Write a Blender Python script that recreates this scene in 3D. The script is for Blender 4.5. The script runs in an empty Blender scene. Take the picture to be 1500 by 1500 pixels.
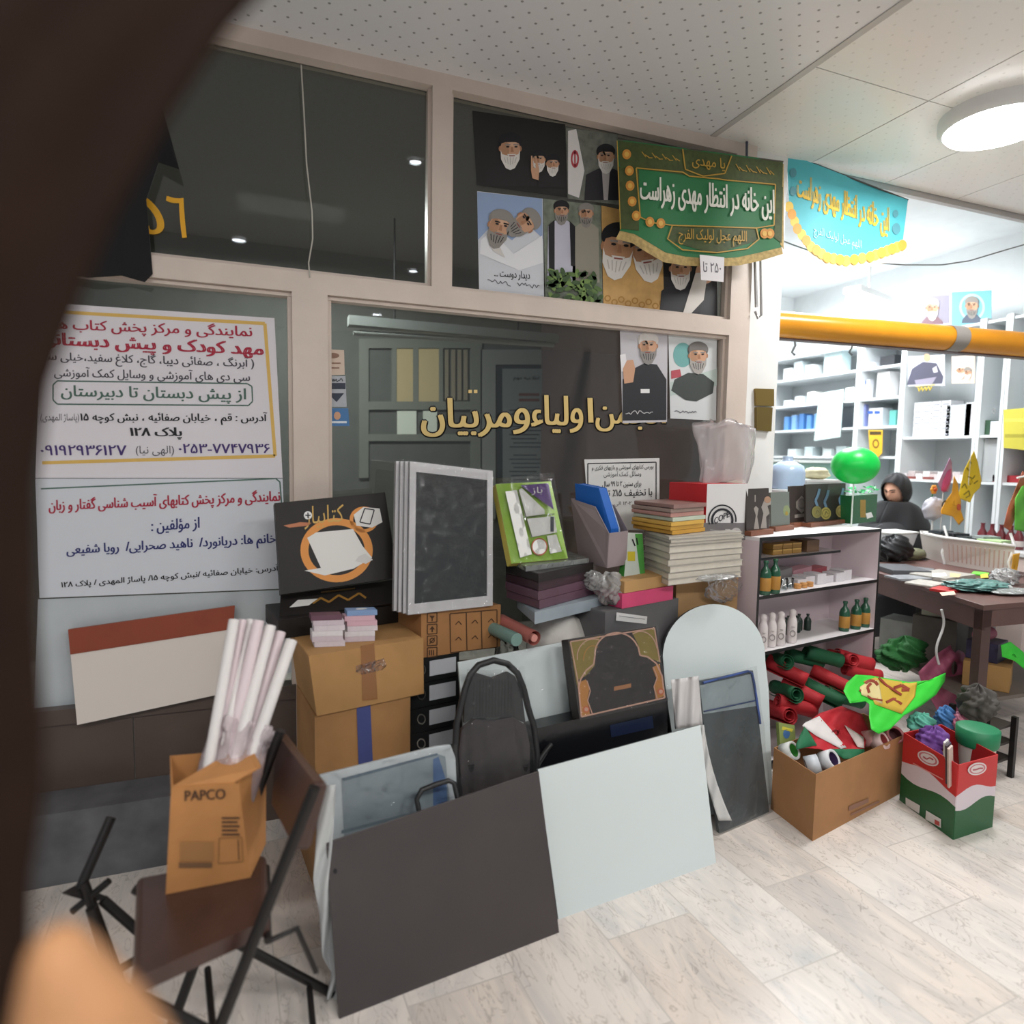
import bpy, math, random
import numpy as np
from mathutils import Vector as V, Matrix
from mathutils.geometry import interpolate_bezier, delaunay_2d_cdt
random.seed(7)
sc = bpy.context.scene
COL = sc.collection
# ------------------------------------------------------------------ camera
CAM = V((0, 0, 1.45)); FL = 957.0
_y, _p, _r = math.radians(21.1), math.radians(4.7), math.radians(.9)
FW = V((math.sin(_y) * math.cos(_p), math.cos(_y) * math.cos(_p), -math.sin(_p)))
_R0 = V((math.cos(_y), -math.sin(_y), 0)); _U0 = _R0.cross(FW)
RT = _R0 * math.cos(_r) + _U0 * math.sin(_r); UP = -_R0 * math.sin(_r) + _U0 * math.cos(_r)
cd = bpy.data.cameras.new('camera'); cam = bpy.data.objects.new('camera', cd); COL.objects.link(cam)
cam.matrix_world = Matrix(((RT.x, UP.x, -FW.x, CAM.x), (RT.y, UP.y, -FW.y, CAM.y), (RT.z, UP.z, -FW.z, CAM.z), (0, 0, 0, 1)))
cd.sensor_width = 36; cd.lens = FL * 36 / 1500; cd.clip_start = .02; cd.clip_end = 60
cd.dof.use_dof = True; cd.dof.focus_distance = 2.9; cd.dof.aperture_fstop = 1.6
sc.camera = cam
# ------------------------------------------------------------------ light and exposure
sc.view_settings.view_transform = 'Standard'; sc.view_settings.look = 'None'
sc.view_settings.gamma = 1; sc.view_settings.use_curve_mapping = False
sc.view_settings.exposure = 0.0
w = bpy.data.worlds.new('world'); sc.world = w; w.use_nodes = True
w.node_tree.nodes['Background'].inputs[0].default_value = (.86, .93, 1, 1)
w.node_tree.nodes['Background'].inputs[1].default_value = .35
def area(name, loc, sx, sy, power, col=(1, .98, .96), rot=(0, 0, 0)):
    l = bpy.data.lights.new(name, 'AREA'); l.shape = 'RECTANGLE'; l.size = sx; l.size_y = sy; l.energy = power; l.color = col
    o = bpy.data.objects.new(name, l); COL.objects.link(o); o.location = loc; o.rotation_euler = rot; return o
FILL_PANELS = [(-1.1, -.95), (.7, -.95), (2.5, -.95)]          # unseen ceiling panels added behind the photographer for even light
for i, (x, y) in enumerate(FILL_PANELS): area('lamp_or_fill_light', (x, y, 2.9), 1.1, .28, 38)
area('lamp_or_fill_light', (2.98, 2.0, 2.87), .42, .3, 26, (1, 1, 1))   # passage panel near the column
for x, y in ((3.6, 3.5), (4.4, 4.6)): area('lamp_or_fill_light', (x, y, 3.1), 1.0, .5, 66, (.95, .98, 1))
# ------------------------------------------------------------------ pixel rays to world points
def ray(px, py): return FW + RT * ((px - 750) / FL) - UP * ((py - 750) / FL)
def P(px, py, Y): d = ray(px, py); return CAM + d * (Y / d.y)
def G(px, py, Z=0.): d = ray(px, py); return CAM + d * ((Z - CAM.z) / d.z)
def S(px, py, X): d = ray(px, py); return CAM + d * (X / d.x)
# ------------------------------------------------------------------ materials
def lin(h):
    h = h.lstrip('#'); c = [int(h[i:i + 2], 16) / 255 for i in (0, 2, 4)]
    return tuple((x / 12.92 if x <= .04045 else ((x + .055) / 1.055) ** 2.4) for x in c) + (1,)
_M = {}
def M(col, rough=.55, metal=0, var=0, scale=8, bump=0, bscale=60, emit=0, sheen=0, spec=.5, coat=0, trans=0):
    key = (col, rough, metal, var, scale, bump, bscale, emit, sheen, spec, coat, trans)
    if key in _M: return _M[key]
    m = bpy.data.materials.new('surface_' + col.lstrip('#')); m.use_nodes = True
    nt = m.node_tree; b = nt.nodes['Principled BSDF']; c = lin(col)
    b.inputs['Base Color'].default_value = c; b.inputs['Roughness'].default_value = rough; b.inputs['Metallic'].default_value = metal
    b.inputs['Specular IOR Level'].default_value = spec; b.inputs['Coat Weight'].default_value = coat
    b.inputs['Sheen Weight'].default_value = sheen; b.inputs['Transmission Weight'].default_value = trans
    if emit:
        b.inputs['Emission Color'].default_value = c; b.inputs['Emission Strength'].default_value = emit
    tc = nt.nodes.new('ShaderNodeTexCoord')
    if var:
        n = nt.nodes.new('ShaderNodeTexNoise'); n.inputs['Scale'].default_value = scale; n.inputs['Detail'].default_value = 5
        nt.links.new(tc.outputs['Object'], n.inputs['Vector'])
        r = nt.nodes.new('ShaderNodeValToRGB'); e = r.color_ramp.elements
        e[0].position = .3; e[1].position = .7
        e[0].color = tuple(x * (1 - var) for x in c[:3]) + (1,); e[1].color = tuple(min(1, x * (1 + var)) for x in c[:3]) + (1,)
        nt.links.new(n.outputs['Fac'], r.inputs[0]); nt.links.new(r.outputs[0], b.inputs['Base Color'])
    if bump:
        n = nt.nodes.new('ShaderNodeTexNoise'); n.inputs['Scale'].default_value = bscale; n.inputs['Detail'].default_value = 3
        nt.links.new(tc.outputs['Object'], n.inputs['Vector'])
        bp = nt.nodes.new('ShaderNodeBump'); bp.inputs['Strength'].default_value = bump; bp.inputs['Distance'].default_value = .01
        nt.links.new(n.outputs['Fac'], bp.inputs['Height']); nt.links.new(bp.outputs[0], b.inputs['Normal'])
    _M[key] = m; return m
def clear(name, tint, opac, rough=.08, bump=0, bscale=25, body=None, bodyw=0, ior=1.45):
    """thin clear sheet: see-through with a fresnel sheen; body = milky part of thin plastic"""
    m = bpy.data.materials.new(name); m.use_nodes = True; nt = m.node_tree; N = nt.nodes; N.remove(N['Principled BSDF'])
    out = N['Material Output']; t = N.new('ShaderNodeBsdfTransparent'); t.inputs[0].default_value = lin(tint)
    g = N.new('ShaderNodeBsdfGlossy'); g.inputs['Roughness'].default_value = rough; g.inputs[0].default_value = (1, 1, 1, 1)
    fr = N.new('ShaderNodeFresnel'); fr.inputs[0].default_value = ior
    ma = N.new('ShaderNodeMath'); ma.operation = 'MULTIPLY_ADD'; ma.inputs[1].default_value = 1.0; ma.inputs[2].default_value = opac; ma.use_clamp = True
    nt.links.new(fr.outputs[0], ma.inputs[0])
    base = t.outputs[0]
    if body:
        d = N.new('ShaderNodeBsdfDiffuse'); d.inputs[0].default_value = lin(body); mb = N.new('ShaderNodeMixShader'); mb.inputs[0].default_value = bodyw
        nt.links.new(t.outputs[0], mb.inputs[1]); nt.links.new(d.outputs[0], mb.inputs[2]); base = mb.outputs[0]
    mx = N.new('ShaderNodeMixShader'); nt.links.new(ma.outputs[0], mx.inputs[0]); nt.links.new(base, mx.inputs[1]); nt.links.new(g.outputs[0], mx.inputs[2])
    nt.links.new(mx.outputs[0], out.inputs[0])
    if bump:
        tc = N.new('ShaderNodeTexCoord'); n = N.new('ShaderNodeTexNoise'); n.inputs['Scale'].default_value = bscale; n.inputs['Detail'].default_value = 4; n.inputs['Distortion'].default_value = 1.2
        bp = N.new('ShaderNodeBump'); bp.inputs['Strength'].default_value = bump; bp.inputs['Distance'].default_value = .03
        nt.links.new(tc.outputs['Object'], n.inputs['Vector']); nt.links.new(n.outputs['Fac'], bp.inputs['Height']); nt.links.new(bp.outputs[0], g.inputs['Normal']); nt.links.new(bp.outputs[0], fr.inputs['Normal'])
    return m
WHITE = M('#e4e4e2', .5); BLACK = M('#141414', .45); CREAM = M('#cfc0b4', .38, var=.06, scale=5, bump=.05); CARD = M('#a9804f', .8, var=.1, scale=7)
PINKWHITE = M('#d9c9cd', .5); RED = M('#c4242c', .6); GREEN = M('#1c7a42', .6); GREY = M('#8e8e8e', .5); INK = M('#1a1a20', .7)
GLASS = clear('window_glass', '#d3d8d6', .0, .015, ior=1.5)
WRAP = clear('plastic_wrap', '#f6f6f6', .0, .06, bump=.35, bscale=22, body='#d8dcdc', bodyw=.02, ior=1.33)
MILKY = clear('milky_plastic', '#eeeeee', .05, .2, bump=.9, bscale=18, body='#c4c4c2', bodyw=.4)
# ------------------------------------------------------------------ Arabic script shaping (joined letter forms, right to left)
_F = {}
def _reg(ch, iso, n): _F[ch] = [chr(iso + i) for i in range(n)]
for ch, iso, n in [('ا', 0xFE8D, 2), ('آ', 0xFE81, 2), ('ب', 0xFE8F, 4), ('پ', 0xFB56, 4), ('ت', 0xFE95, 4), ('ث', 0xFE99, 4), ('ج', 0xFE9D, 4), ('چ', 0xFB7A, 4), ('ح', 0xFEA1, 4), ('خ', 0xFEA5, 4), ('د', 0xFEA9, 2), ('ذ', 0xFEAB, 2), ('ر', 0xFEAD, 2), ('ز', 0xFEAF, 2), ('ژ', 0xFB8A, 2), ('س', 0xFEB1, 4), ('ش', 0xFEB5, 4), ('ص', 0xFEB9, 4), ('ض', 0xFEBD, 4), ('ط', 0xFEC1, 4), ('ظ', 0xFEC5, 4), ('ع', 0xFEC9, 4), ('غ', 0xFECD, 4), ('ف', 0xFED1, 4), ('ق', 0xFED5, 4), ('ک', 0xFB8E, 4), ('گ', 0xFB92, 4), ('ل', 0xFEDD, 4), ('م', 0xFEE1, 4), ('ن', 0xFEE5, 4), ('و', 0xFEED, 2), ('ه', 0xFEE9, 4), ('ی', 0xFBFC, 4), ('ئ', 0xFE89, 4), ('ؤ', 0xFE85, 2), ('ء', 0xFE80, 1)]: _reg(ch, iso, n)
_LA = [chr(0xFEFB), chr(0xFEFC)]
def shape(s):
    out = []; i = 0; joined = False
    while i < len(s):
        c = s[i]
        if c not in _F: out.append(c); joined = False; i += 1; continue
        if c == 'ل' and i + 1 < len(s) and s[i + 1] == 'ا':
            out.append(_LA[1 if joined else 0]); joined = False; i += 2; continue
        f = _F[c]; nxt = i + 1 < len(s) and s[i + 1] in _F and s[i + 1] != 'ء'
        if len(f) == 4: out.append(f[3] if joined and nxt else f[2] if nxt else f[1] if joined else f[0]); joined = nxt
        elif len(f) == 2: out.append(f[1] if joined else f[0]); joined = False
        else: out.append(f[0]); joined = False
        i += 1
    out.reverse(); r = []; run = []
    for c in out:                       # digits keep their own left-to-right order
        if c.isdigit() or (c == '-' and run): run.append(c)
        else: r += run[::-1]; run = []; r.append({'(': ')', ')': '('}.get(c, c))
    return ''.join(r + run[::-1])
_T = {}
def glyphs(s):
    """outline the lettering, then triangulate it by winding so that overlapping strokes stay filled"""
    if s in _T: return _T[s]
    c = bpy.data.curves.new('lettering', 'FONT'); c.body = shape(s) if any(ch in _F or '۰' <= ch <= '۹' for ch in s) else s
    o = bpy.data.objects.new('lettering', c); COL.objects.link(o); bpy.context.view_layer.update()
    dg = bpy.context.evaluated_depsgraph_get(); cu = o.evaluated_get(dg).to_curve(dg); polys = []
    for sp in cu.splines:
        bp = sp.bezier_points; L = []
        for a, e in zip(bp, list(bp[1:]) + [bp[0]]): L += [(p.x, p.y) for p in interpolate_bezier(a.co, a.handle_right, e.handle_left, e.co, 4)[:-1]]
        if len(L) > 2: polys.append(L)
    o.evaluated_get(dg).to_curve_clear(); bpy.data.objects.remove(o); bpy.data.curves.remove(c)
    vin = [V(p) for L in polys for p in L]; ed = []; k = 0
    for L in polys: ed += [(k + i, k + (i + 1) % len(L)) for i in range(len(L))]; k += len(L)
    vs, _, fs = delaunay_2d_cdt(vin, ed, [], 0, 1e-5, False)[:3]
    A = np.array([vin[a][:] for a, _ in ed]); D = np.array([vin[b][:] for _, b in ed]); X = np.array([v[:] for v in vs]); keep = []
    F = np.array([list(f) for f in fs if len(f) == 3]); Cn = X[F].mean(axis=1); W = np.zeros(len(F))
    for q in range(0, len(F), 800):
        x, y = Cn[q:q + 800, 0:1], Cn[q:q + 800, 1:2]; cr = (D[:, 0] - A[:, 0]) * (y - A[:, 1]) - (x - A[:, 0]) * (D[:, 1] - A[:, 1])
        W[q:q + 800] = ((A[:, 1] <= y) & (D[:, 1] > y) & (cr > 0)).sum(1) - ((A[:, 1] > y) & (D[:, 1] <= y) & (cr < 0)).sum(1)
    F = [tuple(int(t) for t in f) for f in F[W != 0]]
    lo, hi = X.min(0), X.max(0); r = [tuple((p - lo) / (hi - lo)) for p in X]
    _T[s] = (r, F); return _T[s]
# ------------------------------------------------------------------ surfaces that carry print
LAY = .0007
class Pl:
    """a plane in the place; art on it is given by the direction it is seen in"""
    def __init__(s, a, b, c):
        s.o = a; n = (b - a).cross(c - a).normalized(); s.n = n if n.dot(CAM - a) > 0 else -n
    def at(s, px, py, lay=0):
        d = ray(px, py); return CAM + d * ((s.o - CAM).dot(s.n) / d.dot(s.n)) + s.n * (lay * LAY)
class Uv:
    """a curved or flat sheet fn(u, v) -> point; art in 0..1 coordinates, v upwards"""
    def __init__(s, fn): s.fn = fn
    def at(s, u, v, lay=0):
        p = s.fn(u, v); e = .01; n = (s.fn(u + e, v) - p).cross(s.fn(u, v + e) - p).normalized()
        return p + n * (lay * LAY)
class B:
    def __init__(s): s.v = []; s.f = []; s.m = []; s.s = []; s.mats = []
    def mi(s, m):
        if m not in s.mats: s.mats.append(m)
        return s.mats.index(m)
    def add(s, vs, fs, m, smooth=False):
        o = len(s.v); s.v += [V(p) for p in vs]; k = s.mi(m)
        for f in fs: s.f.append([o + i for i in f]); s.m.append(k); s.s.append(smooth)
        return s
    def hexa(s, q, d, m, side=None):
        """q: front bl br tr tl; d: offset to the back (vector) """
        k = [p + (d if isinstance(d, V) else d[i]) for i, p in enumerate(q)]
        s.add(list(q) + k, [(0, 1, 2, 3)], m)
        s.add(list(q) + k, [(5, 4, 7, 6), (4, 0, 3, 7), (1, 5, 6, 2), (3, 2, 6, 7), (4, 5, 1, 0)], side or m); return s
    def box(s, c, sx, sy, sz, m, rz=0, side=None):
        """c: centre of the bottom"""
        a, b = math.cos(rz), math.sin(rz); c = V(c)
        def t(x, y, z): return V((c.x + x * a - y * b, c.y + x * b + y * a, c.z + z))
        h, g = sx / 2, sy / 2
        return s.hexa([t(-h, -g, 0), t(h, -g, 0), t(h, -g, sz), t(-h, -g, sz)], t(0, sy, 0) - t(0, 0, 0), m, side)
    def tube(s, pts, r, m, n=8, closed=False, cap=True):
        pts = [V(p) for p in pts]; N = len(pts); rs = r if isinstance(r, (list, tuple)) else [r] * N
        vs = []; prev = None
        for i, p in enumerate(pts):
            a = pts[(i - 1) % N] if (closed or i > 0) else p; b = pts[(i + 1) % N] if (closed or i < N - 1) else p
            t = (b - a).normalized()
            if prev is None: x = t.orthogonal().normalized()
            else:
                x = prev - t * prev.dot(t); x = x.normalized() if x.length > 1e-6 else t.orthogonal().normalized()
            prev = x; y = t.cross(x)
            for k in range(n):
                an = 2 * math.pi * k / n; vs.append(p + (x * math.cos(an) + y * math.sin(an)) * rs[i])
        fs = []
        for i in range(N if closed else N - 1):
            j = (i + 1) % N
            for k in range(n): fs.append((i * n + k, i * n + (k + 1) % n, j * n + (k + 1) % n, j * n + k))
        s.add(vs, fs, m, True)
        if cap and not closed: s.add(vs[:n], [tuple(range(n))[::-1]], m); s.add(vs[-n:], [tuple(range(n))], m)
        return s
    def cyl(s, a, b, r, m, n=14, r1=None): return s.tube([a, b], [r, r if r1 is None else r1], m, n)
    def lathe(s, c, prof, m, n=16, ax=V((0, 0, 1)), sq=1.0, caps=True):
        """prof: (radius, height) upwards"""
        c = V(c); ax = ax.normalized(); x = (V((1, 0, 0)) if abs(ax.x) < .9 else V((0, 1, 0))); x = (x - ax * x.dot(ax)).normalized(); y = ax.cross(x)
        vs = [c + ax * h + (x * math.cos(2 * math.pi * k / n) + y * math.sin(2 * math.pi * k / n) * sq) * r for r, h in prof for k in range(n)]
        fs = [(i * n + k, i * n + (k + 1) % n, (i + 1) * n + (k + 1) % n, (i + 1) * n + k) for i in range(len(prof) - 1) for k in range(n)]
        s.add(vs, fs, m, True)
        if caps and prof[0][0] > 1e-5: s.add(vs[:n], [tuple(range(n))[::-1]], m)
        if caps and prof[-1][0] > 1e-5: s.add(vs[-n:], [tuple(range(n))], m)
        return s
    def ell(s, c, rx, ry, rz, m, n=20, k=12, fn=None):
        c = V(c); vs = []
        for i in range(k + 1):
            th = math.pi * i / k
            for j in range(n):
                ph = 2 * math.pi * j / n; d = V((math.sin(th) * math.cos(ph), math.sin(th) * math.sin(ph), -math.cos(th)))
                q = fn(d) if fn else 1
                vs.append(c + V((d.x * rx, d.y * ry, d.z * rz)) * q)
        s.add(vs, [(i * n + j, i * n + (j + 1) % n, (i + 1) * n + (j + 1) % n, (i + 1) * n + j) for i in range(k) for j in range(n)], m, True); return s
    def sheet(s, fn, nu, nv, m, smooth=True):
        vs = [fn(i / nu, j / nv) for j in range(nv + 1) for i in range(nu + 1)]; a = nu + 1
        s.add(vs, [(j * a + i, j * a + i + 1, (j + 1) * a + i + 1, (j + 1) * a + i) for j in range(nv) for i in range(nu)], m, smooth); return s
    # ---- print
    def poly(s, Q, pts, m, lay=1): s.add([Q.at(x, y, lay) for x, y in pts], [tuple(range(len(pts)))], m); return s
    def rect(s, Q, x0, y0, x1, y1, m, lay=1): return s.poly(Q, [(x0, y0), (x1, y0), (x1, y1), (x0, y1)], m, lay)
    def disc(s, Q, cx, cy, rx, ry, m, lay=1, n=28, hole=0, rot=0):
        def e(k, q):
            a = 2 * math.pi * k / n; x, y = rx * q * math.cos(a), ry * q * math.sin(a); c, d = math.cos(rot), math.sin(rot); return Q.at(cx + x * c - y * d, cy + x * d + y * c, lay)
        if not hole: s.add([e(k, 1) for k in range(n)], [tuple(range(n))], m)
        else: s.add([e(k, 1) for k in range(n)] + [e(k, hole) for k in range(n)], [(k, (k + 1) % n, n + (k + 1) % n, n + k) for k in range(n)], m)
        return s
    def line(s, Q, pts, wd, m, lay=1):
        for (x0, y0), (x1, y1) in zip(pts, pts[1:]):
            l = math.hypot(x1 - x0, y1 - y0) or 1; nx, ny = -(y1 - y0) / l * wd / 2, (x1 - x0) / l * wd / 2
            s.poly(Q, [(x0 + nx, y0 + ny), (x1 + nx, y1 + ny), (x1 - nx, y1 - ny), (x0 - nx, y0 - ny)], m, lay)
        return s
    def text(s, Q, t, x0, y0, x1, y1, h, m, lay=2, bold=0.0, down=True, h1=None):
        """top-left (x0,y0), top-right (x1,y1), height h at the left and h1 at the right"""
        vs, fs = glyphs(t); h1 = h if h1 is None else h1; sg = 1 if down else -1
        for k, e in enumerate((-bold * abs(h) * .45, bold * abs(h) * .45) if bold else (0,)):
            s.add([Q.at(x0 + (x1 - x0) * a + e, y0 + (y1 - y0) * a + sg * (1 - b) * (h + (h1 - h) * a), lay + k * .4) for a, b in vs], fs, m)
        return s
class Cy:
    """a hanging cloth whose distance varies: Y = fy(px, py)"""
    def __init__(s, fy): s.fy = fy
    def at(s, px, py, lay=0): return P(px, py, s.fy(px, py) - lay * LAY)
def strip(b, Q, top, bot, m, lay=1, n=24, k=4):
    """band between two lines of seen directions, subdivided to follow a cloth"""
    def on(l, u):
        x = u * (len(l) - 1); i = min(int(x), len(l) - 2); f = x - i; return (l[i][0] * (1 - f) + l[i + 1][0] * f, l[i][1] * (1 - f) + l[i + 1][1] * f)
    def fn(u, v): (x0, y0), (x1, y1) = on(bot, u), on(top, u); return Q.at(x0 + (x1 - x0) * v, y0 + (y1 - y0) * v, lay)
    b.sheet(fn, n, k, m); return b
LOC = {}
def build(b, name, parent=None, bev=0, solid=0, sub=0, org=None, seg=2):
    me = bpy.data.meshes.new(name); n = len(b.v)
    lo = [min(p[i] for p in b.v) for i in range(3)]; hi = [max(p[i] for p in b.v) for i in range(3)]
    o3 = V(org) if org else V(((lo[0] + hi[0]) / 2, (lo[1] + hi[1]) / 2, lo[2]))
    me.from_pydata([p - o3 for p in b.v], [], b.f)
    for m in b.mats: me.materials.append(m)
    for p, k, sm in zip(me.polygons, b.m, b.s): p.material_index = k; p.use_smooth = sm
    me.update(); o = bpy.data.objects.new(name, me); COL.objects.link(o); LOC[o] = o3
    if parent is not None: o.parent = parent; o.location = o3 - LOC[parent]
    else: o.location = o3
    if solid:
        q = o.modifiers.new('thickness', 'SOLIDIFY'); q.thickness = solid; q.offset = 0
    if bev:
        q = o.modifiers.new('edge', 'BEVEL'); q.width = bev; q.segments = seg; q.limit_method = 'ANGLE'; q.angle_limit = math.radians(50)
    if sub:
        q = o.modifiers.new('smooth', 'SUBSURF'); q.levels = sub; q.render_levels = sub
    return o
def tag(o, label, cat, group=None):
    o['label'] = label; o['category'] = cat
    if group: o['group'] = group
    return o
def T(name, loc, label, cat, group=None):
    o = bpy.data.objects.new(name, None); COL.objects.link(o); o.empty_display_size = .05; o.location = loc; LOC[o] = V(loc); return tag(o, label, cat, group)
def one(b, name, label, cat, group=None, **k): return tag(build(b, name, **k), label, cat, group)
def struct(b, name, parent=None, **k):
    o = build(b, name, parent, **k)
    if parent is None: o['kind'] = 'structure'
    return o
def dup(root, loc, rz=0, label=None, group=None):
    r = root.copy(); COL.objects.link(r); r.location = loc; r.rotation_euler = (0, 0, rz)
    if label: r['label'] = label
    if group: r['group'] = group
    for ch in list(root.children):
        c = ch.copy(); COL.objects.link(c); c.parent = r
        for g in list(ch.children):
            e = g.copy(); COL.objects.link(e); e.parent = c
    return r
def quad(cs): return [P(*c) for c in cs]       # four (px, py, Y): bl br tr tl
def slab(b, cs, th, m, side=None, pts=None):
    """a board with a seen front face and thickness th away from the viewer; returns its printable plane"""
    q = pts or quad(cs); n = (q[1] - q[0]).cross(q[3] - q[0]).normalized()
    if n.dot(CAM - q[0]) < 0: n = -n
    d = q[2] - CAM; q = [q[0], q[1], CAM + d * ((q[0] - CAM).dot(n) / d.dot(n)), q[3]]   # keep the face flat
    b.hexa(q, -n * th, m, side); return Pl(q[0], q[1], q[3])
# ================================================================== THE SETTING
Z0 = 2.96; YW = 2.70
def floor_mat():
    m = bpy.data.materials.new('marble_floor'); m.use_nodes = True; nt = m.node_tree; N = nt.nodes; L = nt.links; b = N['Principled BSDF']
    tc = N.new('ShaderNodeTexCoord'); mp = N.new('ShaderNodeMapping'); mp.inputs['Rotation'].default_value = (0, 0, math.radians(-93)); mp.inputs['Location'].default_value = (.1, .02, 0)
    L.new(tc.outputs['Object'], mp.inputs[0])
    br = N.new('ShaderNodeTexBrick'); br.inputs['Scale'].default_value = 1; br.inputs['Brick Width'].default_value = .62; br.inputs['Row Height'].default_value = .31
    br.inputs['Mortar Size'].default_value = .0022; br.inputs['Color1'].default_value = (0, 0, 0, 1); br.inputs['Color2'].default_value = (1, 1, 1, 1); br.inputs['Mortar'].default_value = (.5, .5, .5, 1)
    L.new(mp.outputs[0], br.inputs[0])
    # veins, shifted from tile to tile
    ad = N.new('ShaderNodeVectorMath'); ad.operation = 'MULTIPLY_ADD'; ad.inputs[1].default_value = (7, 5, 3)
    L.new(br.outputs['Color'], ad.inputs[0]); L.new(mp.outputs[0], ad.inputs[2])
    st = N.new('ShaderNodeMapping'); st.inputs['Scale'].default_value = (.9, 2.6, 1); st.inputs['Rotation'].default_value = (0, 0, .35); L.new(ad.outputs[0], st.inputs[0])
    n1 = N.new('ShaderNodeTexNoise'); n1.inputs['Scale'].default_value = 2.4; n1.inputs['Detail'].default_value = 9; n1.inputs['Roughness'].default_value = .62; n1.inputs['Distortion'].default_value = 1.6; L.new(st.outputs[0], n1.inputs['Vector'])
    r1 = N.new('ShaderNodeValToRGB'); e = r1.color_ramp.elements; e[0].position = .28; e[0].color = lin('#c6c5c4'); e[1].position = .62; e[1].color = lin('#e6dfd8')
    x = r1.color_ramp.elements.new(.44); x.color = lin('#d6d1cc')
    L.new(n1.outputs['Fac'], r1.inputs[0])
    n2 = N.new('ShaderNodeTexNoise'); n2.inputs['Scale'].default_value = 5; n2.inputs['Detail'].default_value = 8; n2.inputs['Distortion'].default_value = 2.2; L.new(st.outputs[0], n2.inputs['Vector'])
    r2 = N.new('ShaderNodeValToRGB'); e = r2.color_ramp.elements; e[0].position = .485; e[0].color = (1, 1, 1, 1); e[1].position = .515; e[1].color = (1, 1, 1, 1); x = r2.color_ramp.elements.new(.5); x.color = lin('#b0aaa4')
    L.new(n2.outputs['Fac'], r2.inputs[0])
    mu = N.new('ShaderNodeMixRGB'); mu.blend_type = 'MULTIPLY'; mu.inputs[0].default_value = .55; L.new(r1.outputs[0], mu.inputs[1]); L.new(r2.outputs[0], mu.inputs[2])
    tn = N.new('ShaderNodeMixRGB'); tn.blend_type = 'MULTIPLY'; tn.inputs[2].default_value = lin('#f4ede8'); L.new(br.outputs['Color'], tn.inputs[0]); L.new(mu.outputs[0], tn.inputs[1])
    mo = N.new('ShaderNodeMixRGB'); mo.inputs[2].default_value = lin('#c2bbb4'); L.new(br.outputs['Fac'], mo.inputs[0]); L.new(tn.outputs[0], mo.inputs[1]); L.new(mo.outputs[0], b.inputs['Base Color'])
    b.inputs['Roughness'].default_value = .22; b.inputs['Specular IOR Level'].default_value = .4
    return m
def ceil_mat(dotcol, base, cell):
    m = bpy.data.materials.new('ceiling_panels'); m.use_nodes = True; nt = m.node_tree; N = nt.nodes; L = nt.links; b = N['Principled BSDF']
    tc = N.new('ShaderNodeTexCoord'); mp = N.new('ShaderNodeMapping'); mp.inputs['Scale'].default_value = (1 / cell,) * 3; mp.inputs['Rotation'].default_value = (0, 0, math.radians(45)); L.new(tc.outputs['Object'], mp.inputs[0])
    fr = N.new('ShaderNodeVectorMath'); fr.operation = 'FRACTION'; L.new(mp.outputs[0], fr.inputs[0])
    sb = N.new('ShaderNodeVectorMath'); sb.operation = 'SUBTRACT'; sb.inputs[1].default_value = (.5, .5, 0); L.new(fr.outputs[0], sb.inputs[0])
    ml = N.new('ShaderNodeVectorMath'); ml.operation = 'MULTIPLY'; ml.inputs[1].default_value = (1, 1, 0); L.new(sb.outputs[0], ml.inputs[0])
    ln = N.new('ShaderNodeVectorMath'); ln.operation = 'LENGTH'; L.new(ml.outputs[0], ln.inputs[0])
    lt = N.new('ShaderNodeMath'); lt.operation = 'LESS_THAN'; lt.inputs[1].default_value = .085; L.new(ln.outputs['Value'], lt.inputs[0])
    mx = N.new('ShaderNodeMixRGB'); mx.inputs[1].default_value = lin(base); mx.inputs[2].default_value = lin(dotcol); L.new(lt.outputs[0], mx.inputs[0]); L.new(mx.outputs[0], b.inputs['Base Color'])
    b.inputs['Roughness'].default_value = .28; return m
b = B().box((2.5, 1.5, -.1), 13, 11, .1, floor_mat()); struct(b, 'floor')
CA = ceil_mat('#8c8b8a', '#e0e0e1', .06); CB = ceil_mat('#d9d7d2', '#e8e6e2', .06)
b = B()
b.box((-.51, -.15, Z0), 4.98, 5.7, .1, CA); b.box((1.99, -.15, Z0 - .004), .03, 5.7, .1, M('#b9b6b2', .3))
xs = [2.005, 2.62, 3.17, 3.72, 4.3, 4.9, 5.5, 6.1]
for x0, x1 in zip(xs, xs[1:]):
    for y0, y1 in ((-3, -1.2), (-1.195, .4), (.405, 2.045), (2.05, 2.7)): b.box(((x0 + x1) / 2, (y0 + y1) / 2, Z0), x1 - x0 - .006, y1 - y0, .1, CB)
b.box((4.06, -.15, Z0 + .01), 4.1, 5.7, .09, M('#6f6c68', .6))
struct(b, 'ceiling')
# edge strip where the passage ceiling stops over the shop front
b = B().box((4.3, 2.72, Z0 - .03), 3.7, .03, .14, M('#b5b2ae', .4)); struct(b, 'trim_1')
# shop interior behind the opening on the right
WALLW = M('#dfe3e4', .6, var=.03)
b = B().box((4.2, 4.2, 3.25), 3.8, 3.1, .1, WALLW); struct(b, 'ceiling_shop')
b = B().box((5.55, 4.2, 0), .1, 3.1, 3.25, WALLW); struct(b, 'wall_right')
b = B().box((4.2, 5.8, 0), 3.8, .1, 3.25, WALLW); struct(b, 'wall_back')
b = B().box((4.3, 2.76, Z0 + .04), 3.7, .04, .3, WALLW); struct(b, 'wall_header')
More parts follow.
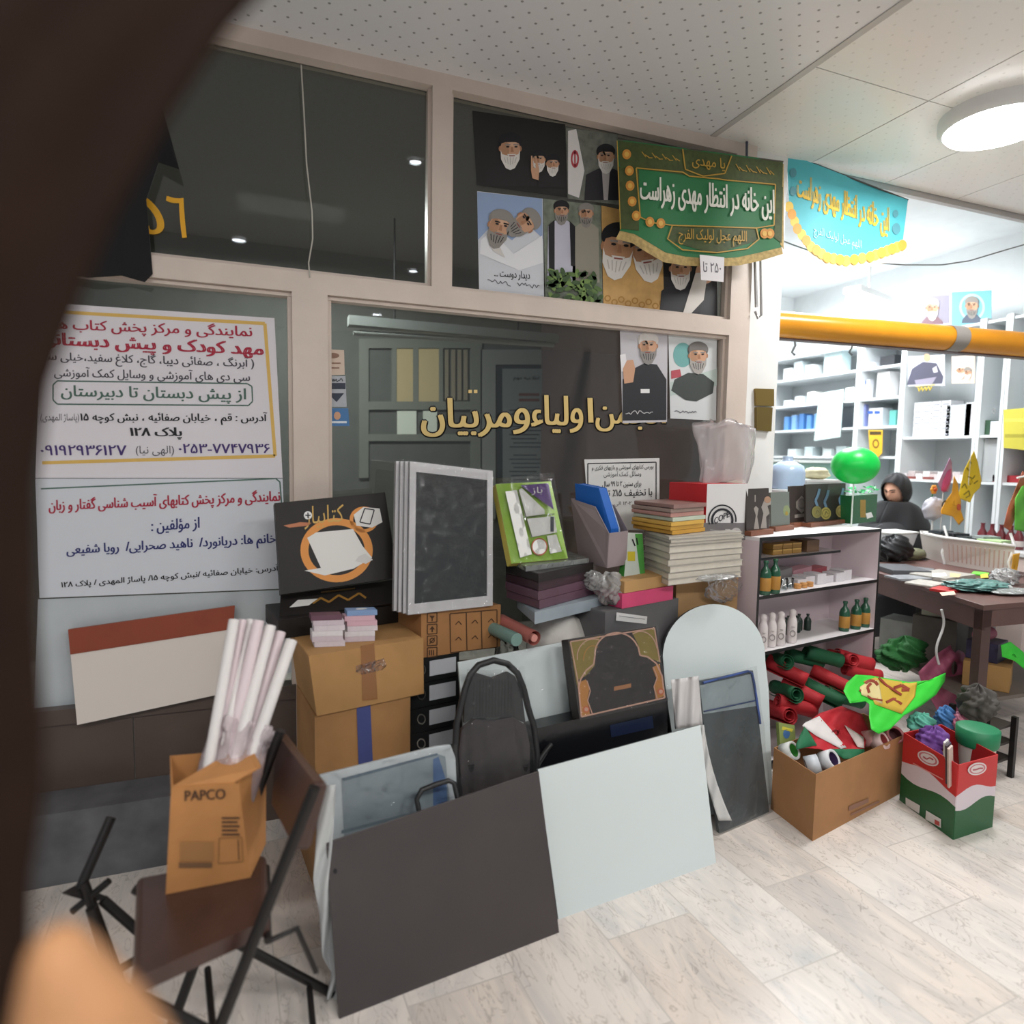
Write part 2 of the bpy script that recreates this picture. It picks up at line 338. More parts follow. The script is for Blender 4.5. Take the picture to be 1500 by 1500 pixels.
# dim room behind the glass
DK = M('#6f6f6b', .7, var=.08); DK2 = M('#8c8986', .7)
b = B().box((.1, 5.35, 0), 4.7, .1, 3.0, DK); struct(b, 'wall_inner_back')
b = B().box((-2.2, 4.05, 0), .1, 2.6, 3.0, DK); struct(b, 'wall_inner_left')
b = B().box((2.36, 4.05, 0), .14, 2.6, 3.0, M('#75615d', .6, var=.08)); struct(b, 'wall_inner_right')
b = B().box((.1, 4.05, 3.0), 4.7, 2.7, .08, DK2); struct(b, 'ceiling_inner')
# painted steel frame of the shop front
def bar(b, x0, x1, z0, z1, y0=2.635, y1=2.72, m=CREAM): b.box(((x0 + x1) / 2, (y0 + y1) / 2, z0), x1 - x0, y1 - y0, z1 - z0, m)
b = B()
bar(b, -2.3, 2.13, 2.905, 2.96); bar(b, -2.3, 2.13, 2.06, 2.135)
bar(b, .655, .735, 2.135, 2.905); bar(b, .12, .25, 0, 2.06); bar(b, 2.13, 2.25, 0, 2.96); bar(b, -2.3, -.95, 0, 2.06)
for x0, x1, z0, z1 in ((.105, .12, .5, 2.06), (.25, .265, .5, 2.06), (2.115, 2.13, .5, 2.905), (.643, .655, 2.135, 2.905), (.735, .747, 2.135, 2.905)): bar(b, x0, x1, z0, z1, 2.66, 2.71)
for z in (2.045, 2.135): bar(b, -2.3, 2.25, z, z + .014, 2.655, 2.71)
bar(b, .25, 2.13, .5, .56)
bar(b, -2.3, -.95, 2.135, 2.9, 2.66, 2.72)
struct(b, 'window_frame', bev=.004)
b = B().box((-.15, 2.69, 2.135), 1.61, .008, .77, GLASS); struct(b, 'window_1')
b = B().box((1.43, 2.69, 2.135), 1.40, .008, .77, GLASS); struct(b, 'window_2')
b = B().box((-.42, 2.70, .54), 1.07, .008, 1.52, GLASS); struct(b, 'window_3')
b = B().box((1.19, 2.70, .56), 1.88, .008, 1.49, GLASS); struct(b, 'window_4')
KICK = M('#54463f', .3, var=.22, scale=3)
b = B().box((-.75, 2.57, 0), 1.25, .18, .25, M('#5c5d60', .5, var=.3, scale=9)); struct(b, 'trim_2', bev=.006)
b = B(); bar(b, -.95, .12, .49, .545, 2.645, 2.72, KICK)
for x0, x1 in ((-.95, -.45), (-.445, -.05), (-.045, .12)): bar(b, x0, x1, 0, .5, 2.66, 2.72, KICK)
bar(b, .25, 2.13, 0, .5, 2.66, 2.72, KICK); struct(b, 'wall_kick_panel')
b = B().box((2.36, 2.82, 0), .22, .3, 2.96, M('#dcdcd9', .5, var=.03)); struct(b, 'wall_column')
# ================================================================== SIGNS, POSTERS AND WHAT IS ON OR BEHIND THE GLASS
def plY(Y): return Pl(V((0, Y, 0)), V((1, Y, 0)), V((0, Y, 1)))
def flat(b, cs, Y, m, th=.0015, side=None): return slab(b, [(x, y, Y) for x, y in cs], th, m, side)
SK = M('#c99b7c', .7); SK2 = M('#a87858', .7); BW = M('#dcd8d2', .8); BG = M('#8f8a84', .8); DRK = M('#17161a', .7); HAIR = M('#d2cec9', .8); SKS = M('#b08566', .7); SKH = M('#d6ad8e', .7); BSH = M('#b9b3ac', .8)
def man(b, Q, x, y, r, head, beard, robe, skin=SK, look=0, inner=None, sh=2.4, drop=3.2, lay=3, tilt=0):
    """printed bust: robe, beard, face, head cover; r: half the face width"""
    c, s_ = math.cos(tilt), math.sin(tilt)
    def t(u, v): return (x + (u * c - v * s_) * r, y + (u * s_ + v * c) * r)
    if robe:
        b.poly(Q, [t(-sh, drop), t(-sh * .92, 2.1), t(-.9, 1.35), t(.9, 1.35), t(sh * .92, 2.1), t(sh, drop)], robe, lay)
        if inner: b.poly(Q, [t(-.5, 1.3), t(.5, 1.3), t(.25, drop), t(-.25, drop)], inner, lay + 1)
    if head:   # turban or hair
        b.disc(Q, *t(0, -.75), r * 1.16, r * .92, head, lay + 1, rot=tilt)
    b.disc(Q, *t(0, 0), r * .95, r * 1.22, skin, lay + 2, rot=tilt)
    b.disc(Q, *t(-.42 - look * .15, .08), r * .42, r * .85, SKS, lay + 2.3, 14, rot=tilt); b.disc(Q, *t(.12 + look * .3, -.5), r * .42, r * .26, SKH, lay + 2.3, 14, rot=tilt)
    for e in (-1, 1): b.disc(Q, *t(e * .97, -.05), r * .16, r * .28, SK2, lay + 1.5, 10, rot=tilt)
    if beard: b.poly(Q, [t(-.95, .05), t(-.78, .5), t(-.35, .62), t(.35 + look * .1, .62), t(.78, .5), t(.95, .05), t(.9, 1.0), t(.45, 1.85), t(0, 2.05), t(-.45, 1.85), t(-.9, 1.0)], beard, lay + 3)
    if beard:
        for e in (-.6, -.3, 0, .3, .6): b.line(Q, [t(e, .8), t(e * .7, 1.55 - abs(e) * .3)], r * .07, BSH if beard is BW else DRK, lay + 3.5)
        b.poly(Q, [t(-.45 + look * .2, .5), t(.45 + look * .2, .5), t(.35 + look * .2, .62), t(-.35 + look * .2, .62)], beard, lay + 4.5)
    if head: b.poly(Q, [t(-1.05, -.45), t(-.5, -.68), t(.5, -.68), t(1.05, -.45), t(1.0, -1.1), t(.4, -1.5), t(-.4, -1.5), t(-1.0, -1.1)], head, lay + 4)
    for e in (-.4, .4):
        b.disc(Q, *t(e + look * .25, -.22), r * .17, r * .09, DRK, lay + 4, 8, rot=tilt); b.line(Q, [t(e - .25 + look * .25, -.42), t(e + .25 + look * .25, -.42)], r * .12, DRK if not beard or beard == BG else BG, lay + 4)
    b.poly(Q, [t(look * .25 - .08, -.2), t(look * .25 + .08, -.2), t(look * .3 + .16, .3), t(look * .3 - .16, .3)], SK2, lay + 4)
    b.line(Q, [t(-.28 + look * .25, .66), t(.28 + look * .25, .66)], r * .1, M('#8c4c44', .7), lay + 5)
WP = M('#dcd8dd', .6); YEL = M('#d9b25c', .6); REDT = M('#a8273f', .7); BLUT = M('#2a2f6b', .7); PURT = M('#43306e', .7); GRNT = M('#4d6b60', .7); GRYT = M('#4a4750', .7)
Yp = 2.684
def scrawl(b, Q, x0, y0, x1, y1, m, lay=2):
    """a line of handwriting too small to read"""
    r = random.Random(int(x0 + y0)); n = 16; b.line(Q, [(x0 + (x1 - x0) * k / n, y0 + (y1 - y0) * k / n + r.uniform(-4, 3)) for k in range(n + 1)], 1, m, lay)
# --- the two printed sheets on the left pane
b = B(); Q = flat(b, [(52, 700), (414, 700), (402, 466), (62, 443)], Yp, WP)
for pts in ([(70, 456), (388, 474)], [(388, 474), (403, 668)], [(403, 668), (62, 678)]): b.line(Q, pts, 5, YEL, 1)
b.text(Q, 'نمایندگی و مرکز پخش کتاب های', 62, 464, 369, 476, 23, REDT, bold=.06)
b.text(Q, 'مهد کودک و پیش دبستانی', 60, 486, 385, 502, 26, REDT, bold=.12)
b.text(Q, '( آبرنگ ، صفائی دیبا، گاج، کلاغ سفید،خیلی سبز', 58, 513, 372, 524, 20, GRYT, bold=.04)
b.text(Q, 'سی دی های آموزشی و وسایل کمک آموزشی', 80, 537, 366, 544, 18, GRYT, bold=.04)
b.text(Q, 'از پیش دبستان تا دبیرستان', 90, 564, 360, 569, 23, GRNT, bold=.06)
fr = [(84, 558), (362, 562), (369, 566), (370, 588), (364, 594), (84, 592), (78, 586), (78, 564), (84, 558)]
b.line(Q, fr, 2, GRNT, 1)
b.text(Q, 'آدرس : قم ، خیابان صفائیه ، نبش کوچه ۱۵', 118, 603, 391, 604, 19, INK, bold=.06)
b.text(Q, '(پاساژ المهدی)', 60, 606, 116, 606, 14, GRYT)
b.text(Q, 'پلاک ۱۲۸', 191, 626, 266, 626, 18, INK, bold=.12)
b.text(Q, '۰۹۱۹۲۹۳۶۱۲۷', 60, 652, 185, 652, 15, PURT, bold=.08)
b.text(Q, '(الهی نیا)', 199, 653, 255, 653, 15, GRYT)
b.text(Q, '۰۲۵۳-۷۷۴۷۹۳۶', 262, 650, 395, 650, 14, PURT, bold=.08)
one(b, 'sign_sheet', 'white printed sheet with yellow border and red Persian headings on the left pane', 'sign')
b = B(); W2 = M('#cfd3da', .6); Q = flat(b, [(58, 876), (420, 862), (414, 701), (52, 701)], Yp, W2)
b.line(Q, [(60, 716), (404, 701), (410, 706), (413, 745)], 2, GRNT, 1)
b.text(Q, 'نمایندگی و مرکز پخش کتابهای آسیب شناسی گفتار و زبان', 72, 730, 410, 716, 24, REDT, bold=.06)
b.text(Q, 'از مؤلفین :', 222, 762, 292, 757, 21, BLUT, bold=.06)
b.text(Q, 'خانم ها: دریانورد/  ناهید صحرایی/  رویا شفیعی', 98, 798, 404, 781, 21, BLUT, bold=.06)
b.text(Q, 'آدرس: خیابان صفائیه /نبش کوچه ۱۵/ پاساژ المهدی / پلاک ۱۲۸', 90, 851, 408, 826, 13, INK, bold=.06)
one(b, 'sign_sheet', 'bluish white printed sheet with blue and red Persian lines, lower on the left pane', 'sign')
b = B(); Q = flat(b, [(50, 1045), (428, 985), (421, 864), (56, 878)], 2.69, M('#b9c0c4', .35, var=.05)); one(b, 'paper_sheet', 'plain pale blue-grey sheet on the left pane behind the brown-topped whiteboard', 'sheet')
# --- portraits in the upper right pane
SKY = M('#8fa3c4', .7)
GP = 'portrait posters in the shop front'
b = B(); Q = flat(b, [(698, 271), (831, 289), (828, 182), (692, 162)], Yp, M('#121110', .5))
man(b, Q, 747, 219, 15, DRK, BW, M('#1d1a1b', .6), look=.6, sh=2.6, drop=3.6); man(b, Q, 789, 235, 9, DRK, BW, None, look=-.6); man(b, Q, 809, 241, 9, DRK, BW, M('#1d1a1b', .6), look=.6, drop=3.8)
b.poly(Q, [(779, 262), (788, 265), (789, 250), (785, 230), (783, 230), (784, 247), (781, 247), (779, 229), (777, 229), (777, 250)], SK, 9)
one(b, 'poster', 'dark poster of a turbaned bearded man with two smaller heads beside a raised hand', 'poster', GP)
b = B(); Q = flat(b, [(832, 291), (908, 300), (905, 197), (829, 187)], Yp, M('#6c6f66', .6, var=.3, scale=30))
b.poly(Q, [(832, 284), (832, 192), (844, 189), (856, 250), (848, 290)], M('#e0dcda', .6), 1); b.disc(Q, 842, 233, 6, 13, M('#b8404a', .6), 2, hole=.6); b.line(Q, [(842, 222), (842, 244)], 2, M('#b8404a', .6), 2)
man(b, Q, 887, 231, 12, DRK, BW, M('#26242a', .6), inner=M('#b9b2b0', .7), look=-.4, sh=2.6, drop=5.2)
one(b, 'poster', 'poster of a man in black turban and cloak beside a white flag with red emblem', 'poster', GP)
b = B(); Q = flat(b, [(702, 430), (797, 440), (795, 291), (699, 280)], Yp, M('#cdd0d6', .6))
b.poly(Q, [(699, 281), (794, 291), (795, 350), (775, 330), (750, 352), (720, 330), (700, 352)], SKY, 1); b.poly(Q, [(704, 352), (720, 338), (752, 372), (794, 345), (795, 385), (760, 396), (703, 372)], M('#e2e3e6', .6), 2)
man(b, Q, 731, 333, 16, BG, BG, None, look=.5, lay=4, tilt=.25); man(b, Q, 768, 327, 15, BG, BG, None, look=-.5, lay=4, tilt=1.0)
b.poly(Q, [(712, 346), (730, 358), (740, 378), (722, 368)], HAIR, 4)
b.text(Q, 'دیدار دوست ...', 724, 394, 776, 398, 14, INK, bold=.02); scrawl(b, Q, 714, 412, 748, 417, GRYT); scrawl(b, Q, 757, 417, 790, 421, GRYT)
one(b, 'poster', 'pale blue poster of two grey-bearded heads leaning together above handwriting', 'poster', GP)
b = B(); Q = flat(b, [(799, 441), (883, 449), (880, 301), (796, 291)], Yp, M('#71796a', .6, var=.35, scale=25))
man(b, Q, 822, 310, 10, DRK, BG, M('#c3c2d0', .7), sh=2.1, drop=11, look=.3); b.poly(Q, [(803, 330), (812, 322), (812, 410), (804, 410)], DRK, 5); b.poly(Q, [(834, 324), (842, 332), (842, 390), (836, 390)], DRK, 5)
man(b, Q, 858, 314, 10, BG, BG, M('#9b9688', .7), sh=2.0, drop=10, look=-.3)
lf = [M('#56703a', .7), M('#6f8a49', .7), M('#3d5530', .7)]
for i in range(70):
    x = random.uniform(803, 878); y = random.uniform(398, 440) + (x - 800) * .05; b.disc(Q, x, y, 7, 3.4, lf[i % 3], 16 + i % 3, 8, rot=random.uniform(0, 3))
one(b, 'poster', 'poster of a man in pale robe and a man in grey among green leaves', 'poster', GP)
b = B(); Q = flat(b, [(884, 449), (973, 457), (970, 320), (881, 301)], Yp, M('#c39a5c', .6, var=.12, scale=18))
man(b, Q, 905, 364, 23, DRK, BW, None, skin=M('#b98a66', .7), look=.3, tilt=.12); man(b, Q, 947, 370, 22, DRK, BW, None, skin=M('#a87a58', .7), look=-.3, tilt=-.15)
for i in range(9): b.disc(Q, 890 + i * 10, 437 + i * .9 + (i % 2) * 5, 5, 5, M('#a97b34', .6), 1, 10, hole=.6)
one(b, 'poster', 'amber poster of two white-bearded faces close together under the green pennant', 'poster', GP)
b = B(); Q = flat(b, [(973, 457), (1051, 464), (1050, 380), (971, 370)], Yp, M('#1c1a1c', .5))
man(b, Q, 996, 395, 15, None, BW, M('#232124', .6), look=.3, sh=2, drop=4.2); b.poly(Q, [(1018, 400), (1036, 400), (1030, 440), (1012, 459), (1000, 458)], M('#d3cdc6', .7), 6); b.disc(Q, 1032, 400, 14, 16, SK, 5)
one(b, 'poster', 'dark poster of a grey beard and cloaked shoulder under the handwritten price', 'poster', GP)
# --- portraits on the lower pane
b = B(); Q = flat(b, [(912, 620), (977, 618), (978, 483), (908, 476)], Yp, M('#bfbcc0', .6))
b.poly(Q, [(912, 616), (912, 556), (928, 540), (944, 532), (962, 534), (976, 556), (976, 615)], M('#202126', .6), 2)
man(b, Q, 949, 508, 13, HAIR, M('#8c8884', .8), None, look=-.3); b.poly(Q, [(914, 562), (912, 540), (918, 528), (927, 527), (930, 540), (927, 560)], SK, 4); b.poly(Q, [(908, 520), (916, 518), (919, 541), (910, 545)], M('#e5e3e4', .6), 3)
b.rect(Q, 938, 570, 951, 576, WHITE, 4); scrawl(b, Q, 916, 606, 956, 605, M('#c9c9c9', .6), 4)
one(b, 'poster', 'portrait poster of a bearded man in dark uniform raising one hand', 'poster', GP)
b = B(); Q = flat(b, [(982, 613), (1049, 616), (1050, 488), (979, 484)], Yp, M('#cfd2d2', .6))
b.disc(Q, 1000, 520, 14, 18, M('#6fa6a3', .7), 1); b.poly(Q, [(982, 560), (1050, 540), (1050, 565), (982, 580)], M('#b9c7c0', .7), 1); b.poly(Q, [(983, 543), (996, 541), (998, 552), (983, 555)], M('#b34f58', .7), 2)
b.poly(Q, [(983, 572), (988, 556), (1008, 546), (1030, 548), (1046, 560), (1044, 576), (1020, 588), (1004, 586)], M('#3d4340', .6), 2)
man(b, Q, 1022, 522, 13, M('#77736f', .8), M('#a8a39e', .8), None, look=.4); scrawl(b, Q, 988, 604, 1020, 606, GRYT, 3)
one(b, 'poster', 'portrait poster of a smiling bearded man in olive uniform beside the steel post', 'poster', GP)
# --- leaflets, price slip, paper notice
for cs, c1, c2, lb in (([(471, 550), (505, 549), (504, 513), (470, 511)], '#cdb9a8', '#8a6a5a', 'cream leaflet, topmost of three taped inside the lower pane'), ([(473, 596), (508, 596), (506, 551), (471, 551)], '#a9adb4', '#2e3444', 'grey leaflet with dark chevron, middle of three taped leaflets'), ([(477, 624), (512, 624), (510, 598), (475, 598)], '#3f72a5', '#d4dde4', 'blue leaflet, lowest of three taped inside the lower pane')):
    b = B(); Q = flat(b, cs, 2.694, M(c1, .5)); (x0, y1), (x1, _), _, (_, y0) = cs
    if 'chevron' in lb: b.rect(Q, x0 + 3, y0 + 10, x1 - 2, y0 + 19, M(c2, .6)); b.poly(Q, [(x0 + 7, y0 + 25), (x1 - 4, y0 + 25), (x0 + 20, y0 + 38)], M(c2, .6)); scrawl(b, Q, x0 + 10, y0 + 6, x1 - 6, y0 + 6, INK)
    elif 'blue' in lb: b.disc(Q, x0 + 17, y0 + 11, 5, 6, SK, 1, 12); b.rect(Q, x0 + 3, y0 + 19, x1 - 4, y0 + 22, M(c2, .6))
    else: b.disc(Q, x0 + 17, y0 + 10, 9, 4, M(c2, .6)); b.rect(Q, x0 + 6, y0 + 20, x1 - 6, y0 + 22, M(c2, .6)); b.rect(Q, x0 + 6, y0 + 27, x1 - 8, y0 + 29, M(c2, .6))
    one(b, 'leaflet', lb, 'leaflet', 'leaflets taped inside the lower pane')
b = B(); Q = flat(b, [(863, 774), (966, 778), (966, 671), (856, 673)], Yp, M('#d9d9d6', .6))
b.line(Q, [(861, 770), (861, 679), (961, 677), (961, 770)], 1.5, INK, 1)
b.text(Q, 'بورس کتابهای آموزشی و بازیهای فکری و', 867, 681, 957, 679, 9, INK, bold=.01); b.text(Q, 'وسائل کمک آموزشی', 884, 690, 939, 689, 10, INK); b.text(Q, 'برای سنین ۲ تا ۹۹ سال', 882, 705, 939, 704, 10, INK, bold=.03); b.text(Q, 'با تخفیف ۱۵٪ تا', 888, 717, 955, 715, 13, INK, bold=.03)
b.text(Q, '۱۴۰۲ الی ۳۰', 890, 735, 925, 734, 7, INK)
one(b, 'paper_notice', 'white framed paper notice with black Persian lines on the glass behind the magazine files', 'notice')
# --- gold and yellow letters on the glass
GOLD = M('#dcc07c', .4, spec=.4)
b = B(); Q = plY(2.692)
for t, x0, x1, y0, y1, h in (('مربیان', 618, 748, 583, 583, 57), ('و', 752, 775, 598, 598, 38), ('لیاء', 779, 831, 578, 580, 55), ('و', 835, 853, 598, 598, 36), ('ا', 861, 868, 583, 583, 36), ('نجمن', 873, 962, 590, 590, 42), ('ا', 969, 974, 588, 588, 32)):
    for dx, dy in ((-2, 0), (2, 0), (0, -2), (0, 2), (2, 2), (-1, 1)): b.text(Q, t, x0 + dx, y0 + dy, x1 + dx, y1 + dy, h, INK, 1, bold=.06)
    b.text(Q, t, x0, y0, x1, y1, h, GOLD, 4, bold=.06)
for x in (686, 694): b.rect(Q, x, 571, x + 5, 576, GOLD, 4)
one(b, 'window_lettering', 'gold Persian letters outlined in black across the lower glass pane', 'lettering')
b = B(); Q = plY(2.682); YE = M('#e8ac12', .5)
b.text(Q, '٦', 244, 287, 273, 289, 60, YE, 2, bold=.03); b.text(Q, '۵', 190, 288, 240, 290, 54, YE, 2, bold=.03)
one(b, 'window_numerals', 'yellow numerals on the dark upper left pane beside the black cloth', 'lettering')
# --- room behind the glass: window, door with a notice, tube lamp
b = B(); Yb = 5.28; WF = M('#8f9188', .5)
def px(b, x0, y0, x1, y1, Y, m, th=.04): slab(b, [(x0, y1, Y), (x1, y1, Y), (x1, y0, Y), (x0, y0, Y)], th, m)
for r in ((526, 496, 540, 700), (690, 500, 706, 700), (540, 496, 690, 510), (540, 588, 690, 600), (574, 510, 581, 588), (605, 510, 613, 588), (643, 510, 649, 588), (540, 636, 690, 646)): px(b, *r, Yb, WF)
struct(b, 'window_inner_frame', bev=.004)
b = B(); LT = M('#c9b48a', .5, emit=.22); px(b, 581, 511, 605, 588, 5.285, LT, .01); px(b, 613, 511, 643, 588, 5.285, LT, .01); px(b, 582, 602, 610, 636, 5.285, M('#d8dccf', .5, emit=.4), .01); px(b, 620, 602, 640, 636, 5.285, M('#d8dccf', .5, emit=.3), .01); struct(b, 'window_inner_pane')
b = B()
for x in (652, 662, 671, 680): px(b, x, 512, x + 5, 586, 5.285, M('#a79c88', .6), .02)
one(b, 'window_blind', 'pale vertical blind slats in the window of the dim room', 'blind')
b = B()
for r in ((704, 512, 726, 760), (812, 520, 826, 760), (726, 512, 812, 534)): px(b, *r, Yb, M('#9fa19d', .5))
px(b, 727, 535, 811, 760, 5.29, M('#3d3f40', .5)); struct(b, 'door_inner')
b = B(); Q = slab(b, [(737, 772, 5.26), (809, 772, 5.26), (807, 540, 5.26), (736, 540, 5.26)], .004, M('#8f9596', .6))
b.text(Q, 'اطلاعیه مهم', 752, 550, 790, 551, 8, INK, bold=.02)
for y in (576, 584): b.rect(Q, 760, y, 790, y + 4, M('#7a4a44', .6))
for i in range(22):
    if i != 10: b.rect(Q, 746 + (i % 3) * 3, 600 + i * 6, 798 - (i % 4) * 4, 601.5 + i * 6, GRYT)
one(b, 'door_notice', 'tall grey paper notice on the dark door seen through the glass', 'notice')
b = B(); p0, p1 = P(510, 476, 4.4), P(815, 496, 4.4); b.box((p0 + p1) / 2 - V((0, 0, .02)), (p1 - p0).length, .1, .06, M('#a9adab', .5)); b.cyl(p0 + V((.03, -.02, -.05)), p1 + V((-.03, -.02, -.05)), .018, M('#c9cdca', .4))
for q in (p0 + V((.3, 0, .03)), p1 + V((-.3, 0, .03))): b.cyl(q, V((q.x, q.y, 3.0)), .006, DRK, 6)
one(b, 'tube_lamp', 'grey unlit tube lamp hung across the dim room behind the glass', 'lamp')
area('lamp_or_fill_light', (.2, 4.2, 2.9), .6, .3, 60, (1, .99, .97))  # added light without a fixture, brightens the dim room
# --- cloth, cord
b = B(); prof = [(.0, .0), (.12, .45), (.27, .72), (.33, 1.0)]
cl = [(60, 90), (205, 100), (238, 158), (263, 250), (232, 236), (214, 292), (223, 400), (212, 413), (178, 404), (130, 408), (60, 395)]
Q = plY(2.62); b.add([Q.at(x, y) + V((0, .012 * math.sin(x * .09), 0)) for x, y in cl], [tuple(range(len(cl)))], M('#0d0d10', .85))
one(b, 'black_cloth', 'black cloth hanging from the top rail over the upper left pane', 'cloth', solid=.004)
b = B().tube([P(x, y, 2.625) for x, y in ((441, 95), (445, 160), (449, 240), (457, 310), (458, 350), (452, 385), (454, 406))], .0028, M('#b9b4aa', .7), 6); one(b, 'cord', 'thin pale cord hanging down the upper left pane', 'cord')
# --- the lamps, with the added fill panels behind the viewer
def fill_panel(x, y, sx, sy, label, e=9):
    t = T('ceiling_lamp_or_fill', (x, y, Z0), label, 'ceiling lamp', 'flat ceiling lamps'); b = B()
    b.box((x, y, Z0 - .035), sx + .05, sy + .05, .034, WHITE); build(b, 'lamp_body', t, bev=.006)
    b = B().box((x, y, Z0 - .042), sx, sy, .006, M('#fffdf8', .5, emit=e)); build(b, 'diffuser', t)
for (x, y), w_ in zip(FILL_PANELS, ('left', 'middle', 'right')): fill_panel(x, y, 1.1, .28, 'flat white fill panel added on the passage ceiling behind the viewer, %s of three' % w_)
t = T('ceiling_lamp_or_fill', (2.98, 2.0, Z0), 'large dazzling white lamp on the passage ceiling near the white column', 'ceiling lamp', 'flat ceiling lamps')
b = B().lathe((2.98, 2.0, Z0 - .06), [(.2, 0), (.22, .02), (.22, .06)], WHITE, 28); build(b, 'lamp_body', t)
b = B().lathe((2.98, 2.0, Z0 - .085), [(.05, 0), (.14, .005), (.19, .014), (.2, .026)], M('#ffffff', .5, emit=22), 28); build(b, 'diffuser', t)
for px_, py_, r in ((350, 352, .045), (607, 238, .03), (604, 397, .035), (552, 460, .05)):
    g = G(px_, py_, Z0); x, y = g.x, 5.4 - g.y
    t = T('downlight', (x, y, Z0), 'small round recessed light in the passage ceiling, mirrored in the dark glass', 'downlight', 'recessed passage lights')
    b = B().lathe((x, y, Z0 - .012), [(r * 1.0, .004), (r * 1.02, 0), (r * 1.25, .004), (r * 1.25, .011)], M('#dddddd', .3), 24, caps=False); build(b, 'trim_ring', t)
    b = B().lathe((x, y, Z0 - .006), [(r, 0), (r, .004)], M('#f4f8ff', .5, emit=30), 24); build(b, 'diffuser', t)
# ================================================================== THE HEAP IN FRONT OF THE GLASS
UPZ = V((0, 0, 1))
def gz(p, z): return V((p.x, p.y, z))
def prism(b, n, r, l, z0, z1, m, side=None):
    """a box turned in plan: near, right and left plan corners, from z0 to z1"""
    b.hexa([gz(n, z0), gz(r, z0), gz(r, z1), gz(n, z1)], gz(l, 0) - gz(n, 0), m, side); return Pl(gz(n, z0), gz(r, z0), gz(n, z1))
def polyslab(b, cs, th, m, side=None, Q=None):
    """outline of (px, py) on plane Q, thickness th to the back"""
    n = len(cs); f = [Q.at(x, y) for x, y in cs]; k = [p - Q.n * th for p in f]
    b.add(f, [tuple(range(n))], m); b.add(f + k, [tuple(range(2 * n - 1, n - 1, -1))] + [(i, n + i, n + (i + 1) % n, (i + 1) % n) for i in range(n)], side or m)
def opentop(b, q, d, m):
    k = [p + (d if isinstance(d, V) else d[i]) for i, p in enumerate(q)]
    b.add(list(q) + k, [(0, 1, 2, 3), (5, 4, 7, 6), (4, 0, 3, 7), (1, 5, 6, 2), (4, 5, 1, 0)], m)
def blob(b, c, rx, ry, rz, m, rough=.18, n=28, k=18, seed=0, pleat=0):
    if pleat:      # bunched cloth: deep uneven folds running over it
        R_ = random.Random(seed); f1, f2, f3 = R_.uniform(0, 6), R_.uniform(0, 6), R_.uniform(0, 6)
        def fold(d):
            a = math.atan2(d.y, d.x) + .8 * math.sin(d.z * 2.2 + f1); return 1 + .16 * math.sin(a * pleat + f2) * (1 - .5 * abs(d.z)) + .10 * math.sin(a * (pleat * 2 + 1) + d.z * 5 + f3) + .07 * math.sin(d.x * 9 + d.z * 13 + f2)
        b.ell(c, rx, ry, rz, m, 56, 32, fold); return
    r = random.Random(seed); w = [(V((r.uniform(-1, 1), r.uniform(-1, 1), r.uniform(-1, 1))).normalized() * r.uniform(3, 9), r.uniform(0, 6)) for _ in range(9)]
    b.ell(c, rx, ry, rz, m, n, k, lambda d: 1 + rough * sum(abs(math.sin(d.dot(q) + f)) - .5 for q, f in w) / 3)
# low bench that carries the piles
b = B(); BN = M('#2b2523', .6, var=.15); Zb = .36
b.box((1.2, 2.44, Zb - .03), 1.34, .38, .03, BN)
for x in (.56, 1.2, 1.84): b.box((x, 2.44, 0), .04, .36, Zb - .03, BN)
one(b, 'bench', 'low dark bench mostly hidden behind the boards, carrying the piles', 'bench', bev=.003)
# --- whiteboard with brown top band, leaning on the panel
t = T('whiteboard', P(226, 1040, 2.6), 'white board with a brown band along its top, leaning under the left window sheets', 'whiteboard')
q = quad([(113, 1062, 2.61), (336, 1014, 2.61), (344, 887, 2.645), (100, 922, 2.645)])
b = B(); slab(b, None, .012, M('#dbd2ca', .35), M('#6d5a50', .5), pts=q); build(b, 'panel', t, bev=.004)
b = B(); n = (q[1] - q[0]).cross(q[3] - q[0]).normalized(); n = n if n.dot(CAM - q[0]) > 0 else -n
mid = lambda a, c, f: a + (c - a) * f
slab(b, None, .02, M('#8a3b20', .5, var=.08), pts=[mid(q[3], q[0], .26) + n * .004, mid(q[2], q[1], .27) + n * .004, q[2] + n * .004, q[3] + n * .004]); build(b, 'top_band', t, bev=.002)
# --- brown folding chair, its back to the right
LEA = M('#46302a', .32, var=.12, scale=14, bump=.06, bscale=120); TUB = M('#171413', .4, spec=.4)
t = T('folding_chair', (-.13, 1.5, 0), 'brown padded folding chair on black tube legs, carrying the marked cardboard box', 'chair')
A_, B_, C_, D_ = V((-.285, 1.67, .46)), V((.0, 1.665, .46)), V((.005, 1.415, .46)), V((-.24, 1.33, .46))
b = B().hexa([D_ - UPZ * .035, C_ - UPZ * .035, C_, D_], [A_ - D_, B_ - C_, B_ - C_, A_ - D_], LEA); build(b, 'seat', t, bev=.014, seg=3)
b = B(); slab(b, [(434, 1247, 1.38), (398, 1178, 1.66), (404, 1072, 1.69), (461, 1147, 1.38)], .032, M('#4c3835', .35, var=.12), LEA); build(b, 'backrest', t, bev=.012, seg=3)
for y in (1.36, 1.68):
    p0 = P(459, 1150, 1.37); k = y - 1.37
    top = V((p0.x - k * .18, y, p0.z)); e = P(322, 1500, 1.37); dr = (e - p0); bot = p0 + dr * (p0.z / -dr.z); bot = V((bot.x - k * .1, y, .008))
    b = B().tube([top, bot], .0125, TUB, 10); build(b, 'leg', t)
    b = B().tube([V((-.26 + (y - 1.36) * -.1, y, .425)), V((.16, y + .02, .008))], .0115, TUB, 10); build(b, 'leg', t)
b = B()
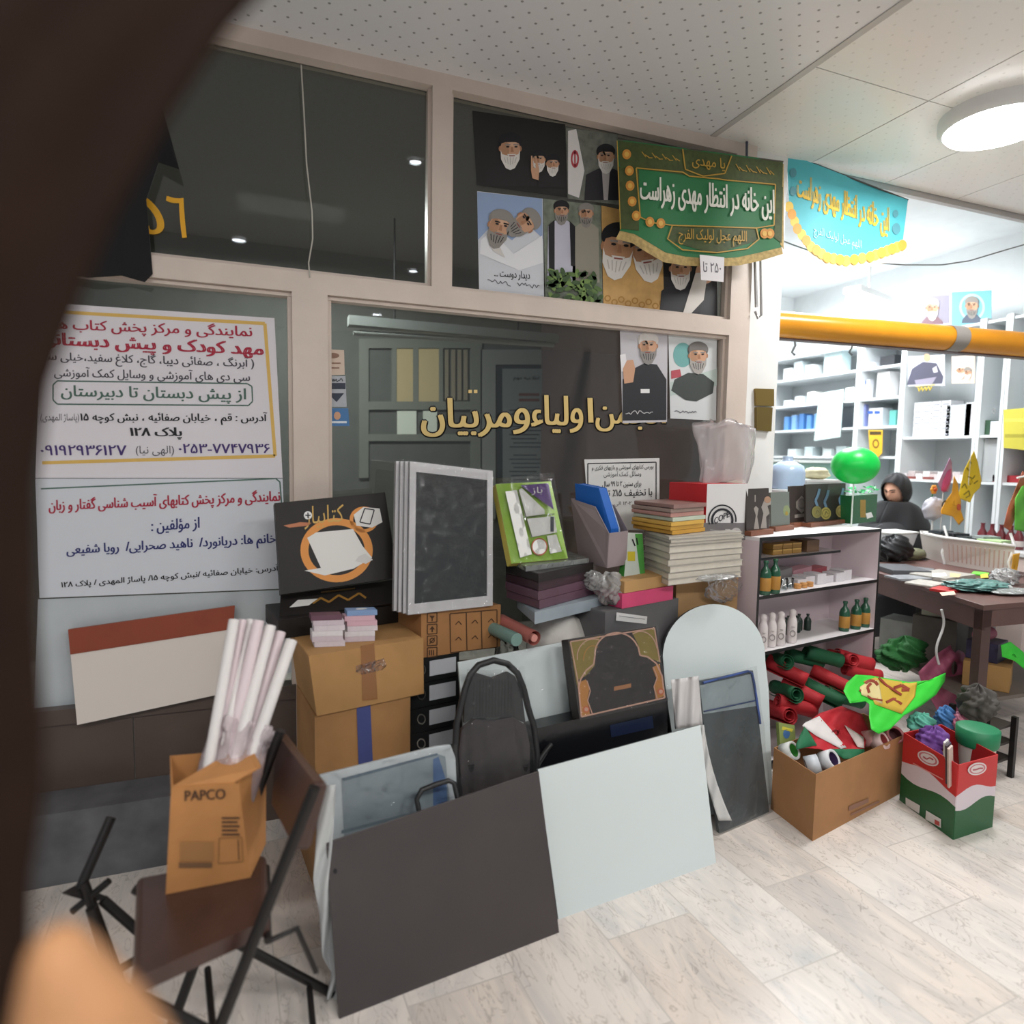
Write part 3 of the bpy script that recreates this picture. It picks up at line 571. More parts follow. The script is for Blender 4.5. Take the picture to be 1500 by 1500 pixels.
b.tube([V((.0, 1.4, .42)), V((.06, 1.42, .42)), V((.10, 1.43, .30))], .006, TUB, 8); build(b, 'brace', t)
for u, v in (((.0, 1.395, .425), (.0, 1.66, .425)), ((-.1, 1.36, .18), (-.14, 1.68, .18)), ((.1, 1.38, .06), (.1, 1.68, .06))): build(B().tube([V(u), V(v)], .008, TUB, 8), 'crossbar', t)
# --- the marked carton on its seat, with paper rolls in a bag
t = T('cardboard_box', (-.12, 1.62, .461), 'open cardboard box with black print on the brown chair, holding paper rolls', 'box')
b = B(); q = quad([(243, 1291, 1.575), (366, 1280, 1.575), (349, 1147, 1.575), (252, 1154, 1.575)]); z = .462
q[0].z = q[1].z = z; d = [V((.0, .13, 0)), V((.035, .13, 0)), V((.06, .15, .01)), V((-.02, .15, .01))]
OR_ = M('#b27c48', .75, var=.1, scale=9); opentop(b, q, d, OR_); Q = Pl(q[0], q[1], q[3])
build(b, 'carton', t, solid=.004)
b = B(); Qa = Pl(q[0] - V((0, .003, 0)), q[1] - V((0, .003, 0)), q[3] - V((0, .003, 0))); TX = M('#3d2c22', .8)
b.text(Qa, 'PAPCO', 271, 1158, 330, 1155, 15, TX, bold=.06); build(b, 'lettering', t); b = B()
for i in range(5): b.rect(Qa, 325, 1197 + i * 6, 351 - (i % 2) * 3, 1199.5 + i * 6, TX)
b.rect(Qa, 262, 1263, 311, 1271, M('#6e4f35', .8)); b.rect(Qa, 264, 1233, 313, 1261, M('#9a6e42', .8)); b.line(Qa, [(321, 1228), (354, 1226), (356, 1262), (320, 1265), (321, 1228)], 1.2, M('#86603a', .8)); b.line(Qa, [(349, 1230), (350, 1260)], 1.2, TX)
build(b, 'print', t)
b = B().hexa([q[3], q[2] + V((-.01, 0, 0)), q[2] + V((.05, -.03, -.05)) + V((0, .05, .07)), q[2] + V((.02, .15, .03))], V((0, 0, .003)), OR_); build(b, 'flap', t)
rolls = [(301, 1146, 343, 908, .013), (309, 1146, 356, 908, .010), (318, 1146, 367, 908, .010), (326, 1146, 379, 909, .014), (336, 1146, 396, 917, .015), (346, 1146, 411, 926, .014), (356, 1146, 427, 938, .015), (331, 1140, 388, 925, .012)]
for i, (x0, y0, x1, y1, r) in enumerate(rolls):
    a, c = P(x0, y0, 1.645 + (i % 2) * .025), P(x1, y1, 1.80 + (i % 3) * .02); dr = (c - a).normalized(); a = a - dr * .07; b = B()
    m = PINKWHITE if i % 2 else M('#dcd8d6', .55)
    b.tube([a, c], r, m, 14, cap=False); b.tube([a, c], r * .72, M('#8f868a', .7), 10, cap=False)
    g = c; x = dr.orthogonal().normalized(); yv = dr.cross(x); N = 14
    b.add([c + (x * math.cos(6.2832 * k / N) + yv * math.sin(6.2832 * k / N)) * rr for rr in (r, r * .72) for k in range(N)], [(k, (k + 1) % N, N + (k + 1) % N, N + k) for k in range(N)], m)
    one(b, 'paper_roll', 'long white paper roll standing in the marked box on the brown chair', 'paper roll', 'paper rolls in the marked box')
b = B(); a, c = P(329, 1150, 1.655), P(362, 1062, 1.735); ax = c - a; L = ax.length; ax.normalize()
x = V((1, 0, 0)); x = (x - ax * x.dot(ax)).normalized(); yv = ax.cross(x)
def bag(u, v):
    an = 2 * math.pi * u; r = .075 - .012 * v + .01 * math.sin(an * 5 + v * 6) * (.4 + v) + (.018 * math.sin(an * 9 + 2) if v > .85 else 0); return a + ax * (L * (v * 1.25 - .25)) + (x * math.cos(an) + yv * math.sin(an) * .7) * r
b.sheet(bag, 48, 14, clear('thin_bag', '#f4eef0', .03, .12, bump=.8, bscale=20, body='#e6d6da', bodyw=.3)); one(b, 'plastic_bag', 'crinkled clear pinkish bag around the foot of the paper rolls', 'bag')
# --- folded black chair frame at the far left
t = T('folding_stool', G(150, 1400), 'black folding stool of crossed tubes standing left of the brown chair', 'stool')
for a, c in (((163, 1197, 1.86), (118, 1300, 1.80)), ((122, 1292, 1.8), (172, 1425, 1.8)), ((150, 1318, 1.82), (215, 1375, 1.82)), ((133, 1330, 1.75), (164, 1424, 1.75))):
    p0, p1 = P(*a), P(*c); dr = p1 - p0
    if c[1] > 1400: p1 = p0 + dr * ((p0.z - .01) / -dr.z)
    b = B().tube([p0, p1], .012, TUB, 10); build(b, 'leg', t)
b = B().tube([P(166, 1425, 1.8), P(205, 1402, 1.8)], .01, TUB, 8); build(b, 'crossbar', t); build(B().tube([P(106, 1335, 1.8), P(160, 1290, 1.8)], .009, TUB, 8), 'crossbar', t)
b = B(); slab(b, [(100, 1312, 1.78), (122, 1300, 1.8), (160, 1314, 1.82), (136, 1322, 1.8)], .05, TUB); build(b, 'seat_hinge', t, bev=.006)
# --- two big cartons at the steel post
t = T('cardboard_box', (.35, 2.35, .615), 'big taped cardboard box, upper of two beside the left window, under the black game box', 'box')
b = B(); zu = .615; ql = [P(464, 1040, 2.12), P(621, 1000, 2.21), P(620, 928, 2.21), P(452, 962, 2.12)]; zt = .815
ql = [gz(ql[0], zu), gz(ql[1], zu), gz(ql[2], zt), gz(ql[3], zt)]; dl = V((-.045, .33, 0))
b.hexa(ql, dl, CARD); build(b, 'carton', t, bev=.004)
b = B(); f = V((0, -.002, 0)); Qc = Pl(ql[0] + f, ql[1] + f, ql[3] + f); TP = M('#8a5c33', .25)
b.poly(Qc, [(528, 946), (548, 942), (553, 1024), (531, 1026)], TP); build(b, 'tape', t)
b = B(); b.poly(Qc, [(521, 975), (562, 964), (566, 975), (560, 981), (530, 988), (521, 984)], clear('clear_tape', '#efe2d0', .06, .1, bump=.6, bscale=40), 3); build(b, 'clear_tape', t)
t = T('cardboard_box', (.38, 2.35, 0), 'big cardboard box with a blue tape strip, lower of two beside the left window', 'box')
b = B(); q2 = [P(461, 1060, 2.13), P(601, 1030, 2.205)]; q2 = [gz(q2[0], 0), gz(q2[1], 0), gz(q2[1], .612), gz(q2[0], .612)]
b.hexa(q2, V((-.04, .33, 0)), M('#a57a4c', .8, var=.1)); build(b, 'carton', t, bev=.004)
b = B(); Qd = Pl(q2[0] + f, q2[1] + f, q2[3] + f); b.poly(Qd, [(522, 1024), (542, 1020), (547, 1140), (526, 1145)], M('#4c5488', .3)); build(b, 'tape', t)
# --- black game box: open display lid and tray
BK = M('#211d1b', .5, var=.08, spec=.3); ORG = M('#d98a2b', .45); SHEET = M('#dedcd8', .5)
t = T('game_box', (.33, 2.3, zt), 'black game box with an orange ring and white sheet on its upright lid', 'game box')
b = B(); tb = [G(408, 937, zt), G(589, 911, zt), P(589, 885, 2.2), P(407, 909, 2.2)]; tb[2] = V((tb[1].x, tb[1].y, 0)); tb[3] = V((tb[0].x, tb[0].y, 0)); z1 = zt + .068
tb = [gz(tb[0], zt + .001), gz(tb[1], zt + .001), gz(tb[1], z1), gz(tb[0], z1)]; b.hexa(tb, V((-.04, .27, 0)), BK); build(b, 'tray', t, bev=.003)
yf = tb[0].y; b = B(); Qt = slab(b, [(409, 906, yf + .05), (588, 882, yf + .1), (583, 848, yf + .17), (411, 872, yf + .13)], .02, BK); b.poly(Qt, [(424, 890), (436, 879), (466, 877), (452, 887)], SHEET, 1); b.line(Qt, [(458, 884), (470, 876), (482, 882), (496, 872), (510, 879), (526, 869), (536, 876)], 3, M('#9a6f2c', .5), 1); b.line(Qt, [(470, 868), (520, 862)], 2, M('#7a5a2c', .5), 2); build(b, 'lid_side', t, bev=.002)
b = B(); Ql = slab(b, [(411, 871, 2.40), (583, 846, 2.44), (564, 721, 2.53), (402, 737, 2.49)], .045, BK)
b.disc(Ql, 493, 806, 53, 47, ORG, 1, 40, hole=.78); b.poly(Ql, [(450, 788), (463, 780), (517, 775), (531, 800), (545, 817), (518, 833), (476, 843), (446, 836), (470, 832)], SHEET, 2)
b.poly(Ql, [(525, 815), (535, 811), (546, 820), (536, 826), (520, 822)], M('#cfccc8', .5), 3)
b.disc(Ql, 533, 761, 21, 19, ORG, 1, 28, hole=.75); b.poly(Ql, [(518, 754), (532, 743), (556, 745), (560, 765), (545, 773), (522, 770)], SHEET, 2); b.line(Ql, [(527, 765), (534, 745), (548, 747), (542, 768), (527, 765)], 1.6, INK, 3)
b.text(Ql, 'کتابیار', 446, 742, 503, 738, 34, M('#c59a3a', .4), 2); b.disc(Ql, 451, 755, 6, 6, WHITE, 2, 18); b.line(Ql, [(447, 755), (455, 755)], 1.6, INK, 4); b.line(Ql, [(451, 751), (451, 759)], 1.6, INK, 4)
b.poly(Ql, [(415, 770), (440, 765), (456, 766), (452, 770), (424, 773)], M('#b0622b', .4), 2)
build(b, 'lid', t, bev=.003)
# --- two little stacks of card packs in front of it
for s, (x0, x1, yb, n, top) in enumerate(((458, 503, 949, 6, '#6a4a58'), (507, 551, 941, 6, '#7f9cc4'))):
    for k in range(n):
        b = B(); h = .0175; z = zt + .001 + k * (h + .0005); j = random.uniform(-.006, .006)
        p = G(x0, yb, zt); r_ = G(x1, yb - 2, zt); p.x += j; r_.x += j
        m = M(top, .4) if k == n - 1 else M(('#d6ccd2', '#cdbfc8', '#dcd8da')[(k + s) % 3], .5, var=.06, scale=60)
        if s and k in (3, 4): m = M('#cfa9b5', .5, var=.06)
        prism(b, p, r_, p + V((-.003, .05, 0)), z, z + h, m)
        if s and k == n - 1: (lambda c: b.add([c + V((.02 * math.cos(k * .6283), .012 * math.sin(k * .6283), .0006)) for k in range(10)], [tuple(range(10))], WHITE))(gz((p + r_) / 2 + V((0, .025, 0)), z + h))
        lb = (('purple-topped card pack, topmost of the left small stack', 'blue card pack with white oval, topmost of the right small stack')[s] if k == n - 1 else ('white card pack in the left small stack before the black game box', 'pale pink card pack in the right small stack before the black game box')[s])
        one(b, 'card_pack', lb, 'card pack', ('card packs in the left small stack', 'card packs in the right small stack')[s], bev=.001)
# --- four black ring binders lying on the bench, spines out
sp = [(962, 994), (995, 1028), (1029, 1061), (1062, 1097)]
zs = [P(640, y, 2.26).z for y in (962, 994.5, 1028.5, 1061.5, 1097)]
zs[4] = Zb + .001
zs = [zs[4] + (zs[0] - zs[4]) * (4 - i) / 4 for i in range(5)]
for i in range(4):
    t = T('ring_binder', (.62, 2.26, zs[i + 1]), ('black ring binder, topmost of four lying under the icon carton', 'black ring binder, second from the top of four lying by the cartons', 'black ring binder, third from the top of four lying by the cartons', 'black ring binder, lowest of four lying by the cartons')[i], 'binder', 'binders lying beside the cartons')
    a, c = P(601, 1020, 2.25), P(672, 1012, 2.29); z0, z1 = zs[i + 1] + .001, zs[i] - .001
    b = B(); Qs = prism(b, a, c, a + V((-.0, .3, 0)), z0, z1, M('#191b1c', .4)); build(b, 'cover', t, bev=.003)
    f = V((0, -.0015, 0)); Qs = Pl(gz(a, z0) + f, gz(c, z0) + f, gz(a, z1) + f); yy = lambda z, x: None
    def scr(x, z):   # height fraction on the spine -> seen direction
        p = gz(a + (c - a) * x, z0 + (z1 - z0) * z) + f; dd = p - CAM; k = dd.dot(FW); return (750 + FL * dd.dot(RT) / k, 750 - FL * dd.dot(UP) / k)
    b = B(); b.poly(Qs, [scr(.38, .22), scr(.93, .22), scr(.93, .85), scr(.38, .85)], M('#b7bac0', .5)); build(b, 'spine_label', t)
    b = B(); cx, cy = scr(.22, .55); b.disc(Qs, cx, cy, 6.5, 8, M('#a9a9a4', .25, .9), 1, 20, hole=.72); build(b, 'finger_ring', t)
# --- carton with printed icons on the binders
zc = zs[0] + .001; ztc = P(680, 890, 2.3).z
t = T('cardboard_box', (.7, 2.4, zc), 'flat cardboard box with a column of handling icons, under the dark slate', 'box')
a, c = P(617, 930, 2.26), P(733, 920, 2.31); b = B(); prism(b, a, c, a + V((-.05, .22, 0)), zc, ztc, M('#a37447', .8, var=.08)); build(b, 'carton', t, bev=.008, seg=3)
b = B(); f = V((0, -.002, 0)); Qi = Pl(gz(a, zc) + f, gz(c, zc) + f, gz(a, ztc) + f); PR = M('#4b3320', .8)
for i in range(4):
    y = 898 + i * 17; b.line(Qi, [(626, y), (640, y - 1), (640, y + 13), (626, y + 14), (626, y)], 1.4, PR)
    if i == 0: b.poly(Qi, [(629, y + 4), (637, y + 4), (633, y + 9)], PR); b.line(Qi, [(633, y + 8), (633, y + 12)], 1.5, PR)
    elif i == 1: b.poly(Qi, [(633, y + 2), (637, y + 7), (629, y + 7)], PR); b.line(Qi, [(633, y + 6), (633, y + 11)], 2, PR)
    elif i == 2: b.disc(Qi, 633, y + 6, 4, 4, PR, 1, 14, hole=.6); b.line(Qi, [(629, y + 11), (637, y + 2)], 1.5, PR)
    else: [b.line(Qi, [(629 + k * 3, y + 3), (629 + k * 3, y + 11)], 1.6, PR) for k in range(3)]
for x in (659, 683, 705): b.line(Qi, [(x, 899 - (x - 659) * .07), (x + 1, 956 - (x - 659) * .12)], 1.3, PR)
b.line(Qi, [(659, 899), (728, 893), (728, 948), (660, 956)], 1.3, PR)
for x in (667, 691, 715):
    for y in (915, 938): b.line(Qi, [(x, y - (x - 667) * .08), (x + 5, y - 5 - (x - 667) * .08), (x + 9, y - (x - 667) * .08)], 1.2, PR)
build(b, 'print', t)
# --- shrink-wrapped slates on top of it
SL = M('#1f2426', .5, var=.08, spec=.3)
for i in range(4):
    k = i * .022; off = V((-.012 * i, .024 * i, .0))
    q = [P(597, 875, 2.24) , P(721, 872, 2.29), P(721, 690, 2.39), P(600, 676, 2.34)]
    zb = ztc + .003; q[0].z = zb; q[1].z = zb; q = [p + off for p in q]
    t = T('slate_board', q[0], 'dark slate board in white frame, front of the wrapped pack on the icon carton' if i == 0 else 'white-framed slate board behind the front slate of the wrapped pack', 'slate', 'wrapped slates on the icon carton')
    n = (q[1] - q[0]).cross(q[3] - q[0]).normalized(); n = n if n.dot(CAM - q[0]) > 0 else -n
    dd = q[2] - CAM; q[2] = CAM + dd * ((q[0] - CAM).dot(n) / dd.dot(n)); b = B(); slab(b, None, .012, SL, pts=q); build(b, 'slate', t)
    w_ = .07; ins = [q[0] + (q[2] - q[0]) * w_, q[1] + (q[3] - q[1]) * w_, q[2] + (q[0] - q[2]) * w_, q[3] + (q[1] - q[3]) * w_]
    b = B(); FRm = M('#cfced0', .4)
    for u in range(4):
        v = (u + 1) % 4; b.hexa([q[u] + n * .005, q[v] + n * .005, ins[v] + n * .005, ins[u] + n * .005], -n * .02, FRm)
    build(b, 'frame', t)
q = [P(595, 876, 2.225), P(723, 874, 2.275), P(723, 688, 2.375), P(583, 672, 2.325)]; q[0].z = q[1].z = ztc + .004
b = B()
def wr(u, v): 
    p = (q[0] * (1 - u) + q[1] * u) * (1 - v) + (q[3] * (1 - u) + q[2] * u) * v
    return p + V((0, -.004 - .003 * math.sin(u * 37 + v * 11) * math.sin(v * 29 + 2 * u), 0))
b.sheet(wr, 30, 40, WRAP); one(b, 'plastic_wrap', 'clear shiny plastic wrap over the pack of dark slates', 'wrap')
# ------------------------------------------------------------------ piles on the bench, right of the slates
def pile(name, n, r, l, zs, mats, labels, cat, group, bev=.004, jit=.006, rnd=None):
    """a pile of boxes turned in plan; zs from the bottom"""
    R_ = random.Random(len(labels[0]))
    for i in range(len(mats)):
        j = V((R_.uniform(-jit, jit), R_.uniform(-jit, jit), 0)); b = B()
        prism(b, n + j, r + j, l + j, zs[i] + .0005, zs[i + 1] - .0005, mats[i]); one(b, name, labels[i], cat, group, bev=bev)
LIL = M('#5d4350', .35, var=.1); LIL2 = M('#3d2a31', .3, var=.1); DKB = M('#241f20', .35, var=.1)
# albums pile, near corner towards the viewer
n0, r0, l0 = P(788, 890, 2.14), P(868, 868, 2.32), P(740, 845, 2.36)
za = P(788, 893, 2.14).z; zt_ = P(786, 840, 2.14).z; st = (zt_ - za) / 4
pile('photo_album', n0, r0, l0, [za + st * i for i in range(5)], [LIL, LIL, LIL2, DKB], ['plum album, lowest of four under the lime green game box', 'plum album, second from the bottom under the lime green game box', 'dark maroon album, third from the bottom under the lime green game box', 'black album, topmost of four under the lime green game box'], 'album', 'albums under the lime green game box')
b = B(); prism(b, P(770, 838, 2.18), P(862, 833, 2.30), P(745, 830, 2.38), zt_ + .001, zt_ + .02, clear('grey_sleeve', '#b9beba', .1, .15, bump=.5, body='#8d928f', bodyw=.6)); one(b, 'plastic_sleeve', 'grey glossy plastic sleeve lying on the albums under the lime green box', 'sleeve', bev=.003)
zb_ = za - .045
b = B(); Qg = prism(b, P(783, 915, 2.11), P(886, 897, 2.28), P(757, 893, 2.36), zb_, za - .001, M('#8f9aa2', .4, var=.08)); one(b, 'flat_box', 'flat blue-grey box under the plum albums', 'box', bev=.006)
# soft white wrapped bundle and rolled sheets under it
b = B(); c = (P(830, 925, 2.25)); c = V((c.x, 2.33, (Zb + zb_) / 2)); blob(b, c, .13, .11, (zb_ - Zb) / 2, M('#c9c5bf', .5, var=.08, bump=.5, bscale=20), .14, seed=3); one(b, 'wrapped_bundle', 'crumpled white plastic bundle under the blue-grey flat box', 'bundle')
a = P(783, 935, 2.13); b = B(); dr = V((-.05, .22, .015))
b.tube([a, a + dr], .027, M('#a9635a', .5), 18, cap=False); b.tube([a, a + dr], .014, M('#c98a80', .5), 14); one(b, 'paper_roll', 'salmon red rolled sheet with its end showing under the blue-grey flat box', 'paper roll')
a = P(757, 937, 2.14); b = B(); b.tube([a, a + V((-.04, .22, .0))], .024, M('#6f8f88', .4), 18); one(b, 'paper_roll', 'dull green rolled sheet beside the salmon red roll', 'paper roll')
b = B(); c = (P(752, 900, 2.3)); blob(b, V((c.x, 2.36, .56)), .05, .08, .2, WRAP, .2, seed=8); one(b, 'plastic_bag', 'clear plastic bag standing between the icon carton and the album pile', 'bag')
# lime green game box leaning on the glass
LIME = M('#8cb52f', .4); t = T('game_box', P(790, 840, 2.25), 'lime green game box with white panels and a purple corner, atop the albums', 'game box')
b = B(); q = [P(749, 829, 2.24), P(832, 816, 2.30), P(807, 705, 2.44), P(726, 709, 2.40)]; q[0].z = q[1].z = zt_ + .0225
Ql = slab(b, None, .035, LIME, M('#b9a94e', .5), pts=q); build(b, 'box_body', t, bev=.003)
Qv = Pl(q[0] + V((0, -.006, .002)), q[1] + V((0, -.006, .002)), (q[2] + q[3]) / 2 + V((0, -.006, .002))); b = B(); PNL = M('#d6d6d2', .5); LN = M('#4b5a2a', .6)
b.poly(Qv, [(740, 720), (757, 718), (779, 812), (762, 817)], PNL, 1); b.poly(Qv, [(760, 718), (764, 715), (797, 746), (798, 753), (769, 757)], PNL, 1); b.poly(Qv, [(772, 760), (812, 756), (816, 780), (778, 787)], PNL, 1); b.poly(Qv, [(801, 785), (815, 783), (823, 808), (806, 811)], PNL, 1)
b.disc(Qv, 790, 801, 11, 12, PNL, 1, 24); b.disc(Qv, 790, 801, 12, 13, M('#9a4a2a', .5), 2, 24, hole=.85)
b.poly(Qv, [(762, 711), (803, 708), (811, 747)], M('#58357c', .45), 2); b.text(Qv, 'باز', 778, 714, 794, 713, 12, PNL, 3, bold=.02)
b.line(Qv, [(759, 717), (771, 760), (779, 787)], 1.3, LN, 2); b.line(Qv, [(769, 758), (812, 753)], 1.3, LN, 2); b.rect(Qv, 806, 757, 811, 779, M('#3a3f4a', .6), 2)
build(b, 'print', t)
b = B(); qq = [p + V((0, -.006, 0)) for p in q]; qq[3] = P(722, 702, 2.40); qq[2] = P(811, 692, 2.43)
b.sheet(lambda u, v: (qq[0] * (1 - u) + qq[1] * u) * (1 - v) + (qq[3] * (1 - u) + qq[2] * u) * v + V((0, -.004 * math.sin(u * 31) * math.sin(v * 23), 0)), 24, 24, WRAP); one(b, 'plastic_wrap', 'clear plastic film over the lime green game box', 'wrap')
# bag knot between the piles
b = B(); c = P(893, 862, 2.25); blob(b, c, .055, .05, .06, MILKY, .32, seed=5, pleat=4); c2 = P(870, 850, 2.28); blob(b, c2, .04, .05, .035, MILKY, .3, seed=11, pleat=5); one(b, 'plastic_bag', 'crumpled clear plastic bag beside the album pile below the grey magazine file', 'bag')
# grey storage box with a white tag
zg1 = P(888, 893, 2.2).z; t = T('storage_box', V((1.3, 2.3, Zb + .002)), 'dark grey storage box with a white tag, below the pink box', 'box')
a, c = P(886, 920, 2.17), P(992, 925, 2.30); b = B(); Qs = prism(b, a, c, a + V((-.07, .2, 0)), Zb + .002, zg1, M('#5b5a5b', .5, var=.08)); build(b, 'box_body', t, bev=.006)
b = B(); Qs = Pl(gz(a, 0) + V((0, -.003, 0)), gz(c, 0) + V((0, -.003, 0)), gz(a, 1) + V((0, -.003, 0))); b.poly(Qs, [(903, 897), (948, 903), (947, 914), (902, 909)], M('#d0cfcd', .5)); b.line(Qs, [(906, 902), (944, 907)], 1, GREY, 3); build(b, 'tag', t)
# pink box with tan inner tray, tan carton
zp = zg1 + .001; zp1 = P(912, 857, 2.19).z
a, c = P(911, 885, 2.19), P(985, 893, 2.28)
b = B(); prism(b, a, c, a + V((-.05, .17, 0)), zp, zp + (zp1 - zp) * .62, M('#c4416b', .4, var=.08)); 
t = T('gift_box', a, 'bright pink box holding a tan tray, on the dark grey storage box', 'box'); build(b, 'pink_sleeve', t, bev=.003)
b = B(); k = V((.012, .006, 0)); prism(b, a + k, c + V((-.004, .004, 0)), a + V((-.035, .16, 0)), zp + (zp1 - zp) * .63, zp1 + .012, M('#b08a58', .7)); build(b, 'tray', t, bev=.003)
zk = P(1000, 853, 2.26).z
b = B(); a, c = P(990, 880, 2.335), P(1080, 880, 2.37); prism(b, a, c, a + V((0, .24, 0)), Zb + .002, zk, M('#a8845a', .8, var=.08)); one(b, 'cardboard_box', 'plain tan cardboard box under the tall block of pale books', 'box', bev=.004)
b = B(); blob(b, P(1060, 862, 2.315), .085, .014, .055, WRAP, .35, seed=9, pleat=5); blob(b, P(1045, 846, 2.24), .11, .02, .012, MILKY, .3, seed=2); one(b, 'plastic_wrap', 'torn clear plastic hanging over the tan box under the pale books', 'wrap')
# block of pale books
n1, r1, l1 = P(981, 800, 2.2), P(1088, 800, 2.28), P(943, 800, 2.46)
PAPER = M('#cbc5b8', .7, var=.05, scale=30); zz = [zk + .004, P(981, 826, 2.2).z]
ztop = P(981, 801, 2.2).z; z2 = P(981, 786, 2.2).z
zl = [zk + .004]
zl.append(zk + .004 + (P(981, 838, 2.2).z - zk) * .4 if P(981, 838, 2.2).z > zk + .02 else zk + .02)
for k in range(5): zl.append(zl[1] + (ztop - zl[1]) * (k + 1) / 5)
for k in range(3): zl.append(ztop + (z2 - ztop) * (k + 1) / 3)
CV = M('#a9a49b', .5, var=.06)
for i in range(len(zl) - 1):
    j = V(((i * 37 % 5 - 2) * .002, (i * 53 % 5 - 2) * .002, 0)); th = zl[i + 1] - zl[i] - .0008
    t = T('book', gz((r1 + l1) / 2 + j, zl[i]), ('thick pale book, lowest of the tall stack beside the shelf unit' if i == 0 else 'thin grey-covered book, topmost of the tall stack beside the shelf unit' if i == len(zl) - 2 else 'pale paper-edged book inside the tall stack beside the shelf unit'), 'book', 'pale books stacked beside the shelf unit')
    cv = min(.0025, th * .2)
    for w_, (za_, zb2) in (('cover', (0, cv)), ('cover', (th - cv, th)), ('page_block', (cv, th - cv))):
        s_ = V((.003, .003, 0)) if w_ == 'page_block' else V((0, 0, 0)); b = B(); prism(b, n1 + j + s_, r1 + j + V((-.003, .003, 0)) * (1 if s_.x else 0), l1 + j + V((.003, -.003, 0)) * (1 if s_.x else 0), zl[i] + za_, zl[i] + zb2, PAPER if w_ == 'page_block' else CV); build(b, w_, t)
# envelopes on it
n2, r2, l2 = P(983, 780, 2.23), P(1031, 780, 2.32), P(925, 775, 2.50)
z3 = P(983, 739, 2.23).z; es = zl[-1] + .001; ne = 7
EC = ['#c9973c', '#d0a144', '#d2a64c', '#b9c4b2', '#b98a80', '#a08a80', '#8f6f68']; EN = ['ochre envelope pack, lowest on the pale books', 'golden yellow envelope pack, second from the bottom of its pile', 'yellow envelope pack, third from the bottom of its pile', 'mint envelope pack in the middle of its pile', 'dusty pink envelope pack above the mint one', 'taupe envelope pack, second from the top of its pile', 'brown glossy envelope pack, topmost of its pile']
for i in range(ne):
    j = V((random.uniform(-.008, .008), random.uniform(-.008, .008), 0)); b = B(); prism(b, n2 + j, r2 + j, l2 + j, es + (z3 - es) * i / ne + .0008, es + (z3 - es) * (i + 1) / ne - .0008, M(EC[i], .4, var=.06)); one(b, 'envelope_pack', EN[i], 'envelope pack', 'envelope packs on the pale books', bev=.004)
# red and white box
t = T('gift_box', P(1040, 790, 2.34), 'white box with red side and a round black stamp mark, beside the dark plaques', 'box')
zr0, zr1 = P(1036, 790, 2.33).z, P(1040, 709, 2.33).z; zr0 = max(zr0, zl[-1] + .001)
a, c, l_ = P(1034, 760, 2.33), P(1094, 760, 2.38), P(979, 745, 2.55); b = B(); prism(b, a, c, l_, zr0, zr1, M('#d2d0cf', .45), RED)
f = V((0, -.002, 0)); Qr = Pl(gz(a, 0) + f, gz(c, 0) + f, gz(a, 1) + f); build(b, 'box_body', t, bev=.003)
b = B(); ap = [Qr.at(1026, 789), Qr.at(1092, 791), Qr.at(1094, 766), Qr.at(1030, 766)]; b.hexa(ap, V((0, .01, 0)), M('#6c6868', .5)); b.disc(Qr, 1078, 779, 7, 6, M('#b3aeac', .5), 2, 18, hole=.4); b.rect(Qr, 1062, 775, 1069, 783, M('#b3aeac', .5), 2); b.line(Qr, [(1040, 776), (1056, 778)], 1.4, M('#9b9795', .5), 2); build(b, 'grey_band', t)
b = B(); 
def arc(cx, cy, rx, ry, a0, a1, n=20): return [(cx + rx * math.cos(math.radians(a0 + (a1 - a0) * k / n)), cy + ry * math.sin(math.radians(a0 + (a1 - a0) * k / n))) for k in range(n + 1)]
b.line(Qr, arc(1058, 761, 20, 21, 160, 370), 2, INK); b.line(Qr, arc(1058, 762, 15, 16, 160, 375), 3.2, INK); b.text(Qr, 'COPE', 1046, 759, 1068, 748, 9, INK, 2, bold=.03); build(b, 'stamp_print', t)
# big crumpled bag on top
b = B(); c = P(1062, 664, 2.46)
def bagf(u, v):
    an = 2 * math.pi * u; wob = 1 + .05 * math.sin(an * 4 + v * 2) + .03 * math.sin(an * 9 + v * 5) + .022 * math.sin(an * 17 - v * 9); w_ = (.13 + .055 * v) * wob * (1 if v < .95 else .45)
    return V((c.x + .012 * math.sin(v * 5) + w_ * math.cos(an) * (1.0 - .12 * v), c.y + w_ * .42 * math.sin(an), zr1 + .003 + v * (P(1060, 618, 2.46).z - zr1) + .012 * math.sin(an * 3)))
b.sheet(bagf, 72, 26, clear('bag_plastic', '#efeceb', .03, .16, bump=.35, bscale=22, body='#d8d0d0', bodyw=.42)); one(b, 'plastic_bag', 'big crumpled milky plastic bag on the red and white box by the column', 'bag')
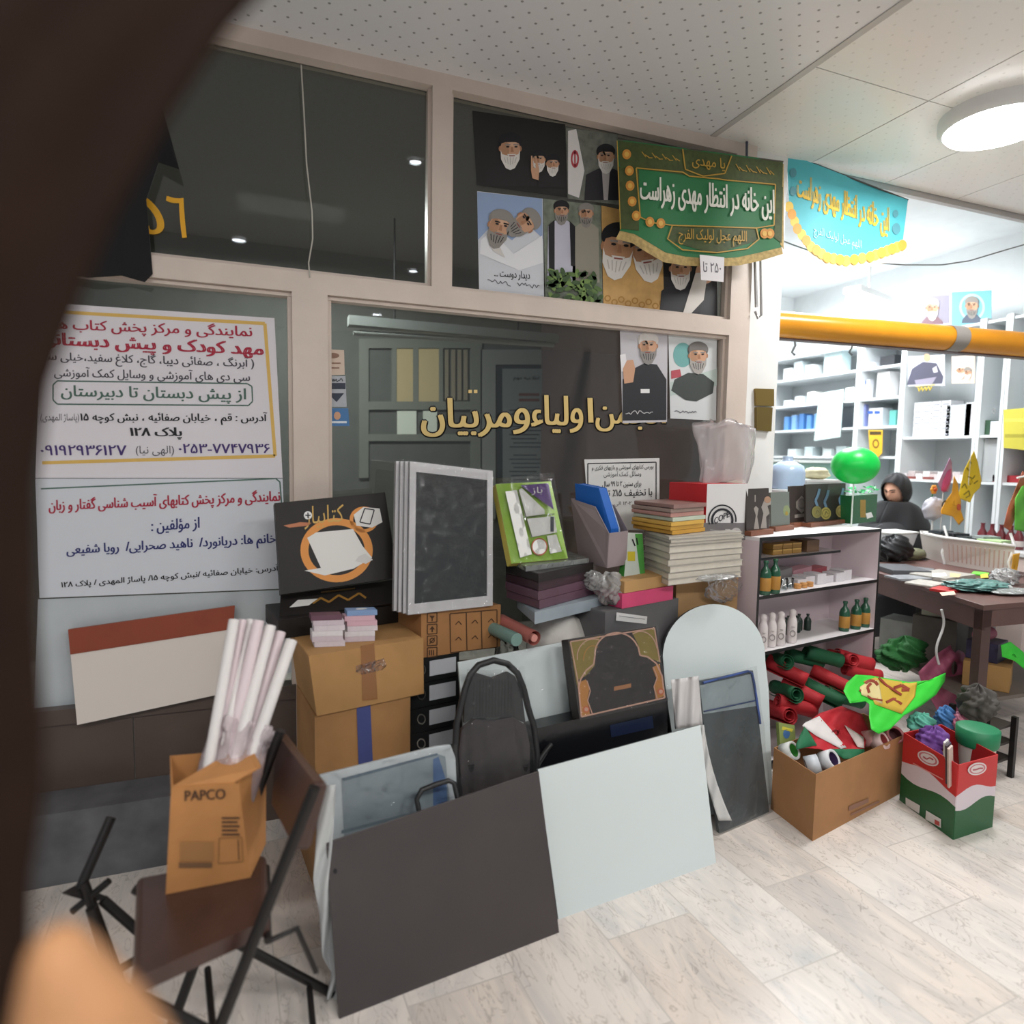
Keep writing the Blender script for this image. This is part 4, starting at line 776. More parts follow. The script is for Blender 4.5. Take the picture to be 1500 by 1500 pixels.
# magazine files and booklet
t = T('magazine_file', P(890, 830, 2.26), 'grey cardboard magazine file holding a blue folder, in front of the paper notice', 'magazine file')
ex = V(P(918, 800, 2.32) - P(890, 800, 2.26)); ex.z = 0
zf = zp1 + .014
pr = [(848, 822, 2.46), (889, 832, 2.26), (892, 781, 2.26), (872, 742, 2.36), (836, 730, 2.49)]
pf = [P(*p) for p in pr]; zmin = pf[1].z; GRF = M('#8d8082', .7, var=.06)
b = B(); n = len(pf); g = [p + ex for p in pf]; b.add(pf + g, [tuple(range(n)), tuple(range(2 * n - 1, n - 1, -1)), (0, 1, n + 1, n), (1, 2, n + 2, n + 1), (4, 0, n, n + 4)], GRF); build(b, 'file_body', t, solid=.003)
b = B(); pb = [P(x, y, Y) + ex * .3 for x, y, Y in ((838, 790, 2.46), (884, 800, 2.3), (886, 776, 2.3), (868, 716, 2.36), (834, 709, 2.48))]; b.add(pb + [p + ex * .4 for p in pb], [(0, 1, 2, 3, 4), (9, 8, 7, 6, 5)] + [(i, (i + 1) % 5, 5 + (i + 1) % 5, 5 + i) for i in range(5)], M('#1c5fb4', .4)); build(b, 'blue_folder', t, bev=.002)
b = B(); pb = [P(x, y, Y) + ex * .75 for x, y, Y in ((846, 790, 2.46), (884, 800, 2.3), (884, 778, 2.3), (866, 722, 2.36), (852, 712, 2.42))]; b.add(pb + [p + ex * .12 for p in pb], [(0, 1, 2, 3, 4), (9, 8, 7, 6, 5)] + [(i, (i + 1) % 5, 5 + (i + 1) % 5, 5 + i) for i in range(5)], M('#9fb2cc', .4)); build(b, 'paper_insert', t)
b = B(); Qb = slab(b, [(914, 846, 2.29), (945, 850, 2.33), (941, 781, 2.38), (920, 780, 2.36)], .03, M('#c3ccc4', .4), M('#3f8a3c', .5)); b.poly(Qb, [(930, 782), (941, 782), (945, 848), (938, 846)], M('#4f9a45', .45), 1); b.rect(Qb, 919, 808, 930, 822, M('#c7b532', .5), 2); b.line(Qb, [(926, 790), (930, 800)], 2, INK, 2); b.line(Qb, [(932, 788), (934, 798)], 2, INK, 2)
one(b, 'booklet', 'green and white plastic-covered booklet with yellow square beside the magazine file', 'booklet', bev=.002)
# ------------------------------------------------------------------ boards and boxes leaning in front
BOARDW = M('#d3dcdc', .35, spec=.35)
b = B(); slab(b, [(682, 1100, 2.08), (838, 1062, 2.13), (822, 941, 2.19), (671, 970, 2.15)], .012, BOARDW, M('#8d9494', .5)); one(b, 'whiteboard', 'small frameless white board leaning behind the black chair back', 'whiteboard', bev=.002)
q = [P(670, 969, 2.142), P(823, 939, 2.182), P(840, 1064, 2.118), P(690, 1098, 2.07)]; b = B().sheet(lambda u, v: (q[3] * (1 - u) + q[2] * u) * (1 - v) + (q[0] * (1 - u) + q[1] * u) * v + V((0, -.004 - .0015 * math.sin(u * 40 + v * 9), 0)), 24, 20, WRAP); one(b, 'plastic_wrap', 'clear film with small glints over the small white board', 'wrap')
# folded black chair
t = T('folding_chair', (.78, 1.98, 0), 'folded black chair with arched back in clear plastic, before the small white board', 'chair')
CH = M('#232324', .45, spec=.4); Qc = Pl(P(722, 967, 2.02), P(670, 1166, 1.93), P(784, 1130, 1.96))
out = [(672, 1166), (666, 1100), (668, 1060), (674, 1035), (680, 1010), (688, 988), (700, 974), (722, 967), (742, 972), (757, 986), (766, 1008), (772, 1035), (781, 1065), (785, 1100), (785, 1130)]
b = B().tube([Qc.at(x, y, 8) for x, y in out], .011, CH, 10); build(b, 'frame_tube', t)
b = B(); polyslab(b, [(680, 1060), (681, 1015), (692, 989), (700, 986), (722, 993), (744, 984), (754, 990), (764, 1012), (770, 1060), (750, 1050), (722, 1052), (694, 1051)], .02, M('#2a2b2c', .5), Q=Qc)
for k in range(13): x = 694 + k * 4.6; b.line(Qc, [(x, 994 + abs(k - 6) * .5), (x - 1, 1049)], 1.6, M('#1b1b1c', .5), 2)
build(b, 'backrest', t, bev=.004)
b = B(); polyslab(b, [(676, 1172), (671, 1110), (676, 1070), (696, 1054), (722, 1056), (752, 1050), (770, 1062), (776, 1090), (776, 1132), (740, 1150)], .035, M('#3a3234', .5, var=.06), Q=Qc); build(b, 'seat', t, bev=.012, seg=3)
for xx in (690, 770):
    p = Qc.at(xx, 1120); b = B().tube([p, V((p.x, p.y + .12, .01))], .011, CH, 8); build(b, 'leg', t)
b = B(); qc = [Qc.at(668, 1168, 22), Qc.at(783, 1134, 22), Qc.at(765, 975, 22), Qc.at(682, 980, 22)]
b.sheet(lambda u, v: (qc[0] * (1 - u) + qc[1] * u) * (1 - v) + (qc[3] * (1 - u) + qc[2] * u) * v + V((0, -.02 * math.sin(3.14 * u) - .004 * math.sin(u * 26 + v * 5), 0)), 30, 24, WRAP); build(b, 'plastic_cover', t)
b = B().tube([Qc.at(786, 1120), Qc.at(800, 1104, -20), Qc.at(812, 1092, -30)], .008, CH, 8); b.tube([Qc.at(812, 1092, -30), Qc.at(788, 1126, -10)], .005, M('#55575a', .3, .6), 8); build(b, 'arm_lever', t)
# arch-patterned box
t = T('gift_box', P(905, 1050, 2.0), 'dark brown box with a gold arch border, wrapped in film, above the black case', 'box')
GB = M('#2a2321', .5, var=.06); b = B(); Qa = slab(b, [(849, 1054, 2.0), (978, 1025, 2.05), (961, 917, 2.13), (832, 937, 2.08)], .05, GB); build(b, 'box_body', t, bev=.004)
PK = M('#c9a08c', .5); OL = M('#8a7a35', .5); AM = M('#b9813c', .5); b = B()
LF = lambda p: p
b.poly(Qa, [(834, 940), (880, 931), (873, 948), (871, 975), (858, 990), (846, 996), (846, 1010)], OL, 1); b.poly(Qa, [(925, 925), (959, 919), (966, 970), (957, 966), (938, 961), (934, 943)], OL, 1)
b.poly(Qa, [(847, 1000), (858, 995), (863, 1010), (860, 1025), (864, 1046), (851, 1050)], AM, 2); b.poly(Qa, [(955, 978), (966, 972), (972, 1020), (960, 1024), (957, 1005), (962, 996)], AM, 2)
b.line(Qa, arc(903, 957, 32, 30, 175, 340), 2.2, PK, 4); b.line(Qa, [(871, 960), (869, 973), (858, 982), (850, 995), (847, 1006), (851, 1050), (973, 1022), (969, 990), (961, 972), (948, 962), (937, 960), (934, 947)], 2.2, PK, 4)
b.line(Qa, [(835, 940), (847, 1003)], 1.6, PK, 4); b.line(Qa, [(835, 940), (958, 920), (966, 970)], 1.8, PK, 4); b.line(Qa, arc(869, 962, 24, 26, 170, 290), 1.4, PK, 4); b.line(Qa, arc(938, 955, 24, 30, 240, 350), 1.4, PK, 4); b.line(Qa, arc(868, 968, 14, 22, 180, 300), 1.2, AM, 4)
b.line(Qa, [(859, 997), (864, 1012), (860, 1026), (867, 1046)], 1.4, PK, 5); b.line(Qa, [(956, 977), (962, 992), (957, 1006), (962, 1024)], 1.4, PK, 5)
for cx, cy in ((858, 1039), (967, 1013)): b.disc(Qa, cx, cy, 5, 5, M('#c2683e', .5), 5, 14); b.disc(Qa, cx, cy, 3, 3, PK, 6, 10)
b.poly(Qa, [(899, 1006), (924, 1001), (924, 1007), (899, 1012)], M('#a8744a', .5), 3); build(b, 'arch_border', t)
b = B(); qa = [Qa.at(848, 1056, 8), Qa.at(980, 1026, 8), Qa.at(962, 915, 8), Qa.at(831, 936, 8)]; b.sheet(lambda u, v: (qa[0] * (1 - u) + qa[1] * u) * (1 - v) + (qa[3] * (1 - u) + qa[2] * u) * v + Qa.n * (.003 * math.sin(u * 33 + v * 7) * math.sin(v * 21)), 26, 22, WRAP); build(b, 'film', t)
# black case below it
t = T('briefcase', (1.2, 2.0, 0), 'glossy black case standing under the arch box behind the white board', 'case')
b = B(); q = [P(786, 1125, 1.99), P(982, 1082, 2.05), P(978, 1022, 2.08), P(782, 1068, 2.02)]; q[0].z = q[1].z = .004; slab(b, None, .09, M('#16171b', .25, bump=.15, bscale=14), pts=q); build(b, 'case_body', t, bev=.012, seg=3)
b = B(); Qk = Pl(q[0], q[1], q[3]); b.poly(Qk, [(893, 1062), (955, 1048), (957, 1066), (895, 1080)], M('#1d2740', .3), 3); build(b, 'blue_label', t)
# arch-topped white board
gb = G(1132, 1178); b = B(); Qw = Pl(V((gb.x, gb.y, 0)), V((gb.x - .5, gb.y - .02, 0)), V((gb.x - .2, gb.y + .175, .82)))
o = [(1003, 1200), (1132, 1178)] + [(1126, 1010), (1121, 968)] + arc(1046, 962, 75, 77, 0, -180, 26)[1:] + [(975, 1010)]
polyslab(b, o, .012, M('#ccd6d6', .4), M('#3c4042', .5), Qw); one(b, 'whiteboard', 'tall white board with a round top leaning beside the shelf unit', 'whiteboard')
# framed grey board in plastic before it
t = T('display_board', G(1090, 1205), 'grey board with a blue tube frame in clear plastic, before the round-topped white board', 'board')
q = [G(1054, 1221), G(1127, 1189), P(1103, 982, 2.14), P(1022, 998, 2.10)]; b = B(); Qg = slab(b, None, .015, M('#596062', .45, var=.12, scale=5), pts=q); b.poly(Qg, [(1025, 1004), (1101, 987), (1108, 1034), (1030, 1046)], M('#a9b5b8', .4), 1); build(b, 'panel', t, bev=.003)
b = B().tube([Qg.at(x, y, 8) for x, y in ((1028, 1000), (1070, 989), (1094, 983), (1100, 986), (1103, 1000), (1112, 1060))], .0055, M('#3c5490', .35), 8); b.tube([Qg.at(1030, 1042, 6), Qg.at(1105, 1026, 6)], .003, M('#4a5c86', .4), 6); build(b, 'tube_frame', t)
b = B(); qg = [Qg.at(1050, 1222, 14), Qg.at(1130, 1188, 14), Qg.at(1106, 975, 14), Qg.at(1016, 996, 14)]; b.sheet(lambda u, v: (qg[0] * (1 - u) + qg[1] * u) * (1 - v) + (qg[3] * (1 - u) + qg[2] * u) * v + Qg.n * (.004 * math.sin(u * 14 + v * 6) * math.sin(v * 19)), 20, 34, WRAP); build(b, 'plastic_cover', t)
b = B(); b.sheet(lambda u, v: P(983 + 40 * u + 6 * v, 996 + 72 * v - 6 * u, 2.045 + .012 * math.sin(u * 13 + v * 3) + .03 * (1 - v)), 20, 12, M('#cfcccb', .4, bump=.3, bscale=12)); one(b, 'plastic_sheet', 'folded white plastic sheet tucked behind the big white board', 'sheet', solid=.002)
b = B(); b.sheet(lambda u, v: P(1024 + 5 * v + 24 * v * v + (7 + 12 * v) * u, 1062 + 140 * v, 1.985 - .03 * v + .008 * math.sin(v * 20 + u * 5)), 6, 26, M('#d2d2d0', .4)); one(b, 'plastic_sheet', 'white plastic edge hanging down right of the big white board', 'sheet', solid=.002)
# the two big boards in front
q = [G(818, 1347), G(1049, 1264), P(1026, 1062, 1.985), P(788, 1127, 1.90)]; b = B(); slab(b, None, .012, BOARDW, M('#70787a', .5), pts=q); one(b, 'whiteboard', 'big blank white board in front, right of the dark board', 'whiteboard', bev=.002)
t = T('dark_board', G(660, 1430), 'big dark grey-brown board on the floor in front, left of the white board', 'board')
q = [G(497, 1493), G(819, 1366), P(789, 1130, 1.845), P(478, 1235, 1.765)]; b = B(); Qd = slab(b, None, .014, M('#433c3c', .5, var=.1, scale=4, bump=.03, bscale=200), M('#6b6563', .5), pts=q); build(b, 'panel', t, bev=.002)
b = B().disc(Qd, 491, 1276, 3, 4, BLACK, 1, 14); build(b, 'peg_hole', t)
b = B().tube([Qd.at(x, y, -22) for x, y in ((616, 1188), (613, 1172), (620, 1158), (640, 1150), (660, 1144), (668, 1148), (673, 1170))], .008, M('#1a1a1c', .4), 10); build(b, 'handle', t)
# pale blue board in a plastic cover behind it
t = T('display_board', P(560, 1200, 1.85), 'pale blue-grey board with white rounded rim in plastic, behind the big dark board', 'board')
q = [P(484, 1400, 1.78), P(672, 1250, 1.88), P(664, 1091, 1.95), P(463, 1137, 1.87)]; Qp = Pl(q[0], q[1], q[3])
b = B(); polyslab(b, [(484, 1420), (674, 1260), (667, 1110), (660, 1091), (640, 1093), (466, 1136)], .012, M('#c2c9cc', .4), M('#aab0b2', .5), Qp); build(b, 'rim', t, bev=.002)
b = B(); b.poly(Qp, [(500, 1140), (640, 1104), (652, 1108), (660, 1190), (660, 1250), (510, 1380)], M('#8c989e', .4, var=.08), 2); b.poly(Qp, [(500, 1140), (640, 1103), (641, 1106), (503, 1144)], M('#5e6f7c', .4), 3); b.poly(Qp, [(634, 1112), (642, 1108), (654, 1145), (656, 1200), (634, 1200)], M('#54719c', .4), 3); b.poly(Qp, [(500, 1216), (640, 1180), (640, 1184), (500, 1221)], M('#6f7e88', .4), 3); build(b, 'inner_panel', t)
b = B(); qp = [Qp.at(470, 1430, 16), Qp.at(672, 1260, 16), Qp.at(667, 1088, 16), Qp.at(458, 1134, 16)]; b.sheet(lambda u, v: (qp[0] * (1 - u) + qp[1] * u) * (1 - v) + (qp[3] * (1 - u) + qp[2] * u) * v + Qp.n * (.004 * math.sin(u * 17 + v * 8) * math.sin(v * 23)), 26, 26, WRAP); build(b, 'plastic_cover', t)
b = B()
ed = [(466, 1150), (464, 1220), (459, 1290), (468, 1340), (472, 1400), (486, 1425), (478, 1465)]
def edge(u, v):
    k = v * (len(ed) - 1); i = min(int(k), len(ed) - 2); f = k - i; x = ed[i][0] * (1 - f) + ed[i + 1][0] * f; y = ed[i][1] * (1 - f) + ed[i + 1][1] * f
    return P(x + u * (26 - 12 * v), y, 1.775 - .09 * v + .012 * math.sin(v * 17 + u * 6))
b.sheet(edge, 8, 40, M('#c3c6c6', .4, bump=.3, bscale=14)); one(b, 'plastic_sheet', 'whitish plastic edge with a carry slot hanging left of the big dark board', 'sheet', solid=.002)
# ================================================================== SHELF UNIT BY THE COLUMN
n, r = P(1109, 870, 2.3), P(1287, 850, 2.47); n = gz(n, 0); r = gz(r, 0); ux = (r - n).normalized(); uy = V((-ux.y, ux.x, 0)); DP = .27; W_ = (r - n).length
ZT = 1.115; Z1 = .848; Z2 = .585; LAM = M('#d3c3c8', .45); EDG = M('#191818', .4)
def loc(x, y, z): return n + ux * x + uy * y + V((0, 0, z))
def hx(b, x0, x1, y0, y1, z0, z1, m=EDG, side=LAM): b.hexa([loc(x0, y0, z0), loc(x1, y0, z0), loc(x1, y0, z1), loc(x0, y0, z1)], uy * (y1 - y0), m, side)
t = T('shelf_unit', loc(W_ / 2, DP / 2, 0), 'pinkish white open shelf unit with black edges beside the column', 'shelf unit')
for x in (0, W_ - .016):
    b = B(); hx(b, x, x + .016, 0, DP, 0, ZT - .016); build(b, 'side_panel', t)
b = B(); hx(b, 0, W_, 0, DP, ZT - .016, ZT, side=M('#dedadb', .45)); build(b, 'top_panel', t)
for z in (Z1, Z2, .05):
    b = B(); hx(b, .016, W_ - .016, .0, DP - .01, z - .016, z, side=M('#d9d5d6', .45)); build(b, 'shelf', t)
b = B(); hx(b, .016, W_ - .016, DP - .01, DP, .0, ZT - .016, LAM); build(b, 'back_panel', t)
zh = 1.0; b = B(); hx(b, .12, W_ - .19, .1, DP - .01, zh - .012, zh, side=M('#b9b2b2', .3)); build(b, 'half_shelf', t)
def on(px, py, z): return G(px, py, z)
def inz(f, x, y, z): return loc(x, y, z)
# --- plaques and trophies on top
def plaque(px0, px1, pyb, h, m, label, art, base=True, Yt=0, dep=.05):
    a, c = G(px0, pyb, ZT), G(px1, pyb - (px1 - px0) * .12, ZT); t = T('plaque', (a + c) / 2, label, 'plaque', 'plaques along the shelf unit top'); z = ZT + .001
    bk = V((-.015, dep, 0))
    if base:
        b = B(); b.hexa([gz(a, z), gz(c, z), gz(c, z + .022), gz(a, z + .022)], bk * 1.0, M('#7a4a34', .45, var=.1)); build(b, 'base', t, bev=.003); z += .023
    f = bk * .45; q = [gz(a + f, z), gz(c + f, z), gz(c + f * 1.5, z + h), gz(a + f * 1.5, z + h)]; b = B(); Q = slab(b, None, .012, m, pts=q); build(b, 'board', t, bev=.003)
    if art: b = B(); art(b, Q, t)
SILV = M('#b5aca2', .3, .5); GLD = M('#b59a45', .35, .5)
PD = M('#3a322e', .4, var=.1)
def a1(b, Q, t):
    b.poly(Q, [(1104, 775), (1107, 755), (1104, 745), (1107, 741), (1111, 745), (1109, 757), (1112, 775)], SILV, 1); b.poly(Q, [(1114, 774), (1118, 752), (1115, 743), (1119, 733), (1124, 728), (1129, 732), (1129, 739), (1124, 741), (1127, 752), (1122, 757), (1123, 774)], SILV, 1); b.disc(Q, 1124, 732, 5, 5, M('#a07e66', .4), 2, 14); b.line(Q, [(1106, 725), (1106, 735)], 1.5, SILV, 1); build(b, 'silver_figure', t)
plaque(1100, 1133, 786, .19, PD, 'dark plaque with silver figures, leftmost on the shelf unit top', a1)
def a2(b, Q, t): b.disc(Q, 1152, 748, 5, 8, M('#7f8a62', .4), 1, 14); b.disc(Q, 1152, 752, 2, 3, GLD, 2, 10); build(b, 'emblem', t)
plaque(1136, 1163, 779, .165, M('#6a716a', .4), 'grey-green plaque with a small emblem on a wooden base', a2)
def a3(b, Q, t):
    o_ = [(1166, 735), (1174, 726), (1182, 734), (1182, 744), (1174, 752), (1166, 744)]; b.poly(Q, o_, SILV, 1); b.disc(Q, 1174, 738, 6, 8, M('#8a8580', .4), 2, 16, hole=.7); b.poly(Q, [(1164, 754), (1178, 752), (1178, 757), (1164, 759)], SILV, 1); build(b, 'silver_emblem', t)
plaque(1163, 1186, 773, .19, PD, 'dark plaque with a silver octagon emblem and name bar', a3)
def a4(b, Q, t):
    for cx, cy, col in ((1196, 750, '#8f8a50'), (1209, 752, '#c2b45c'), (1231, 749, '#b3a06a')):
        m = B(); m.line(Q, [(cx + 1, cy - 8), (cx - 2, cy - 17), (cx + 2, cy - 25), (cx + 4, cy - 34)], 3.6, M('#5f7f97', .5), 3); build(m, 'ribbon', t)
        m = B(); m.disc(Q, cx, cy, 7.5, 9, M(col, .35, .4), 4, 22); m.disc(Q, cx, cy, 5.5, 6.6, M('#8f7f3a', .4, .3), 5, 20, hole=.8); m.line(Q, [(cx - 2, cy + 3), (cx, cy - 3), (cx + 3, cy + 1)], 1.2, M('#7a6a34', .4), 6); build(m, 'medal', t)
plaque(1188, 1246, 773, .20, M('#2e2823', .4, var=.1), 'wide dark plaque hung with three medals on blue ribbons', a4, dep=.06)
t = T('gift_case', G(1266, 766, ZT), 'green glass case with a gold strip on the shelf unit top, below the balloon', 'case')
b = B(); a, c = G(1249, 768, ZT), G(1283, 764, ZT); q = [gz(a, ZT + .001), gz(c, ZT + .001), gz(c, ZT + .16), gz(a, ZT + .16)]; Q = slab(b, None, .08, M('#1f5a34', .25), pts=q); build(b, 'case_body', t, bev=.004)
b = B(); b.rect(Q, 1260, 732, 1268, 758, M('#a98a3c', .35, .4), 1); build(b, 'gold_strip', t)
b = B(); b.poly(Q, [(1268, 752), (1276, 750), (1279, 757), (1270, 760)], WHITE, 1); build(b, 'white_tag', t)
b = B(); gp = [G(1245 + i * 3, 765, ZT + .165) for i in range(12)]
R_ = random.Random(4)
for i in range(34):
    p = q[3] + (q[2] - q[3]) * R_.uniform(-.1, 1.05) + V((0, R_.uniform(0, .07), .012 + R_.uniform(0, .035))); e = V((R_.uniform(-1, 1), R_.uniform(-1, 1), R_.uniform(-.5, 1))).normalized(); s_ = e.orthogonal().normalized()
    b.add([p - e * .018, p + s_ * .009, p + e * .018, p - s_ * .009], [(0, 1, 2, 3)], M(['#2f9a57', '#57c47e', '#1c6a3c'][i % 3], .25))
o = one(b, 'tinsel_garland', 'crinkled green tinsel heaped on the green glass case', 'garland')
t = T('balloon', G(1258, 764, ZT + .001) + V((0, .1, 0)), 'bright green balloon on a stick above the shelf unit', 'balloon')
bc = P(1252, 682, 2.56); b = B(); ln = .125
b.ell(bc, .1245, .11, .097, M('#12c44b', .35, spec=.4), 32, 20, lambda d: 1 + .03 * d.x); build(b, 'balloon_skin', t)
b = B().tube([bc - V((0, 0, .095)), V((bc.x, bc.y, ZT + .002))], .004, M('#dfe9e0', .4), 8); build(b, 'stick', t)
# --- bottles and small goods on the shelves
GB1 = M('#20523a', .22, spec=.6); LBL = M('#b07f35', .5)
def bottle(px, py, z, h, r, label, group, body=GB1, lbl=LBL, cap=None, Y=None):
    p = G(px, py, z) if Y is None else Y; t = T('bottle', gz(p, z + .001), label, 'bottle', group)
    b = B().lathe(gz(p, z + .001), [(r * .9, 0), (r, h * .05), (r, h * .6), (r * .8, h * .72), (r * .36, h * .82), (r * .34, h * .93)], body, 18); build(b, 'glass_body', t)
    b = B().lathe(gz(p, z + .001), [(r * .42, h * .92), (r * .45, h * .93), (r * .45, h), (r * .3, h * 1.005)], cap or body, 14); build(b, 'cap', t)
    if lbl: b = B().lathe(gz(p, z + .001), [(r * 1.01, h * .12), (r * 1.025, h * .125), (r * 1.025, h * .5), (r * 1.01, h * .505)], lbl, 18, caps=False); build(b, 'gold_label', t)
for px_, py_, h, lb in ((1120, 871, .155, 'green bottle with gold label at the left end of the middle shelf'), (1134, 869, .16, 'green bottle with gold label, second from the left on the middle shelf')): bottle(px_, py_, Z1, h, .025, lb, 'gold-labelled green bottles')
for i, (px_, py_, lb) in enumerate(((1236, 924, 'green bottle with gold label, leftmost of three at the right end of the lower shelf'), (1253, 921, 'green bottle with gold label, middle of three at the right end of the lower shelf'), (1266, 918, 'green bottle with gold label, rightmost of three on the lower shelf'))): bottle(px_, py_, Z2, .155, .026, lb, 'gold-labelled green bottles')
DG = M('#1d2f26', .35)
for i in range(5): bottle(0, 0, Z2, .085, .018, 'small dark green bottle in the row in the middle of the lower shelf', 'small dark bottles on the lower shelf', DG, None, Y=loc(.43 + i * .043, .15 + (i % 2) * .02, 0))
WB = M('#d8d0ce', .5)
for i, (px_, py_) in enumerate(((1119, 951), (1132, 948), (1145, 946), (1162, 942))):
    p = G(px_, py_, Z2) + V((0, .012, 0)); z = Z2 + .001
    t = T('figurine', gz(p, z), ('white figurine bottle, leftmost of four on the lower shelf', 'white figurine bottle, second from the left on the lower shelf', 'white figurine bottle with a grey print, third from the left', 'white figurine bottle standing apart, rightmost of four')[i], 'figurine', 'white figurines on the lower shelf')
    b = B().lathe(gz(p, z), [(.021, 0), (.023, .01), (.022, .10), (.018, .118), (.013, .128), (.016, .14), (.015, .155), (.006, .162)], WB, 16); build(b, 'body', t)
    b = B(); f = gz(p, z) + V((-.008, -.0235, .05)); Qf = Pl(f, f + ux, f + UPZ); b.disc(Qf, px_ - 1, py_ - 14, 4.5, 5, M('#8f8886', .6), 1, 14, hole=.7); b.line(Qf, [(px_ - 3, py_ - 24), (px_ + 2, py_ - 23)], 1, M('#9a9490', .6), 1); build(b, 'print', t)
for i in range(6):
    x = .27 + (i % 3) * .075; z = zh + .001 + (i // 3) * .027; b = B(); p = loc(x, .13, z); q = [p, p + ux * .07, p + ux * .07 + UPZ * .025, p + UPZ * .025]; b.hexa(q, uy * .06, M('#a8803f', .45)); b.hexa([a_ - uy * .0008 for a_ in (p + UPZ * .018, p + ux * .07 + UPZ * .018, p + ux * .07 + UPZ * .025, p + UPZ * .025)], uy * .002, M('#d0a85a', .35))
    one(b, 'small_box', 'small gold box in the double row on the half shelf', 'box', 'small gold boxes on the half shelf', bev=.001)
b = B(); p = loc(.52, .12, zh + .001); b.hexa([p, p + ux * .1, p + ux * .1 + UPZ * .06, p + UPZ * .06], uy * .1, M('#6f553f', .5, var=.1)); one(b, 'small_box', 'brown box at the right end of the half shelf', 'box', bev=.002)
b = B(); p = loc(.17, .16, zh + .001); b.lathe(p, [(.028, 0), (.033, .01), (.033, .05), (.02, .06)], M('#7d6d4f', .4), 18); one(b, 'small_jar', 'olive brown round jar at the left end of the half shelf', 'jar')
for i in range(2): b = B(); b.lathe(G(1148 + i * 8, 864 - i * 2, Z1 + .001), [(.016, 0), (.02, .05), (.0188, .05), (.015, .004)], clear('glass_cup', '#dfe6e6', .08, .05), 18, caps=False); one(b, 'glass_cup', 'small clear glass cup beside the green bottles on the middle shelf', 'cup', 'glass cups on the middle shelf')
for i in range(6):
    p = G(1172 + (i % 3) * 9, 863 - (i % 3) * 1.5, Z1) + uy * .015 + UPZ * (.001 + (i // 3) * .012); b = B().lathe(p, [(.016, 0), (.017, .002), (.017, .009), (.016, .011)], M('#c08a4e', .5, var=.1), 16); one(b, 'wooden_coin', 'round wooden token in the small heap on the middle shelf', 'token', 'wooden tokens on the middle shelf')
for i in range(6):
    x = .36 + i * .078; h = .035 + (i % 3) * .008; p = loc(x, .05 + (i % 2) * .01, Z1 + .001); b = B(); b.hexa([p, p + ux * .07, p + ux * .07 + UPZ * h, p + UPZ * h], uy * .08, M('#d0cccf', .55, var=.05, scale=70)); one(b, 'card_stack', 'white card stack in the front row on the middle shelf', 'card stack', 'white card stacks on the middle shelf', bev=.0015)
for i, (x, w_, h, col, lb) in enumerate(((.33, .13, .075, '#7f7b7c', 'grey packet behind the card stacks'), (.47, .15, .07, '#b98a92', 'dusty pink packet behind the card stacks'), (.63, .12, .06, '#a8555c', 'dull red packet behind the card stacks'))):
    p = loc(x, .155, Z1 + .001); b = B(); b.hexa([p, p + ux * w_, p + ux * w_ + UPZ * h, p + UPZ * (h * .8)], uy * .07, M(col, .4, var=.08)); one(b, 'packet', lb, 'packet', 'packets on the middle shelf', bev=.004)
# --- rolled flags in the bottom bay
RF = M('#b3222b', .7, var=.1); GF = M('#155a38', .7, var=.1)
def flagroll(px, py, y, L, rr, m, ang, lb, grp):
    """a loosely rolled flag: spiral section drawn out along its length"""
    c = loc(0, y, 0); p = P(px, py, c.y + .07); d = (V((.55, -.75, -.32)) if ang == 0 else V((-.2, -.9, .15)) if ang == 1 else V((.9, -.25, -.25))).normalized()
    x = d.orthogonal().normalized(); y_ = d.cross(x); b = B(); N = 34
    def fn(u, v):
        th = u * 4.4 * math.pi; q = rr * (1 - .62 * u) * (1 + .05 * math.sin(th * 2 + v * 5)); return p + d * (L * (v - .5)) + (x * math.cos(th) + y_ * math.sin(th)) * q
    b.sheet(fn, N, 6, m); one(b, 'rolled_flag', lb, 'flag', grp, solid=.002)
FG = 'rolled flags in the bottom bay'
for i, (px_, py_, y, ang, rr) in enumerate(((1152, 982, .10, 0, .042), (1174, 1014, .06, 0, .045), (1218, 995, .08, 0, .04), (1250, 968, .12, 2, .042), (1232, 963, .15, 1, .036), (1140, 1042, .06, 1, .045), (1262, 985, .1, 2, .04), (1165, 1035, .03, 2, .04))): flagroll(px_, py_, y, .2, rr, RF, ang, 'red rolled flag in the jumble in the bottom bay of the shelf unit', FG)
for i, (px_, py_, y, ang, rr) in enumerate(((1205, 962, .13, 2, .04), (1150, 1012, .08, 1, .042), (1205, 1015, .06, 0, .042), (1137, 965, .16, 1, .04), (1178, 965, .18, 2, .035), (1236, 1022, .05, 2, .04))): flagroll(px_, py_, y, .2, rr, GF, ang, 'dark green rolled flag in the jumble in the bottom bay of the shelf unit', FG)
